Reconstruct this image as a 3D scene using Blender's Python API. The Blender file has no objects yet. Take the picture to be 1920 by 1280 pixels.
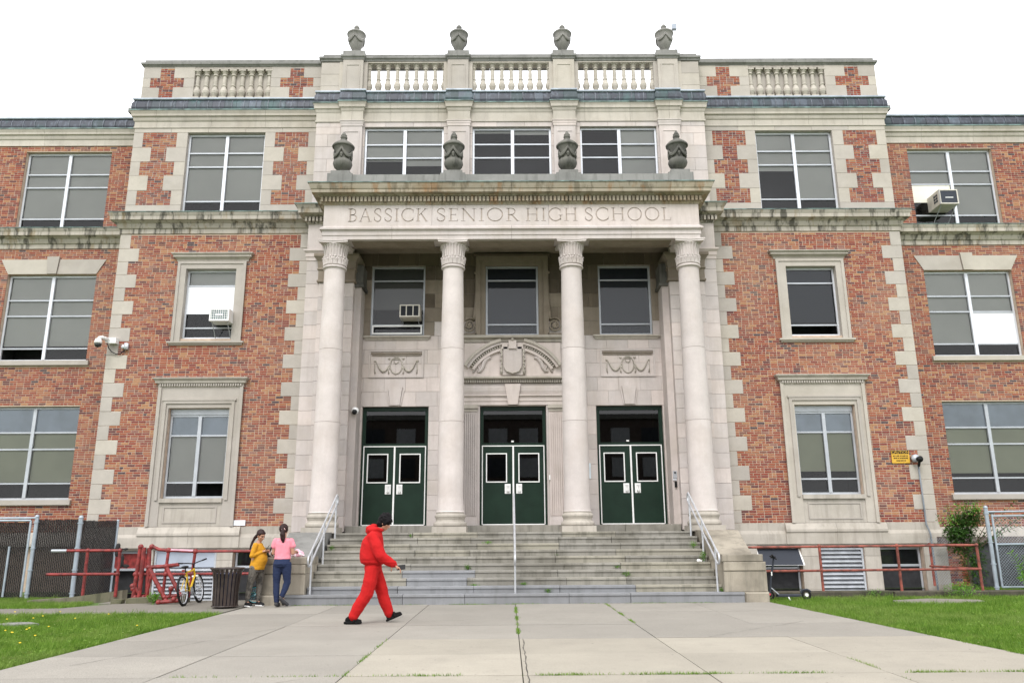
import bpy, bmesh, math, random
import numpy as np
from mathutils import Vector, Matrix, noise
random.seed(7)
R = math.radians
scene = bpy.context.scene
col = scene.collection

# ------------------------------------------------------------------ camera
cam_d = bpy.data.cameras.new('camera'); cam = bpy.data.objects.new('camera', cam_d); col.objects.link(cam)
PITCH, YAW, ROLL = 0.24327, 0.005709, -0.006475
fw = Vector((math.sin(YAW)*math.cos(PITCH), math.cos(YAW)*math.cos(PITCH), math.sin(PITCH)))
rt = Vector((math.cos(YAW), -math.sin(YAW), 0)); up = rt.cross(fw)
ca, sa = math.cos(ROLL), math.sin(ROLL)
rt, up = ca*rt + sa*up, -sa*rt + ca*up
mw = Matrix((rt, up, -fw)).transposed().to_4x4(); mw.translation = Vector((-0.123, 0, 1.32))
cam.matrix_world = mw
cam_d.sensor_width = 36; cam_d.lens = 1482.84/1920*36; cam_d.clip_end = 600; cam_d.clip_start = 0.1
scene.camera = cam

# ------------------------------------------------------------------ world, sun, exposure
w = bpy.data.worlds.new('World'); scene.world = w; w.use_nodes = True
nt = w.node_tree; bg = nt.nodes['Background']
sky = nt.nodes.new('ShaderNodeTexSky'); sky.sky_type = 'NISHITA'; sky.sun_disc = False
sky.sun_elevation = R(50); sky.sun_rotation = R(194); sky.dust_density = 4.0
geo = nt.nodes.new('ShaderNodeTexCoord'); sep = nt.nodes.new('ShaderNodeSeparateXYZ')
nt.links.new(geo.outputs['Generated'], sep.inputs[0])
mr = nt.nodes.new('ShaderNodeMapRange'); mr.inputs[1].default_value = 0; mr.inputs[2].default_value = 1
mr.inputs[3].default_value = 0; mr.inputs[4].default_value = 1
nt.links.new(sep.outputs['Z'], mr.inputs[0])
oc = nt.nodes.new('ShaderNodeMix'); oc.data_type = 'RGBA'            # overcast cloud layer, brighter overhead
oc.inputs['A'].default_value = (13.2, 13.3, 13.7, 1); oc.inputs['B'].default_value = (14.2, 14.3, 14.8, 1)
nt.links.new(mr.outputs[0], oc.inputs['Factor'])
mx = nt.nodes.new('ShaderNodeMix'); mx.data_type = 'RGBA'; mx.inputs['Factor'].default_value = 0.93
nt.links.new(sky.outputs[0], mx.inputs['A']); nt.links.new(oc.outputs['Result'], mx.inputs['B'])
nt.links.new(mx.outputs['Result'], bg.inputs['Color']); bg.inputs['Strength'].default_value = 0.12
sd = bpy.data.lights.new('sun', 'SUN'); sd.energy = 1.6; sd.angle = R(20); sd.color = (1.0, 0.98, 0.95)
so = bpy.data.objects.new('sun', sd); col.objects.link(so)
so.rotation_euler = Vector((0.24, 0.95, -1.16)).to_track_quat('-Z', 'Y').to_euler()
so.location = (-20, -30, 50)
scene.view_settings.view_transform = 'Standard'; scene.view_settings.look = 'None'
scene.view_settings.gamma = 1; scene.view_settings.use_curve_mapping = False
scene.view_settings.exposure = 0.40

# ------------------------------------------------------------------ materials
def newmat(name):
    m = bpy.data.materials.new(name); m.use_nodes = True
    return m, m.node_tree, m.node_tree.nodes['Principled BSDF']
def N(nt, typ, **k):
    n = nt.nodes.new(typ)
    for a, v in k.items(): setattr(n, a, v)
    return n
def noise_n(nt, vec, scale, detail=4, rough=.55, sc=None):
    if sc:
        mp = N(nt, 'ShaderNodeMapping'); mp.inputs['Scale'].default_value = sc
        nt.links.new(vec, mp.inputs[0]); vec = mp.outputs[0]
    n = N(nt, 'ShaderNodeTexNoise'); n.inputs['Scale'].default_value = scale
    n.inputs['Detail'].default_value = detail; n.inputs['Roughness'].default_value = rough
    nt.links.new(vec, n.inputs['Vector']); return n.outputs['Fac']
def ramp(nt, fac, stops):
    r = N(nt, 'ShaderNodeValToRGB'); e = r.color_ramp.elements
    while len(e) < len(stops): e.new(.5)
    for i, (p, c) in enumerate(stops):
        e[i].position = p; e[i].color = (*c, 1) if len(c) == 3 else c
    nt.links.new(fac, r.inputs[0]); return r.outputs[0]
def mixc(nt, f, a, b, mode='MIX'):
    m = N(nt, 'ShaderNodeMix'); m.data_type = 'RGBA'; m.blend_type = mode
    for k, v in (('Factor', f), ('A', a), ('B', b)):
        if isinstance(v, (int, float)): m.inputs[k].default_value = v
        elif isinstance(v, tuple): m.inputs[k].default_value = (*v, 1) if len(v) == 3 else v
        else: nt.links.new(v, m.inputs[k])
    return m.outputs['Result']
def math_n(nt, op, a, b=0.0, clamp=False):
    m = N(nt, 'ShaderNodeMath', operation=op); m.use_clamp = clamp
    for i, v in enumerate((a, b)):
        if isinstance(v, (int, float)): m.inputs[i].default_value = v
        else: nt.links.new(v, m.inputs[i])
    return m.outputs[0]
def bump(nt, p, h, s, d=.01):
    b = N(nt, 'ShaderNodeBump'); b.inputs['Strength'].default_value = s; b.inputs['Distance'].default_value = d
    nt.links.new(h, b.inputs['Height']); nt.links.new(b.outputs[0], p.inputs['Normal'])
def pos(nt): return N(nt, 'ShaderNodeNewGeometry').outputs['Position']
def plain(name, c, rough=.6, metal=0.0, var=.12, scale=6, spec=.5, bmp=0.0):
    m, nt, p = newmat(name); ps = N(nt, 'ShaderNodeTexCoord').outputs['Object']
    n = noise_n(nt, ps, scale)
    d = tuple(x*(1-var) for x in c); b = tuple(min(1, x*(1+var)) for x in c)
    nt.links.new(ramp(nt, n, [(.35, d), (.65, b)]), p.inputs['Base Color'])
    p.inputs['Roughness'].default_value = rough; p.inputs['Metallic'].default_value = metal
    p.inputs['Specular IOR Level'].default_value = spec
    if bmp: bump(nt, p, noise_n(nt, ps, scale*8), bmp)
    return m
def stone(name, c, stain=(.16, .14, .10), stain_amt=0.3, streak=0.0, streak_c=(.05, .05, .045), tone=.10, tint=None, rough=.85, drip2=None):
    """limestone: tone differs block to block, mottled, blotchy stains and vertical drip streaks"""
    m, nt, p = newmat(name); ps = pos(nt)
    oi = N(nt, 'ShaderNodeObjectInfo').outputs['Random']
    a = tuple(x*(1-tone) for x in c); b = tuple(x*(1+tone) for x in c)
    if tint: b = tuple(x*y for x, y in zip(b, tint))
    base = ramp(nt, oi, [(0, a), (.5, c), (1, b)])
    n1 = noise_n(nt, ps, 2.2, 6, .65)
    base = mixc(nt, .55, base, ramp(nt, n1, [(.3, (.72,.72,.72)), (.7, (1,1,1))]), 'MULTIPLY')
    n2 = noise_n(nt, ps, 45, 3, .7)
    base = mixc(nt, .35, base, ramp(nt, n2, [(.3, (.78,.78,.78)), (.7, (1.0,1.0,1.0))]), 'MULTIPLY')
    if stain_amt:
        n3 = noise_n(nt, ps, .9, 5, .6)
        f = ramp(nt, n3, [(.48, (0,0,0)), (.72, (stain_amt,)*3)])
        base = mixc(nt, f, base, stain)
    if streak:
        n4 = noise_n(nt, ps, 1, 5, .65, sc=(5.5, 5.5, .55))
        f = ramp(nt, n4, [(.50, (0,0,0)), (.62, (streak,)*3)])
        base = mixc(nt, f, base, streak_c)
    if drip2:
        n5 = noise_n(nt, ps, 1.3, 4, .6, sc=(3.1, 3.1, .8))
        f = ramp(nt, n5, [(.56, (0,0,0)), (.68, (.6,)*3)])
        base = mixc(nt, f, base, drip2)
    nt.links.new(base, p.inputs['Base Color']); p.inputs['Roughness'].default_value = rough
    p.inputs['Specular IOR Level'].default_value = .25
    bump(nt, p, n2, .25, .006)
    return m
MT = {}
MT['bay'] = stone('bay_limestone', (.47, .43, .385), stain=(.30,.265,.21), stain_amt=.35, tone=.10, tint=(1,1.0,.96))
MT['bays'] = stone('bay_limestone_streaked', (.48, .44, .385), stain=(.28,.25,.20), stain_amt=.5, streak=.30, streak_c=(.20,.18,.15), tone=.08)
MT['ctr'] = stone('entrance_limestone', (.58, .525, .50), stain=(.42,.365,.31), stain_amt=.5, streak=.2, streak_c=(.33,.28,.24), tone=.10, tint=(1,.97,.95))
MT['column'] = stone('column_limestone', (.61, .553, .525), stain=(.44,.38,.34), stain_amt=.55, streak=.12, streak_c=(.42,.36,.32), tone=.06)
MT['corn'] = stone('cornice_limestone', (.47, .43, .37), stain=(.24,.21,.16), stain_amt=.6, streak=.85, streak_c=(.055,.052,.042), tone=.10, drip2=(.23,.17,.09))
MT['cornt'] = stone('top_cornice_limestone', (.50, .46, .40), stain=(.32,.28,.22), stain_amt=.45, streak=.2, streak_c=(.2,.18,.15), tone=.06)
MT['porchc'] = stone('porch_cornice_limestone', (.42, .37, .29), stain=(.25,.17,.095), stain_amt=.9, streak=.55, streak_c=(.10,.08,.05), tone=.12, drip2=(.30,.16,.07))
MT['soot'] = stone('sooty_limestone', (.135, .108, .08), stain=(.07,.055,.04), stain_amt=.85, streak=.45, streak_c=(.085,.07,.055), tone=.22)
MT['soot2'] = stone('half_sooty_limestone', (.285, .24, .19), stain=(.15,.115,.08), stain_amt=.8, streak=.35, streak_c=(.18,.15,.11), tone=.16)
MT['grey'] = stone('grey_weathered_stone', (.27, .265, .25), stain=(.13,.13,.12), stain_amt=.6, streak=.4, streak_c=(.11,.11,.10), tone=.08)
MT['urn'] = stone('urn_stone_dark', (.17, .165, .145), stain=(.055,.055,.05), stain_amt=.9, streak=.6, streak_c=(.045,.045,.04), tone=.05)
MT['urn2'] = stone('urn_stone_grey', (.29, .28, .26), stain=(.10,.10,.09), stain_amt=.7, streak=.3, streak_c=(.08,.08,.07), tone=.05)
MT['step'] = stone('weathered_step_stone', (.31, .295, .26), stain=(.15,.14,.115), stain_amt=.9, streak=.38, streak_c=(.085,.08,.06), tone=.12, tint=(1,.98,.9))
MT['granite'] = stone('grey_granite', (.27, .275, .285), stain=(.15,.15,.15), stain_amt=.5, streak=.15, tone=.06)
MT['pier'] = stone('pier_stone', (.37, .33, .265), stain=(.13,.115,.09), stain_amt=.85, streak=.35, streak_c=(.12,.11,.09), tone=.15)
MT['mortar'] = plain('mortar', (.48, .37, .285), .9, scale=8, var=.12)
MT['joint'] = plain('stone_joint', (.40, .36, .32), .9, scale=8, var=.15)
MT['groove'] = plain('engraved_groove', (.43, .37, .32), .9, scale=8, var=.25)  # letter beds, somewhat darker than the frieze stone
MT['dark'] = plain('dark_interior', (.018, .018, .020), .9, var=.3)
MT['alu'] = plain('aluminium_frame', (.62, .64, .68), .38, .25, var=.05, scale=3)
MT['alud'] = plain('dull_aluminium_frame', (.42, .44, .47), .45, .3, var=.08, scale=3)
MT['white'] = plain('white_paint', (.80, .80, .79), .45, var=.04)
MT['green'] = plain('green_door_paint', (.009, .024, .015), .42, var=.15, scale=2, spec=.2)
MT['blind'] = plain('grey_roller_blind', (.50, .485, .46), .85, var=.05, scale=.8)
MT['blindd'] = plain('dark_roller_blind', (.028, .033, .045), .8, var=.1, scale=.8)
MT['blindb'] = plain('brown_grey_blind', (.095, .093, .088), .8, var=.1, scale=.8)
MT['blindg'] = plain('cream_blind', (.40, .40, .30), .85, var=.08, scale=.8)
MT['blindw'] = plain('white_panel', (.74, .76, .80), .6, var=.01, scale=.8)
MT['sky_bluish'] = plain('sky_reflection_and_blue_paint', (.36, .40, .47), .35, var=.14, scale=1.5)  # sky reflection of the first floor transoms as colour; plain bluish paint elsewhere
MT['louver'] = plain('galvanised_louver', (.46, .48, .51), .42, .3, var=.15, scale=5)
MT['red'] = plain('red_rail_paint', (.20, .022, .020), .5, var=.45, scale=9, bmp=.2)
MT['rust'] = plain('rusty_red_rail_paint', (.21, .055, .038), .65, var=.5, scale=7, bmp=.3)
MT['wire'] = plain('fence_wire', (.10,.105,.11), .5, .3)
MT['galv'] = plain('galvanised_steel', (.36, .41, .46), .42, .45, var=.12, scale=6)
MT['railg'] = plain('grey_handrail_paint', (.50, .51, .53), .35, .35, var=.1, scale=6)
MT['black'] = plain('black_rubber', (.009, .009, .010), .6, var=.2, spec=.25)
MT['concd'] = stone('dark_kerb_concrete', (.085, .075, .055), stain=(.03,.04,.015), stain_amt=.85, streak=.5, streak_c=(.03,.03,.02), tone=.1)  # right kerbs: darker concrete than the left ones, greenish blotches
MT['conc'] = stone('mossy_kerb_concrete', (.22, .20, .145), stain=(.07,.08,.03), stain_amt=.85, streak=.5, streak_c=(.05,.05,.035), tone=.1)

def copper():
    m, nt, p = newmat('weathered_copper'); ps = pos(nt)
    oi = N(nt, 'ShaderNodeObjectInfo').outputs['Random']
    base = ramp(nt, oi, [(0, (.028,.032,.044)), (.6, (.045,.050,.066)), (.85, (.032,.05,.055)), (1, (.075,.09,.115))])
    n = noise_n(nt, ps, 1, 6, .7, sc=(7, 7, 3))
    base = mixc(nt, ramp(nt, n, [(.52, (0,0,0)), (.72, (.6,)*3)]), base, (.17, .20, .25))
    n2 = noise_n(nt, ps, 1.1, 5, .7)
    base = mixc(nt, ramp(nt, n2, [(.55, (0,0,0)), (.68, (.5,)*3)]), base, (.05, .12, .115))
    nt.links.new(base, p.inputs['Base Color']); p.inputs['Roughness'].default_value = .5; p.inputs['Metallic'].default_value = .15
    return m
MT['copper'] = copper()
MT['seam'] = plain('dull_seam', (.09,.10,.12), .5, .1, var=.5, scale=5)
MT['lip'] = plain('lead_flashing', (.30, .34, .39), .5, .1, var=.2, scale=3)
MT['verd'] = plain('verdigris_flashing', (.10, .15, .135), .55, .1, var=.6, scale=4)

def brickmat(name, src):
    m, nt, p = newmat(name); ps = pos(nt)
    if src == 'attr':
        a = N(nt, 'ShaderNodeAttribute'); a.attribute_name = 'bc'; fac = a.outputs['Fac']
    else: fac = N(nt, 'ShaderNodeObjectInfo').outputs['Random']
    r = N(nt, 'ShaderNodeValToRGB'); r.color_ramp.interpolation = 'CONSTANT'
    cs = [(0, (.13,.05,.05)), (.07, (.21,.055,.045)), (.20, (.27,.068,.044)), (.36, (.32,.10,.056)), (.52, (.35,.145,.078)), (.66, (.29,.105,.065)),
          (.77, (.40,.20,.10)), (.86, (.26,.125,.10)), (.92, (.20,.085,.065)), (.975, (.085,.06,.068))]
    e = r.color_ramp.elements
    while len(e) < len(cs): e.new(.5)
    for i, (q, c) in enumerate(cs): e[i].position = q; e[i].color = (*c, 1)
    nt.links.new(fac, r.inputs[0])
    n = noise_n(nt, ps, 30, 3, .6)
    c = mixc(nt, .5, r.outputs[0], ramp(nt, n, [(.3, (.7,.7,.7)), (.7, (1.0,1.0,1.0))]), 'MULTIPLY')
    n2 = noise_n(nt, ps, .5, 4, .6)
    c = mixc(nt, ramp(nt, n2, [(.45, (0,0,0)), (.75, (.25,)*3)]), c, (.42, .30, .22))
    nt.links.new(c, p.inputs['Base Color']); p.inputs['Roughness'].default_value = .85; p.inputs['Specular IOR Level'].default_value = .25
    return m
MT['brick'] = brickmat('brick_faces', 'attr'); MT['brick1'] = brickmat('brick_single', 'obj')

def glassmat(name, tint, refl=1.0, rough=.03):
    m = bpy.data.materials.new(name); m.use_nodes = True; nt = m.node_tree; nt.nodes.clear()
    o = N(nt, 'ShaderNodeOutputMaterial'); t = N(nt, 'ShaderNodeBsdfTransparent'); g = N(nt, 'ShaderNodeBsdfGlossy')
    t.inputs[0].default_value = (*tint, 1); g.inputs['Roughness'].default_value = rough
    f = N(nt, 'ShaderNodeFresnel'); f.inputs['IOR'].default_value = 1.5
    ff = math_n(nt, 'MULTIPLY', f.outputs[0], refl, True)
    mm = N(nt, 'ShaderNodeMixShader'); nt.links.new(ff, mm.inputs[0]); nt.links.new(t.outputs[0], mm.inputs[1]); nt.links.new(g.outputs[0], mm.inputs[2])
    nt.links.new(mm.outputs[0], o.inputs[0]); return m
MT['glass'] = glassmat('window_glass', (.88, .90, .90), 1.0, 0.0)
MT['doorglass'] = glassmat('door_glass', (.30, .31, .31), 1.3, 0.0)

# ------------------------------------------------------------------ mesh helpers
class M:
    def __init__(s): s.v = []; s.f = []; s.c = []; s.smooth = False
    def add(s, vs, fs, c=None):
        k = len(s.v); s.v += [tuple(v) for v in vs]; s.f += [tuple(i+k for i in f) for f in fs]
        if c is not None: s.c += [c]*len(fs)
        return s
    def box(s, x0, x1, y0, y1, z0, z1, c=None):
        if x0 > x1: x0, x1 = x1, x0
        if y0 > y1: y0, y1 = y1, y0
        if z0 > z1: z0, z1 = z1, z0
        return s.add([(x0,y0,z0),(x1,y0,z0),(x1,y1,z0),(x0,y1,z0),(x0,y0,z1),(x1,y0,z1),(x1,y1,z1),(x0,y1,z1)],
              [(0,3,2,1),(4,5,6,7),(0,1,5,4),(1,2,6,5),(2,3,7,6),(3,0,4,7)], c)
    def slab(s, x0, x1, y0, y1, z0, z1, b=.003, c=None):   # front-chamfered block, open at the back
        return s.add([(x0+b,y0,z0+b),(x1-b,y0,z0+b),(x1-b,y0,z1-b),(x0+b,y0,z1-b),(x0,y0+b,z0),(x1,y0+b,z0),(x1,y0+b,z1),(x0,y0+b,z1),
                      (x0,y1,z0),(x1,y1,z0),(x1,y1,z1),(x0,y1,z1)],
              [(0,1,2,3),(0,4,5,1),(1,5,6,2),(2,6,7,3),(3,7,4,0),(4,8,9,5),(5,9,10,6),(6,10,11,7),(7,11,8,4)], c)
    def prism(s, poly, y0, y1):            # polygon in x,z (counter-clockwise seen from -y)
        n = len(poly)
        vs = [(x, y0, z) for x, z in poly] + [(x, y1, z) for x, z in poly]
        return s.add(vs, [tuple(range(n)), tuple(range(2*n-1, n-1, -1))] + [(i, n+i, n+(i+1) % n, (i+1) % n) for i in range(n)])
    def zprism(s, poly, z0, z1):           # polygon in x,y
        n = len(poly)
        vs = [(x, y, z0) for x, y in poly] + [(x, y, z1) for x, y in poly]
        return s.add(vs, [tuple(range(n-1, -1, -1)), tuple(range(n, 2*n))] + [(i, (i+1) % n, n+(i+1) % n, n+i) for i in range(n)])
    def tube(s, pts, r, n=8, cap=True):
        pts = [Vector(p) for p in pts]; rs = r if isinstance(r, (list, tuple)) else [r]*len(pts)
        rings = []; prev = None
        for i, p in enumerate(pts):
            d = (pts[min(i+1, len(pts)-1)] - pts[max(i-1, 0)]).normalized()
            if prev is None:
                a = d.cross(Vector((0, 0, 1)));
                if a.length < .1: a = d.cross(Vector((0, 1, 0)))
            else: a = prev - d*prev.dot(d)
            a.normalize(); prev = a; b = d.cross(a)
            rings.append([p + (a*math.cos(t) + b*math.sin(t))*rs[i] for t in [2*math.pi*j/n for j in range(n)]])
        vs = [v for g in rings for v in g]; fs = []
        for i in range(len(rings)-1):
            for j in range(n): fs.append((i*n+j, i*n+(j+1) % n, (i+1)*n+(j+1) % n, (i+1)*n+j))
        if cap: fs += [tuple(range(n-1, -1, -1)), tuple(range((len(rings)-1)*n, len(rings)*n))]
        return s.add(vs, fs)
    def lathe(s, prof, c=(0, 0, 0), n=24, mod=None, a0=0, a1=2*math.pi):
        full = abs(a1-a0-2*math.pi) < 1e-6; m = n if full else n+1
        vs = []
        for i, (r, z) in enumerate(prof):
            for j in range(m):
                t = a0 + (a1-a0)*j/n; q = r*(mod(i, t) if mod else 1)
                vs.append((c[0]+q*math.cos(t), c[1]+q*math.sin(t), c[2]+z))
        fs = []
        for i in range(len(prof)-1):
            for j in range(n): fs.append((i*m+j, i*m+(j+1) % m, (i+1)*m+(j+1) % m, (i+1)*m+j))
        if full: fs += [tuple(range(m-1, -1, -1)), tuple(range((len(prof)-1)*m, len(prof)*m))]
        return s.add(vs, fs)
    def ball(s, c, r, n=10, sc=(1, 1, 1)):
        prof = [(max(math.sin(math.pi*i/n), 1e-3)*r, -math.cos(math.pi*i/n)*r) for i in range(n+1)]
        k = len(s.v); s.lathe(prof, (0, 0, 0), n*2)
        s.v[k:] = [(c[0]+x*sc[0], c[1]+y*sc[1], c[2]+z*sc[2]) for x, y, z in s.v[k:]]
        return s
    def mesh(s, name, mat):
        me = bpy.data.meshes.new(name); me.from_pydata(s.v, [], s.f)
        if s.c:
            a = me.attributes.new('bc', 'FLOAT', 'FACE'); a.data.foreach_set('value', s.c)
        if s.smooth: me.polygons.foreach_set('use_smooth', [True]*len(me.polygons))
        if mat: me.materials.append(mat)
        me.update(); return me
def link(name, me, parent=None, loc=None, inv=True):
    o = bpy.data.objects.new(name, me); col.objects.link(o)
    if loc is not None: o.location = loc
    if parent is not None:
        o.parent = parent
        if inv: o.matrix_parent_inverse = Matrix.Translation(-Vector(parent.location)) if parent.type == 'EMPTY' else Matrix.Identity(4)
    return o
def part(name, m, mat, parent=None, label=None, inv=True, stuff=False):
    o = link(name, m.mesh(name, MT[mat] if isinstance(mat, str) else mat), parent, inv=inv)
    if label: o['label'] = label
    if stuff: o['kind'] = 'stuff'
    return o
def struct(name, m, mat):
    o = part(name, m, mat); o['kind'] = 'structure'; return o
def thing(name, label, cat, loc=(0, 0, 0), group=None):
    o = bpy.data.objects.new(name, None); col.objects.link(o); o.location = loc; o.empty_display_size = .2
    o['label'] = label; o['category'] = cat
    if group: o['group'] = group
    return o
def tag(o, label, cat, group=None):
    o['label'] = label; o['category'] = cat
    if group: o['group'] = group
    return o
def copy_tree(o, loc=None, parent=None):
    c = o.copy(); col.objects.link(c)
    if parent: c.parent = parent
    if loc is not None: c.location = loc
    for ch in [x for x in scene.objects if x.parent == o]: copy_tree(ch, None, c)
    return c
def sweep(path, prof, m=None, cap=True):
    """profile [(out,z)] swept along plan path [(x,y)]; outwards is to the right of travel"""
    m = m or M(); P = [Vector(p) for p in path]; n = len(P); k = len(prof)
    ds = [(P[i+1]-P[i]).normalized() for i in range(n-1)]; ns = [Vector((d.y, -d.x)) for d in ds]
    vs = []
    for i in range(n):
        a = ns[max(i-1, 0)]; b = ns[min(i, n-2)]; o = (a+b)/(1+a.dot(b))
        for (q, z) in prof: vs.append((P[i].x+o.x*q, P[i].y+o.y*q, z))
    fs = []
    for i in range(n-1):
        for j in range(k-1): fs.append((i*k+j, (i+1)*k+j, (i+1)*k+j+1, i*k+j+1))
        fs.append((i*k+k-1, (i+1)*k+k-1, (i+1)*k, i*k))
    if cap: fs += [tuple(range(k)), tuple(range(n*k-1, (n-1)*k-1, -1))]
    return m.add(vs, fs)
def split_path(path, L, gap=.006, phase=0):
    """cut a plan path into pieces about L long (corners stay inside a piece)"""
    P = [Vector(p) for p in path]; seg = [(P[i+1]-P[i]).length for i in range(len(P)-1)]
    tot = sum(seg); cum = [0]
    for q in seg: cum.append(cum[-1]+q)
    cuts = [0]; n = max(1, round(tot/L))
    for i in range(1, n):
        c = tot*i/n
        for cc in cum[1:-1]:
            if abs(c-cc) < .25: c = cc+.3 if c >= cc else cc-.3
        if c > cuts[-1]+.15: cuts.append(c)
    cuts.append(tot)
    def at(t):
        for i, q in enumerate(seg):
            if t <= cum[i+1]+1e-9: return P[i]+(P[i+1]-P[i])*((t-cum[i])/q)
        return P[-1]
    out = []
    for a, b in zip(cuts[:-1], cuts[1:]):
        a2 = a+(gap/2 if a > 0 else 0); b2 = b-(gap/2 if b < tot else 0)
        out.append([tuple(at(a2))] + [tuple(P[i]) for i in range(1, len(P)-1) if a2 < cum[i] < b2] + [tuple(at(b2))])
    return out
def cornice(name, path, prof, mat, L=1.6, parent=None, back=.0):
    for pc in split_path(path, L): part(name, sweep(pc, prof), mat, parent)
def iv_sub(iv, a, b):
    out = []
    for p, q in iv:
        if b <= p or a >= q: out.append((p, q)); continue
        if a > p: out.append((p, a))
        if b < q: out.append((b, q))
    return out
def intervals(inc, exc, z0, z1, eps=.012):
    iv = []
    for (a, b, c, d) in inc:
        if c < z1-eps and d > z0+eps: iv.append((a, b))
    iv.sort(); mg = []
    for a, b in iv:
        if mg and a <= mg[-1][1]+1e-6: mg[-1] = (mg[-1][0], max(b, mg[-1][1]))
        else: mg.append((a, b))
    for (a, b, c, d) in exc:
        if c < z1-eps and d > z0+eps: mg = iv_sub(mg, a, b)
    return mg
def mirror(rs): return [(-b, -a, c, d) for a, b, c, d in rs]
def wall(inc, holes, Y, depth, m=None):
    """flat wall with real openings and reveals"""
    m = m or M()
    xs = sorted({v for r in inc+holes for v in r[:2]}); zs = sorted({v for r in inc+holes for v in r[2:]})
    inr = lambda x, z, rs: any(a < x < b and c < z < d for a, b, c, d in rs)
    for i in range(len(xs)-1):
        for j in range(len(zs)-1):
            x, z = (xs[i]+xs[i+1])/2, (zs[j]+zs[j+1])/2
            if inr(x, z, inc) and not inr(x, z, holes):
                m.add([(xs[i],Y,zs[j]),(xs[i+1],Y,zs[j]),(xs[i+1],Y,zs[j+1]),(xs[i],Y,zs[j+1])], [(0,1,2,3)])
    for a, b, c, d in holes:
        m.add([(a,Y,c),(b,Y,c),(b,Y,d),(a,Y,d),(a,Y+depth,c),(b,Y+depth,c),(b,Y+depth,d),(a,Y+depth,d)],
              [(0,4,5,1),(1,5,6,2),(2,6,7,3),(3,7,4,0)])
    return m

# ================================================================== THE SCHOOL
school = thing('school_building', 'three storey red brick and pale limestone high school with a four column entrance porch', 'building', (0, 21.8, 0))
YB, YW, YC, YD, YE = 21.8, 22.8, 21.2, 21.9, 19.85
YPB = 21.75
HC = .0664
ALLB = []      # every brick (x0,x1,z0,z1,Y)
def lay(inc, exc, Y, z0, z1, off=0):
    n = round((z1-z0)/HC); h = (z1-z0)/n; rnd = random.Random(int(Y*10)+off)
    for k in range(n):
        a, b = z0+k*h, z0+(k+1)*h
        for p, q in intervals(inc, exc, a, b):
            x = p + (0 if k % 2 else 0); first = True
            while x < q-.02:
                L = .19 if rnd.random() > .32 else .087
                if first and k % 2: L = .087; 
                first = False
                e = min(x+L, q)
                if q-e < .035: e = q
                ALLB.append((x, e, a+.0085, b-.0085, Y)); x = e+.017
GAP = .006
NBLK = [0]
def blocks(name, inc, exc, Y, zs, L, mat, depth=.05, off=.5, seed=1, pick=None, ex=.0):
    rnd = random.Random(seed)
    for k in range(len(zs)-1):
        a, b = zs[k], zs[k+1]
        for p, q in intervals(inc, exc, a, b):
            n = max(1, round((q-p)/L)); cuts = [p+(q-p)*(i/n) for i in range(n+1)]
            if n > 1 and k % 2:
                sh = (q-p)/n*off; cuts = [p]+[c+sh for c in cuts[:-1]][:n]+[q]
                cuts = sorted(set(cuts))
            for c0, c1 in zip(cuts[:-1], cuts[1:]):
                if c1-c0 < .04: continue
                mt = pick((c0+c1)/2, (a+b)/2, rnd) if pick else mat
                m = M().slab(c0+GAP/2, c1-GAP/2, Y-ex*rnd.random(), Y+depth, a+GAP/2, b-GAP/2)
                NBLK[0] += 1
                part(name, m, mt, school)

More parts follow.
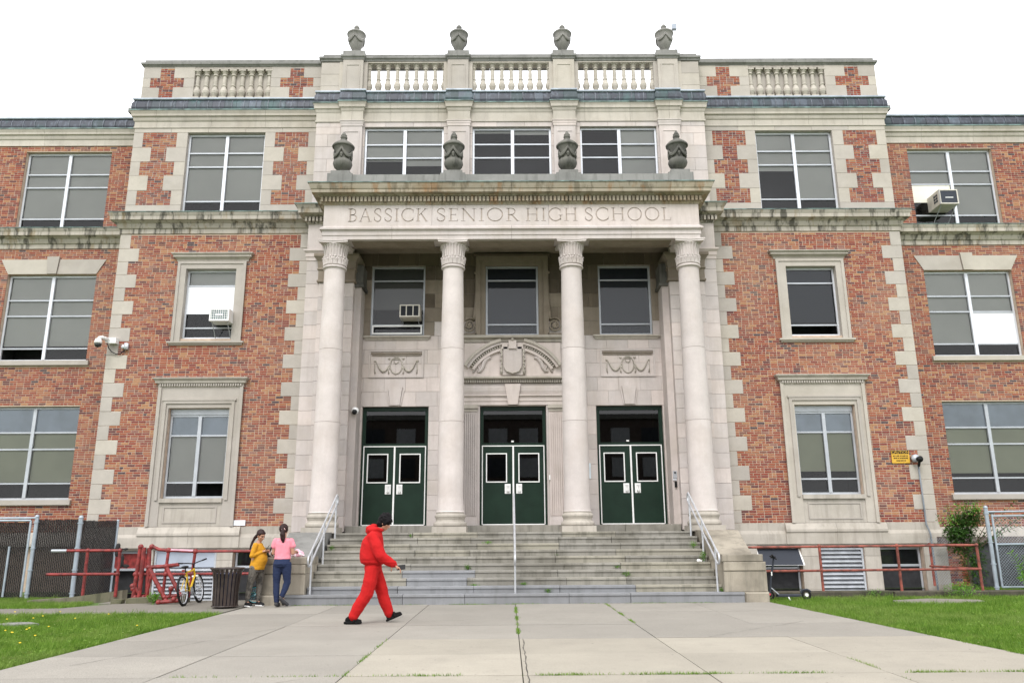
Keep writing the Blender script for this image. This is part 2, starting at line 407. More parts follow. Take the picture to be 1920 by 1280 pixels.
# ---- bay fronts and wings (built for +x, mirrored for -x)
teeth = [(2.0+.797*k, 2.0+.797*k+.397) for k in range(10)]
for sgn in (1, -1):
    S = (lambda r: r) if sgn > 0 else mirror
    # lower bay
    exc = []
    for a, b in teeth: exc += [(6.17, 6.47, a, b), (10.85, 11.13, a, b)]
    exc += [(7.52, 9.82, 1.6, 5.62), (7.69, 9.64, 6.66, 9.36)]
    inc = [(6.17, 11.13, 1.67, 10.02)]
    lay(S(inc), S(exc), YB, 1.67, 9.98, 1 if sgn > 0 else 2)
    part('brick_wall', wall(S([(5.8, 11.44, -1.3, 10.3)]), S([(7.85, 9.52, 2.40, 4.86), (7.96, 9.42, 6.86, 8.94)] +
         [(6.50, 7.68, -.35, 1.02), (8.14, 9.36, -.35, 1.02), (9.79, 10.95, -.35, 1.02)] if sgn > 0 else
         [(7.85, 9.52, 2.40, 4.86), (7.96, 9.42, 6.86, 8.94)] + mirror([(-10.92, -9.62, -1.3, 1.10), (-9.56, -7.88, -.35, 1.10), (-7.45, -6.25, -.35, 1.08)])), YB+.007, .28), 'mortar', school)
    # corner quoins
    zz = [1.67] + [v for t in teeth for v in t] + [10.02]
    for i in range(len(zz)-1):
        wide = i % 2 == 1
        for (xa, xb, back) in ((10.85 if wide else 11.13, 11.45, YW), (5.93, 6.47 if wide else 6.17, YB+.05)):
            if zz[i+1]-zz[i] < .05: continue
            x0, x1 = (xa+GAP/2, xb) if sgn > 0 else (-xb, -xa-GAP/2)
            if xb < 7: x0, x1 = (xa, xb-GAP/2) if sgn > 0 else (-xb+GAP/2, -xa)
            part('quoin', M().slab(x0, x1, YB-.004-.006*random.random(), back, zz[i]+GAP/2, zz[i+1]-GAP/2, .008), 'bay', school)
    part('quoin', M().slab(*(sorted((5.78*sgn, 5.93*sgn))), YB+.01, YB+.06, 1.67, 10.02), 'bay', school)
    # upper bay : stone field with brick crosses
    bz = [10.94, 11.41, 11.89, 12.34, 12.81, 13.30]
    bp = []
    for k in range(5):
        if k % 2 == 0: bp += [(10.11, 11.12, bz[k], bz[k+1]), (6.13, 7.13, bz[k], bz[k+1])]
        else: bp += [(10.38, 10.84, bz[k], bz[k+1]), (6.41, 6.84, bz[k], bz[k+1])]
    wn = (7.44, 9.78, 10.62, 13.30)
    lay(S(bp), [], YB, bz[0], bz[-1], 5 if sgn > 0 else 6)
    part('upper_wall', wall(S([(5.8, 11.40, 10.1, 14.2)]), S([wn]), YB+.007, .28), 'joint', school)
    blocks('stone_block', S([(5.80, 11.41, 10.5, 13.46)]), S(bp+[wn]), YB-.004, [10.5]+bz+[13.46], 1.1, 'bay', depth=.03, seed=sgn+5, ex=.004)
    part('corner_return', M().box(11.40*sgn, 11.41*sgn, YB+.03, YW+.1, 10.4, 14.2), 'bay', school)
    # parapet of the bay
    K = lambda rs: [(a*1.0069, b*1.0069, 1.32+(c-1.32)*1.0069, 1.32+(d-1.32)*1.0069) for a, b, c, d in rs]
    bp2 = [(10.30, 10.71, 14.30, 14.72), (9.99, 11.0, 14.72, 15.03), (10.30, 10.71, 15.03, 15.36),
           (6.33, 6.74, 14.30, 14.72), (6.03, 7.03, 14.72, 15.03), (6.33, 6.74, 15.03, 15.36)]
    bp2 = K(bp2); lay(S(bp2), [], YPB, bp2[0][2], bp2[2][3], 8 if sgn > 0 else 9)
    rec = K([(7.33, 9.67, 14.34, 15.34)])[0]
    part('parapet_wall', wall(S([(5.7, 11.30, 13.9, 15.55)]), S([rec]), YPB+.007, .16), 'joint', school)
    blocks('stone_block', S([(5.74, 11.32, 14.3, 15.52)]), S(bp2+[rec]), YPB, [14.3, bp2[0][3], bp2[1][3], 15.52], 1.2, 'bay', depth=.03, seed=sgn+15, ex=.004)
    part('recess_panel', M().box(*sorted((7.3*sgn, 9.7*sgn)), YPB+.15, YPB+.19, 14.2, 15.55), 'bay', school)
    part('parapet_return', M().box(11.305*sgn, 11.32*sgn, YPB+.04, 24, 13.9, 15.52), 'bay', school)
    # wing
    W = [(12.55, 15.23, 2.44, 5.11), (12.55, 15.23, 6.46, 9.14), (12.55, 15.23, 10.62, 13.20)]
    exw = [r for r in W] + [(12.46, 15.32, 2.30, 2.44), (12.44, 15.34, 6.32, 6.46)]
    lay(S([(11.44, 18.0, 1.55, 10.1)]), S(exw), YW, 1.55, 10.06, 11 if sgn > 0 else 12)
    lay(S([(11.40, 18.0, 10.5, 13.62)]), S(exw), YW, 10.50, 13.62, 13 if sgn > 0 else 14)
    if sgn > 0: lay([(11.62, 18.0, -.1, 1.15)], [], YW-.02, -.05, 1.15, 15)
    part('brick_wall', wall(S([(11.3, 18.0, -.4, 14.2)]), S(W), YW+.007, .28), 'mortar', school)

# bricks: the 300 nearest as single parts, the rest joined
ALLB.sort(key=lambda b: (b[4]**2 + (b[2]-1.3)**2 + ((b[0]+b[1])/2)**2) if b[1]-b[0] > .18 else 1e9)
cache = {}
rb = random.Random(3)
for b in ALLB[:300]:
    w2, h2 = round(b[1]-b[0], 3), round(b[3]-b[2], 4)
    if (w2, h2) not in cache: cache[(w2, h2)] = M().slab(0, w2, -.004, .02, 0, h2, .002).mesh('brick', MT['brick1'])
    link('brick', cache[(w2, h2)], school, (b[0], b[4], b[2]))
rest = M()
for b in ALLB[300:]:
    j = rb.random()*.003; x0, x1, z0, z1, Y = b; y0 = Y-j; y1 = Y+.02
    rest.add([(x0,y0,z0),(x1,y0,z0),(x1,y0,z1),(x0,y0,z1),(x0,y1,z0),(x1,y1,z0),(x1,y1,z1),(x0,y1,z1)],
             [(0,1,2,3),(0,4,5,1),(1,5,6,2),(2,6,7,3),(3,7,4,0)], rb.random())
part('brick', rest, 'brick', school, stuff=True)

# lintels and sills of the wing windows
for sgn in (1, -1):
    for zt in (9.14,):
        def X(v): return v*sgn
        pl = [(12.56, zt+.005), (13.74, zt+.005), (13.70, zt+.47), (12.30, zt+.47)]
        pr = [(14.05, zt+.005), (15.22, zt+.005), (15.48, zt+.47), (14.09, zt+.47)]
        kk = [(13.755, zt+.005), (14.035, zt+.005), (14.08, zt+.55), (13.71, zt+.55)]
        for nm, pp, yy in (('lintel_stone', pl, YW-.02), ('lintel_stone', pr, YW-.02), ('keystone', kk, YW-.06)):
            q = [(X(x), z) for x, z in pp]
            if sgn < 0: q = q[::-1]
            part(nm, M().prism(q, yy, YW+.10), 'bay', school)
    for za, zb, xa, xb in ((2.30, 2.44, 12.46, 15.32), (6.32, 6.46, 12.44, 15.34)):
        part('window_sill', M().box(*sorted((X(xa), X(xb))), YW-.09, YW+.2, za, zb-.002), 'bay', school)

# ---- windows
def window(x0, x1, z0, z1, Y, cols, rows, mat='alu', blind='blind', bz=None, t=.055, rev=.13, gaps=None, blinds=None, lowdark=True, label=None, fills=None):
    """cols: inner mullion x list, rows: glazing bar z list (from the top). bz: bottom z of the blind per column"""
    y = Y+rev
    xs = [x0]+cols+[x1]; zs = [z1]+rows+[z0]
    f = M().box(x0, x1, y, y+.06, z1-t, z1).box(x0, x1, y, y+.06, z0, z0+t).box(x0, x0+t, y+.001, y+.06, z0+t, z1-t).box(x1-t, x1, y+.001, y+.06, z0+t, z1-t)
    fr = part('window', f, mat, school, label)
    for c in cols: part('mullion', M().box(c-t*.85, c+t*.85, y-.02, y+.055, z0+t, z1-t), mat, fr)
    for i in range(len(xs)-1):
        a = xs[i]+(t if i == 0 else t*.75); b = xs[i+1]-(t if i == len(xs)-2 else t*.75)
        for r in rows: part('glazing_bar', M().box(a, b, y-.006, y+.05, r-.021, r+.021), 'alud', fr)
        for j in range(len(zs)-1):
            zt = zs[j]-(t if j == 0 else .026); zb = zs[j+1]+(t if j == len(zs)-2 else .026)
            if gaps and (i, j) in gaps: continue
            g = 'glass'
            part('pane', M().add([(a,y+.03,zb),(b,y+.03,zb),(b,y+.03,zt),(a,y+.03,zt)], [(0,1,2,3)]), g, fr)
            if fills and (i, j) in fills and fills[(i, j)] == 'blindw': part('white_board', M().box(a, b, y+.012, y+.02, zb, zt), 'blindw', fr)
            elif fills and (i, j) in fills:
                part('panel', M().box(a, b, y+.04, y+.05, zb, zt), fills[(i, j)], fr)  # transom fill: sky reflection painted as an opaque bluish sheet
        bb = (bz[i] if isinstance(bz, (list, tuple)) else bz)
        bl = blinds[i] if blinds else blind
        if bb is not None and bb < z1-.1: part('blind', M().box(a, b, y+.075, y+.08, bb, z1-t), bl, fr)
    part('room_interior', M().add([(x0,Y+.29,z0),(x1,Y+.29,z0),(x1,Y+.29,z1),(x0,Y+.29,z1),(x0,Y+.9,z0),(x1,Y+.9,z0),(x1,Y+.9,z1),(x0,Y+.9,z1)],
          [(0,4,5,1),(1,5,6,2),(2,6,7,3),(3,7,4,0),(4,5,6,7)]), 'dark', fr)
    return fr
# wings
def wing_windows(sgn):
    def c(a): return a*sgn
    xa, xb = sorted((c(12.56), c(15.22))); mid = (xa+xb)/2
    if sgn < 0:
        window(xa, xb, 10.62, 13.19, YW, [mid], [12.47, 12.03, 10.98], bz=[11.0, 11.0])
        window(xa, xb, 6.47, 9.13, YW, [mid], [8.35, 7.86, 6.86], bz=[6.95, 6.95], gaps={(0, 3)})
        window(xa, xb, 2.45, 5.10, YW, [mid], [4.36, 3.88, 2.91], 'alud', bz=[2.95, 2.95], blind='blindg', fills={(0, 0): 'sky_bluish', (1, 0): 'sky_bluish'}, blinds=['blindg', 'blindg'])
    else:
        window(xa, xb, 10.62, 13.19, YW, [mid], [12.47, 12.03, 10.98], bz=[11.45, 11.0], blinds=['blind', 'blind'])
        part('cream_board', M().box(12.62, 13.82, YW+.14, YW+.15, 11.42, 12.0), plain('cream_board', (.72,.70,.60), .7, var=.03), school)
        window(xa, xb, 6.47, 9.13, YW, [mid], [8.35, 7.86, 6.86], bz=[6.86, 6.86], fills={(1, 2): 'blindw'})
        window(xa, xb, 2.45, 5.10, YW, [mid], [4.36, 3.88, 2.91], 'alud', bz=[3.05, 3.05], blind='blindg', fills={(0, 0): 'sky_bluish', (1, 0): 'sky_bluish'})
wing_windows(-1); wing_windows(1)
for xa, xb, s in ((-9.78, -7.44, -1), (7.44, 9.78, 1)):
    window(xa, xb, 10.62, 13.29, YB, [(xa+xb)/2], [12.67, 12.22, 11.10], bz=[11.1, 11.1] if s < 0 else [12.05, 11.1])
wf_ = window(-9.42, -7.96, 6.87, 8.93, YB, [], [8.46, 7.20], bz=[8.5], blinds=['blind'])
part('white_board', M().box(-9.37, -8.01, YB+.135, YB+.15, 7.62, 8.44), 'blindw', wf_)
window(7.96, 9.42, 6.87, 8.93, YB, [], [8.46, 7.20], bz=[7.3], blinds=['blindd'], gaps={(0, 2)})
for s in (-1, 1):
    xa, xb = sorted((7.86*s, 9.51*s))
    window(xa, xb, 2.42, 4.70, YB, [(xa+xb)/2], [4.12, 2.84], 'alud', bz=[2.87, 2.87] if s < 0 else [3.05, 3.05], blind='blind' if s < 0 else 'blindg', fills={(0, 0): 'sky_bluish', (1, 0): 'sky_bluish'}, gaps={(1, 2)} if s < 0 else None)
    part('window_header', M().box(xa, xb, YB+.10, YB+.18, 4.70, 4.86), 'alud', school)
# centre third floor
bzs = {(-4.31, -1.98): ([12.1, 11.95], ['blind', 'blind']), (-1.13, 1.19): ([13.0, 12.95], ['blind', 'blind']), (2.05, 4.32): ([13.05, 10.7], ['blind', 'blind'])}
for (xa, xb), (bb, bl) in bzs.items():
    window(xa, xb, 10.75, 13.12, YC, [(xa+xb)/2+.02], [12.60, 12.17, 11.2], bz=bb, blinds=bl, rev=.10)
# recess windows
for (xa, xb), bl, bb in (((-4.06, -2.51), 'blindb', 7.75), ((-.75, .77), 'blindd', 7.0), ((2.52, 4.04), 'blindd', 7.0)):
    window(xa, xb, 6.94, 9.03, YD, [], [8.60, 7.27], 'alud', bz=[bb], blinds=[bl], rev=.08, gaps={(0, 1)} if 0 else None)
# open hopper sash of the left recess window
f = M(); x0, x1, z0, z1 = -4.0, -2.57, 6.98, 7.24
f.box(x0, x1, 21.86, 21.90, z0, z0+.04).box(x0, x1, 21.86, 21.90, z1-.04, z1).box(x0, x0+.04, 21.86, 21.90, z0+.04, z1-.04).box(x1-.04, x1, 21.86, 21.90, z0+.04, z1-.04)
part('hopper_sash', f, 'white', school)
# basement openings
def louver(x0, x1, z0, z1, Y, n, top=None):
    f = M().box(x0, x0+.05, Y+.03, Y+.16, z0, z1).box(x1-.05, x1, Y+.03, Y+.16, z0, z1).box(x0+.05, x1-.05, Y+.03, Y+.16, z1-.05, z1)
    fr = part('louver_frame', f, 'louver', school); zt = top or z1-.05
    for k in range(n):
        z = z0+(zt-z0)*(k+.5)/n; h = (zt-z0)/n
        part('louver_blade', M().add([(x0+.05,Y+.03,z-h*.42),(x1-.05,Y+.03,z-h*.42),(x1-.05,Y+.12,z+h*.38),(x0+.05,Y+.12,z+h*.38),
             (x0+.05,Y+.035,z-h*.5),(x1-.05,Y+.035,z-h*.5),(x1-.05,Y+.125,z+h*.30),(x0+.05,Y+.125,z+h*.30)], [(0,1,2,3),(7,6,5,4),(0,4,5,1)]), 'louver', fr)
    part('room_interior', M().box(x0, x1, Y+.27, Y+.3, z0-.2, z1+.1), 'dark', fr)
    if top: part('panel', M().box(x0+.05, x1-.05, Y+.06, Y+.09, top, z1-.05), 'sky_bluish', fr)
louver(8.15, 9.35, -.34, 1.01, YB, 12); louver(-9.54, -7.9, -.34, 1.09, YB, 10, top=.62)
def base_win(x0, x1, z0, z1, zr, low='dark'):
    y = YB+.16; t = .05
    f = M().box(x0, x1, y, y+.05, z1-t, z1).box(x0, x0+t, y, y+.05, z0, z1-t).box(x1-t, x1, y, y+.05, z0, z1-t).box(x0+t, x1-t, y, y+.05, zr-.03, zr+.03)
    fr = part('basement_window', f, 'alud', school)
    part('pane', M().add([(x0+t,y+.03,zr+.03),(x1-t,y+.03,zr+.03),(x1-t,y+.03,z1-t),(x0+t,y+.03,z1-t)], [(0,1,2,3)]), 'glass', fr)
    part('panel', M().box(x0+t, x1-t, y+.02, y+.04, z0, zr-.03), 'blindd' if low == 'd' else 'dark', fr)
    part('room_interior', M().box(x0, x1, YB+.28, YB+.3, z0, z1), 'dark', fr)
base_win(6.52, 7.66, -.34, 1.01, .50); base_win(9.81, 10.93, -.34, 1.01, .55); base_win(-7.43, -6.27, -.34, 1.07, .62)
# the open sash at the right basement window
s0 = M(); a, b = Vector((0, YB+.12, .99)), Vector((0, YB-.22, .58))
def sash_bar(xa, xb, p, q, w=.03):
    s0.add([(xa,p.y,p.z),(xb,p.y,p.z),(xb,q.y,q.z),(xa,q.y,q.z),(xa,p.y+.03,p.z+.02),(xb,p.y+.03,p.z+.02),(xb,q.y+.03,q.z+.02),(xa,q.y+.03,q.z+.02)],
           [(0,3,2,1),(4,5,6,7),(0,1,5,4),(2,3,7,6),(1,2,6,5),(3,0,4,7)])
d = (b-a)
sash_bar(6.5, 7.68, a, a+d*.07); sash_bar(6.5, 7.68, b-d*.08, b); sash_bar(6.5, 6.54, a+d*.07, b-d*.08); sash_bar(7.64, 7.68, a+d*.07, b-d*.08)
sh = part('open_sash', s0, 'white', school)
part('pane', M().add([(6.54,a.y,a.z+.01),(7.64,a.y,a.z+.01),(7.64,b.y,b.z+.01),(6.54,b.y,b.z+.01)], [(0,3,2,1)]), MT['blindd'], sh)
# red topped basement door at the left
rd = part('basement_door', M().box(-10.9, -9.64, YB+.12, YB+.2, .60, .98), 'red', school, 'red painted transom board')
part('door_header', M().box(-10.92, -9.62, YB+.10, YB+.2, .98, 1.10), 'alud', rd)
part('door_rail', M().box(-10.9, -9.64, YB+.08, YB+.2, .54, .60), 'alud', rd)
part('door_void', M().box(-10.9, -9.64, YB+.25, YB+.28, -1.3, 1.1), 'dark', rd)

# ---- basement and water table stones
WT = [(-.02, 1.05), (.06, 1.12), (.06, 1.30), (.055, 1.38), (.01, 1.47), (.01, 1.66), (-.02, 1.67)]
for sgn in (1, -1):
    for pa, pb in ((7.0, 5.79), (7.47, 7.0), (10.02, 11.45)) if 0 else (((5.79, 7.30)), ((10.02, 11.46))):
        pth = [(pa*sgn, YB), (pb*sgn, YB)] if pb < 11 else [(pa*sgn, YB), (pb*sgn, YB), (pb*sgn, YW)]
        if sgn < 0: pth = pth[::-1]
        cornice('water_table_stone', pth, WT, 'bays', 1.2, school)
    pr = [(-.02, 1.05), (.09, 1.12), (.09, 1.40), (.12, 1.44), (.12, 1.50), (.05, 1.66), (-.02, 1.67)]
    pth = [(7.30*sgn, YB), (10.02*sgn, YB)]
    if sgn < 0: pth = pth[::-1]
    cornice('water_table_stone', pth, pr, 'bays', 1.3, school)
    # wing base
    pth = [(11.46*sgn, YW), (18*sgn, YW)]
    if sgn < 0: pth = pth[::-1]
    cornice('water_table_stone', pth, [(-.02, 1.15), (.16, 1.17), (.16, 1.24), (.02, 1.52), (-.02, 1.55)], 'bays', 1.4, school)
    holes = [(6.50, 7.68, -.35, 1.02), (8.14, 9.36, -.35, 1.02), (9.79, 10.95, -.35, 1.02)] if sgn > 0 else [(-10.92, -9.62, -1.3, 1.10), (-9.56, -7.88, -.35, 1.10), (-7.45, -6.25, -.35, 1.08)]
    inc = [(5.79, 11.58, -1.3, 1.13)] if sgn > 0 else [(-11.58, -5.79, -1.3, 1.13)]
    blocks('base_stone', inc, holes, YB-.03, [-1.3, -.55, -.05, .45, .8, 1.13], 1.5, 'bays', depth=.10, seed=33+sgn)
    part('base_return', M().box(*sorted((11.48*sgn, 11.58*sgn)), YB, YW, -1.3, 1.12), 'bays', school)

# ---- string cornices
belt = [(-.02, 10.02), (.03, 10.03), (.03, 10.16), (.07, 10.19), (.10, 10.27), (.11, 10.31), (.20, 10.37), (.25, 10.385), (.25, 10.49), (.27, 10.53), (.29, 10.58), (.29, 10.61), (-.02, 10.64)]
flash = [(-.01, 10.635), (.295, 10.613), (.305, 10.60), (.305, 10.625), (-.01, 10.67)]
topc = [(-.02, 13.44), (.03, 13.45), (.03, 13.49), (.015, 13.50), (.015, 13.66), (.04, 13.68), (.055, 13.73), (.06, 13.80), (.105, 13.815), (.11, 13.88), (.14, 13.95), (.145, 13.985), (-.02, 14.0)]
tfl = [(-.01, 13.99), (.15, 13.988), (.158, 13.975), (.158, 13.995), (.13, 14.03), (-.01, 14.05)]
dz = lambda pr, q: [(a, b+q) for a, b in pr]
for sgn in (-1, 1):
    def P(l): return [(x*sgn, y) for x, y in (l if sgn < 0 else l[::-1])]
    wingp = P([(18, YW), (11.45, YW)]); bayp = P([(11.45, YW), (11.45, YB), (5.79, YB)])
    # keep the path inside corner gap: wing stops at bay side
    cornice('cornice_stone', wingp, dz(belt, -.075), 'corn', 1.5, school); cornice('cornice_stone', bayp, belt, 'corn', 1.45, school)
    part('flashing', sweep(wingp, dz(flash, -.075)), 'verd', school); part('flashing', sweep(bayp, flash), 'verd', school)
    wt = P([(18, YW), (11.41, YW)]); bt = P([(11.41, YW), (11.41, YB), (5.79, YB)])
    cornice('cornice_stone', wt, dz(topc, -.06), 'cornt', 1.6, school); cornice('cornice_stone', bt, topc, 'cornt', 1.6, school)
    part('flashing', sweep(wt, dz(tfl, -.06)), 'verd', school); part('flashing', sweep(bt, tfl), 'verd', school)
    # copper gutter band of sloping tiles under a lead lip
    cop = [(-.1, 14.0), (.105, 14.01), (.13, 14.10), (.12, 14.24), (.06, 14.36), (-.1, 14.37)]
    cornice('copper_panel', P([(18, YW), (11.75, YW)]), dz(cop, -.07), 'copper', .36, school)
    cornice('copper_panel', P([(11.41, YW), (11.41, YB), (5.75, YB)]), cop, 'copper', .365, school)
    lipp = [(-.4, 14.355), (.10, 14.36), (.115, 14.38), (.11, 14.42), (.0, 14.45), (-.4, 14.46)]
    part('lead_lip', sweep(P([(18, YW), (11.75, YW)]), dz(lipp, -.07)), 'lip', school); part('lead_lip', sweep(P([(11.41, YW), (11.41, YB), (5.75, YB)]), lipp), 'lip', school)
    # standing seams
    sm = M(); sp_ = [(.05, 14.02), (.115, 14.02), (.142, 14.10), (.132, 14.24), (.07, 14.365)]
    for k in range(16):
        x = (11.40-.365*k)*sgn
        if abs(x) > 5.9: sweep([(x-.012, YB), (x+.012, YB)], sp_, sm)
    for k in range(17):
        x = (11.8+.36*k)*sgn; sweep([(x-.012, YW), (x+.012, YW)], dz(sp_, -.07), sm)
    part('copper_seam', sm, 'seam', school, stuff=True)
    # parapet coping of the bay
    capb = [(-.5, 15.50), (.01, 15.51), (.03, 15.54), (.075, 15.57), (.08, 15.63), (.02, 15.66), (-.5, 15.69)]
    capu = [(-.5, 15.67), (-.01, 15.67), (-.01, 15.76), (-.5, 15.77)]
    cp = P([(11.32, 24), (11.32, YPB), (5.74, YPB)])
    cornice('coping_stone', cp, capb, 'grey', 1.5, school); part('coping_top', sweep(cp, capu), 'grey', school)
for q in (-1, 1): part('coping_end', M().box(*sorted((11.41*q, 11.95*q)), 22.3, 22.9, 14.3, 14.44).box(*sorted((11.41*q, 11.7*q)), 22.35, 22.85, 14.44, 14.50), 'grey', school)
# roof slabs
part('roof', M().box(-18, 18, YW+.3, 40, 14.05, 14.15).box(-11.2, 11.2, YB+.1, YW+.3, 14.02, 14.12), 'grey', school)
part('side_wall', M().box(-18.05, -18, YW, 40, -1, 14.1).box(18, 18.05, YW, 40, -1, 14.1).box(-18, 18, 39.9, 40, -1, 14.1), 'mortar', school)

# ---- surrounds of bay windows
def rect_frame(x0, x1, z0, z1, w, y0, y1, m=None, bottom=False):
    m = m or M()
    m.box(x0, x0+w, y0, y1, z0, z1-w).box(x1-w, x1, y0, y1, z0, z1-w).box(x0, x1, y0, y1, z1-w, z1)
    if bottom: m.box(x0+w, x1-w, y0, y1, z0, z0+w)
    return m
def dentils(x0, x1, n, y0, y1, z0, z1, fill=.58):
    m = M(); p = (x1-x0)/n
    for i in range(n): m.box(x0+p*(i+.5-fill/2), x0+p*(i+.5+fill/2), y0, y1, z0, z1)
    return m
for sgn in (-1, 1):
    def X2(a, b): return sorted((a*sgn, b*sgn))
    def bx(a, b, y0, y1, z0, z1, m=None): m = m or M(); p = X2(a, b); return m.box(p[0], p[1], y0, y1, z0, z1)
    # second floor window surround
    m = bx(7.70, 7.965, YB-.05, YB+.28, 6.775, 9.15); bx(9.415, 9.64, YB-.05, YB+.28, 6.775, 9.15, m); bx(7.965, 9.415, YB-.05, YB+.28, 8.935, 9.15, m)
    bx(7.68, 7.76, YB-.075, YB-.049, 6.775, 9.15, m); bx(9.58, 9.66, YB-.075, YB-.049, 6.775, 9.15, m); bx(7.76, 9.58, YB-.075, YB-.049, 9.08, 9.15, m)
    part('window_surround', m, 'ctr' if 0 else 'bay', school)
    a, b = X2(7.66, 9.68)
    part('window_hood', sweep([(a, YB+.05), (a, YB-.0), (b, YB-.0), (b, YB+.05)], [(-.04, 9.15), (.02, 9.16), (.03, 9.22), (.09, 9.27), (.12, 9.28), (.12, 9.33), (.17, 9.37), (.17, 9.40), (-.04, 9.43)]), 'bays', school)
    a, b = X2(7.70, 9.66)
    part('window_sill', sweep([(a, YB+.2), (a, YB-.0), (b, YB-.0), (b, YB+.2)], [(-.3, 6.66), (.05, 6.67), (.06, 6.70), (.10, 6.72), (.10, 6.77), (-.3, 6.775)]), 'bay', school)
    # first floor window surround with tall frieze, dentils and apron panel
    m = bx(7.52, 7.84, YB-.05, YB+.28, 1.67, 5.50); bx(9.53, 9.82, YB-.05, YB+.28, 1.67, 5.50, m); bx(7.84, 9.53, YB-.05, YB+.28, 4.87, 5.50, m)
    bx(7.49, 7.58, YB-.09, YB-.049, 1.67, 5.46, m); bx(9.76, 9.85, YB-.09, YB-.049, 1.67, 5.46, m)
    part('window_surround', m, 'bay', school)
    m = bx(7.70, 7.78, YB-.085, YB-.049, 2.36, 5.07); bx(9.59, 9.67, YB-.085, YB-.049, 2.36, 5.07, m); bx(7.78, 9.59, YB-.085, YB-.049, 4.99, 5.07, m)
    bx(7.66, 9.71, YB-.10, YB-.049, 5.07, 5.12, m)
    part('architrave', m, 'bay', school)
    part('window_sill', bx(7.84, 9.53, YB-.10, YB+.2, 2.30, 2.41), 'bays', school)
    m = bx(7.84, 9.53, YB-.03, YB+.1, 1.67, 2.30)
    part('apron_panel', m, 'bays', school)
    p = X2(7.97, 9.41); part('panel_moulding', rect_frame(p[0], p[1], 1.76, 2.20, .035, YB-.05, YB-.029, bottom=True), 'bay', school)
    a, b = X2(7.56, 9.80)
    part('window_hood', sweep([(a, YB+.05), (a, YB), (b, YB), (b, YB+.05)], [(-.04, 5.44), (.06, 5.45), (.07, 5.47), (.07, 5.54), (.13, 5.56), (.14, 5.62), (.20, 5.68), (.20, 5.71), (-.04, 5.74)]), 'bays', school)
    part('dentil_course', dentils(a-.03, b+.03, 34, YB-.115, YB-.06, 5.475, 5.54), 'bay', school, stuff=True)
    # blind balusters in the parapet recess
bal_prof = [(.085,0),(.085,.06),(.05,.08),(.065,.12),(.095,.20),(.10,.27),(.075,.35),(.05,.43),(.065,.45),(.065,.48),(.05,.50),(.055,.60),(.05,.72),(.045,.80),(.07,.82),(.07,.85),(.055,.87),(.085,.93),(.085,1.0)]
def baluster_mesh(h, sc=1.0, n=14):
    m = M().lathe([(r*sc, z*h) for r, z in bal_prof], n=n)
    m.box(-.095*sc, .095*sc, -.095*sc, .095*sc, 0, .05*h).box(-.095*sc, .095*sc, -.095*sc, .095*sc, .95*h, h)
    m.smooth = False; return m.mesh('baluster', MT['cornt'])
bm_ = baluster_mesh(.98, 1.15)
for sgn in (-1, 1):
    for k in range(9): link('baluster', bm_, school, ((7.42+.27*k)*sgn if 0 else (7.45+.277*k)*sgn, YPB+.10, 14.44))

# ---- centre block
# pilasters / ashlar strips beside the columns
zc = [1.5+.398*k for k in range(22)]
for sgn in (-1, 1):
    a, b = sorted((5.40*sgn, 5.79*sgn))
    blocks('stone_block', [(a, b, 1.2, 10.05)], [], YC, zc+[10.05] if zc[-1] < 10 else zc, 1.0, 'ctr', depth=.6, seed=sgn+40, ex=.006)
    a, b = sorted((4.42*sgn, 5.40*sgn))
    for k in range(17):
        z0 = 1.5+.398*k; z1 = min(z0+.398, 8.27)
        if z1-z0 < .05: continue
        part('pilaster_stone', M().slab(a, b, YC-.10, YD+.1, z0+.003, z1-.003, .004), 'ctr', school)
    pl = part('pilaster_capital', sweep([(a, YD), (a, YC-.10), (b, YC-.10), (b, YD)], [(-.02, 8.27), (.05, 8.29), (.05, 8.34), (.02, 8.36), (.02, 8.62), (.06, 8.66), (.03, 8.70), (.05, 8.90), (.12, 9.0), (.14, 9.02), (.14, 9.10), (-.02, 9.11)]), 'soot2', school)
    part('inner_pilaster_capital', M().box(*sorted((4.20*sgn, 4.42*sgn)), YC+.1, YD, 8.30, 8.86).box(*sorted((4.16*sgn, 4.44*sgn)), YC+.05, YD, 8.20, 8.28), 'urn', school)
    part('inner_pilaster', M().box(*sorted((4.24*sgn, 4.42*sgn)), YC+.12, YD, 1.65, 8.20), 'ctr', school)
    # entablature side returns on the centre block
    p0 = [(5.79*sgn, YB), (5.79*sgn, YC), (5.0*sgn, YC)]
    if sgn > 0: p0 = p0[::-1]
    part('architrave', sweep(p0, [(-.02, 8.95), (.02, 8.96), (.02, 9.06), (.04, 9.07), (.04, 9.18), (.09, 9.24), (.09, 9.28), (-.02, 9.30)]), 'ctr', school)
    part('frieze_block', sweep(p0, [(-.02, 9.30), (.01, 9.30), (.01, 10.05), (-.02, 10.05)]), 'ctr', school)
    part('cornice_stone', sweep(p0, [(-.02, 10.05), (.03, 10.06), (.05, 10.09), (.06, 10.24), (.12, 10.27), (.26, 10.32), (.27, 10.43), (.31, 10.50), (.345, 10.56), (-.02, 10.58)]), 'corn', school)
    part('flashing', sweep(p0, [(-.01, 10.575), (.35, 10.563), (.36, 10.55), (.36, 10.575), (-.01, 10.61)]), 'verd', school)
    a, b = sorted((5.06*sgn, 5.90*sgn))
    part('dentil_course', dentils(a, b, 8, YC-.15, YC-.05, 10.11, 10.24), 'corn', school, stuff=True)
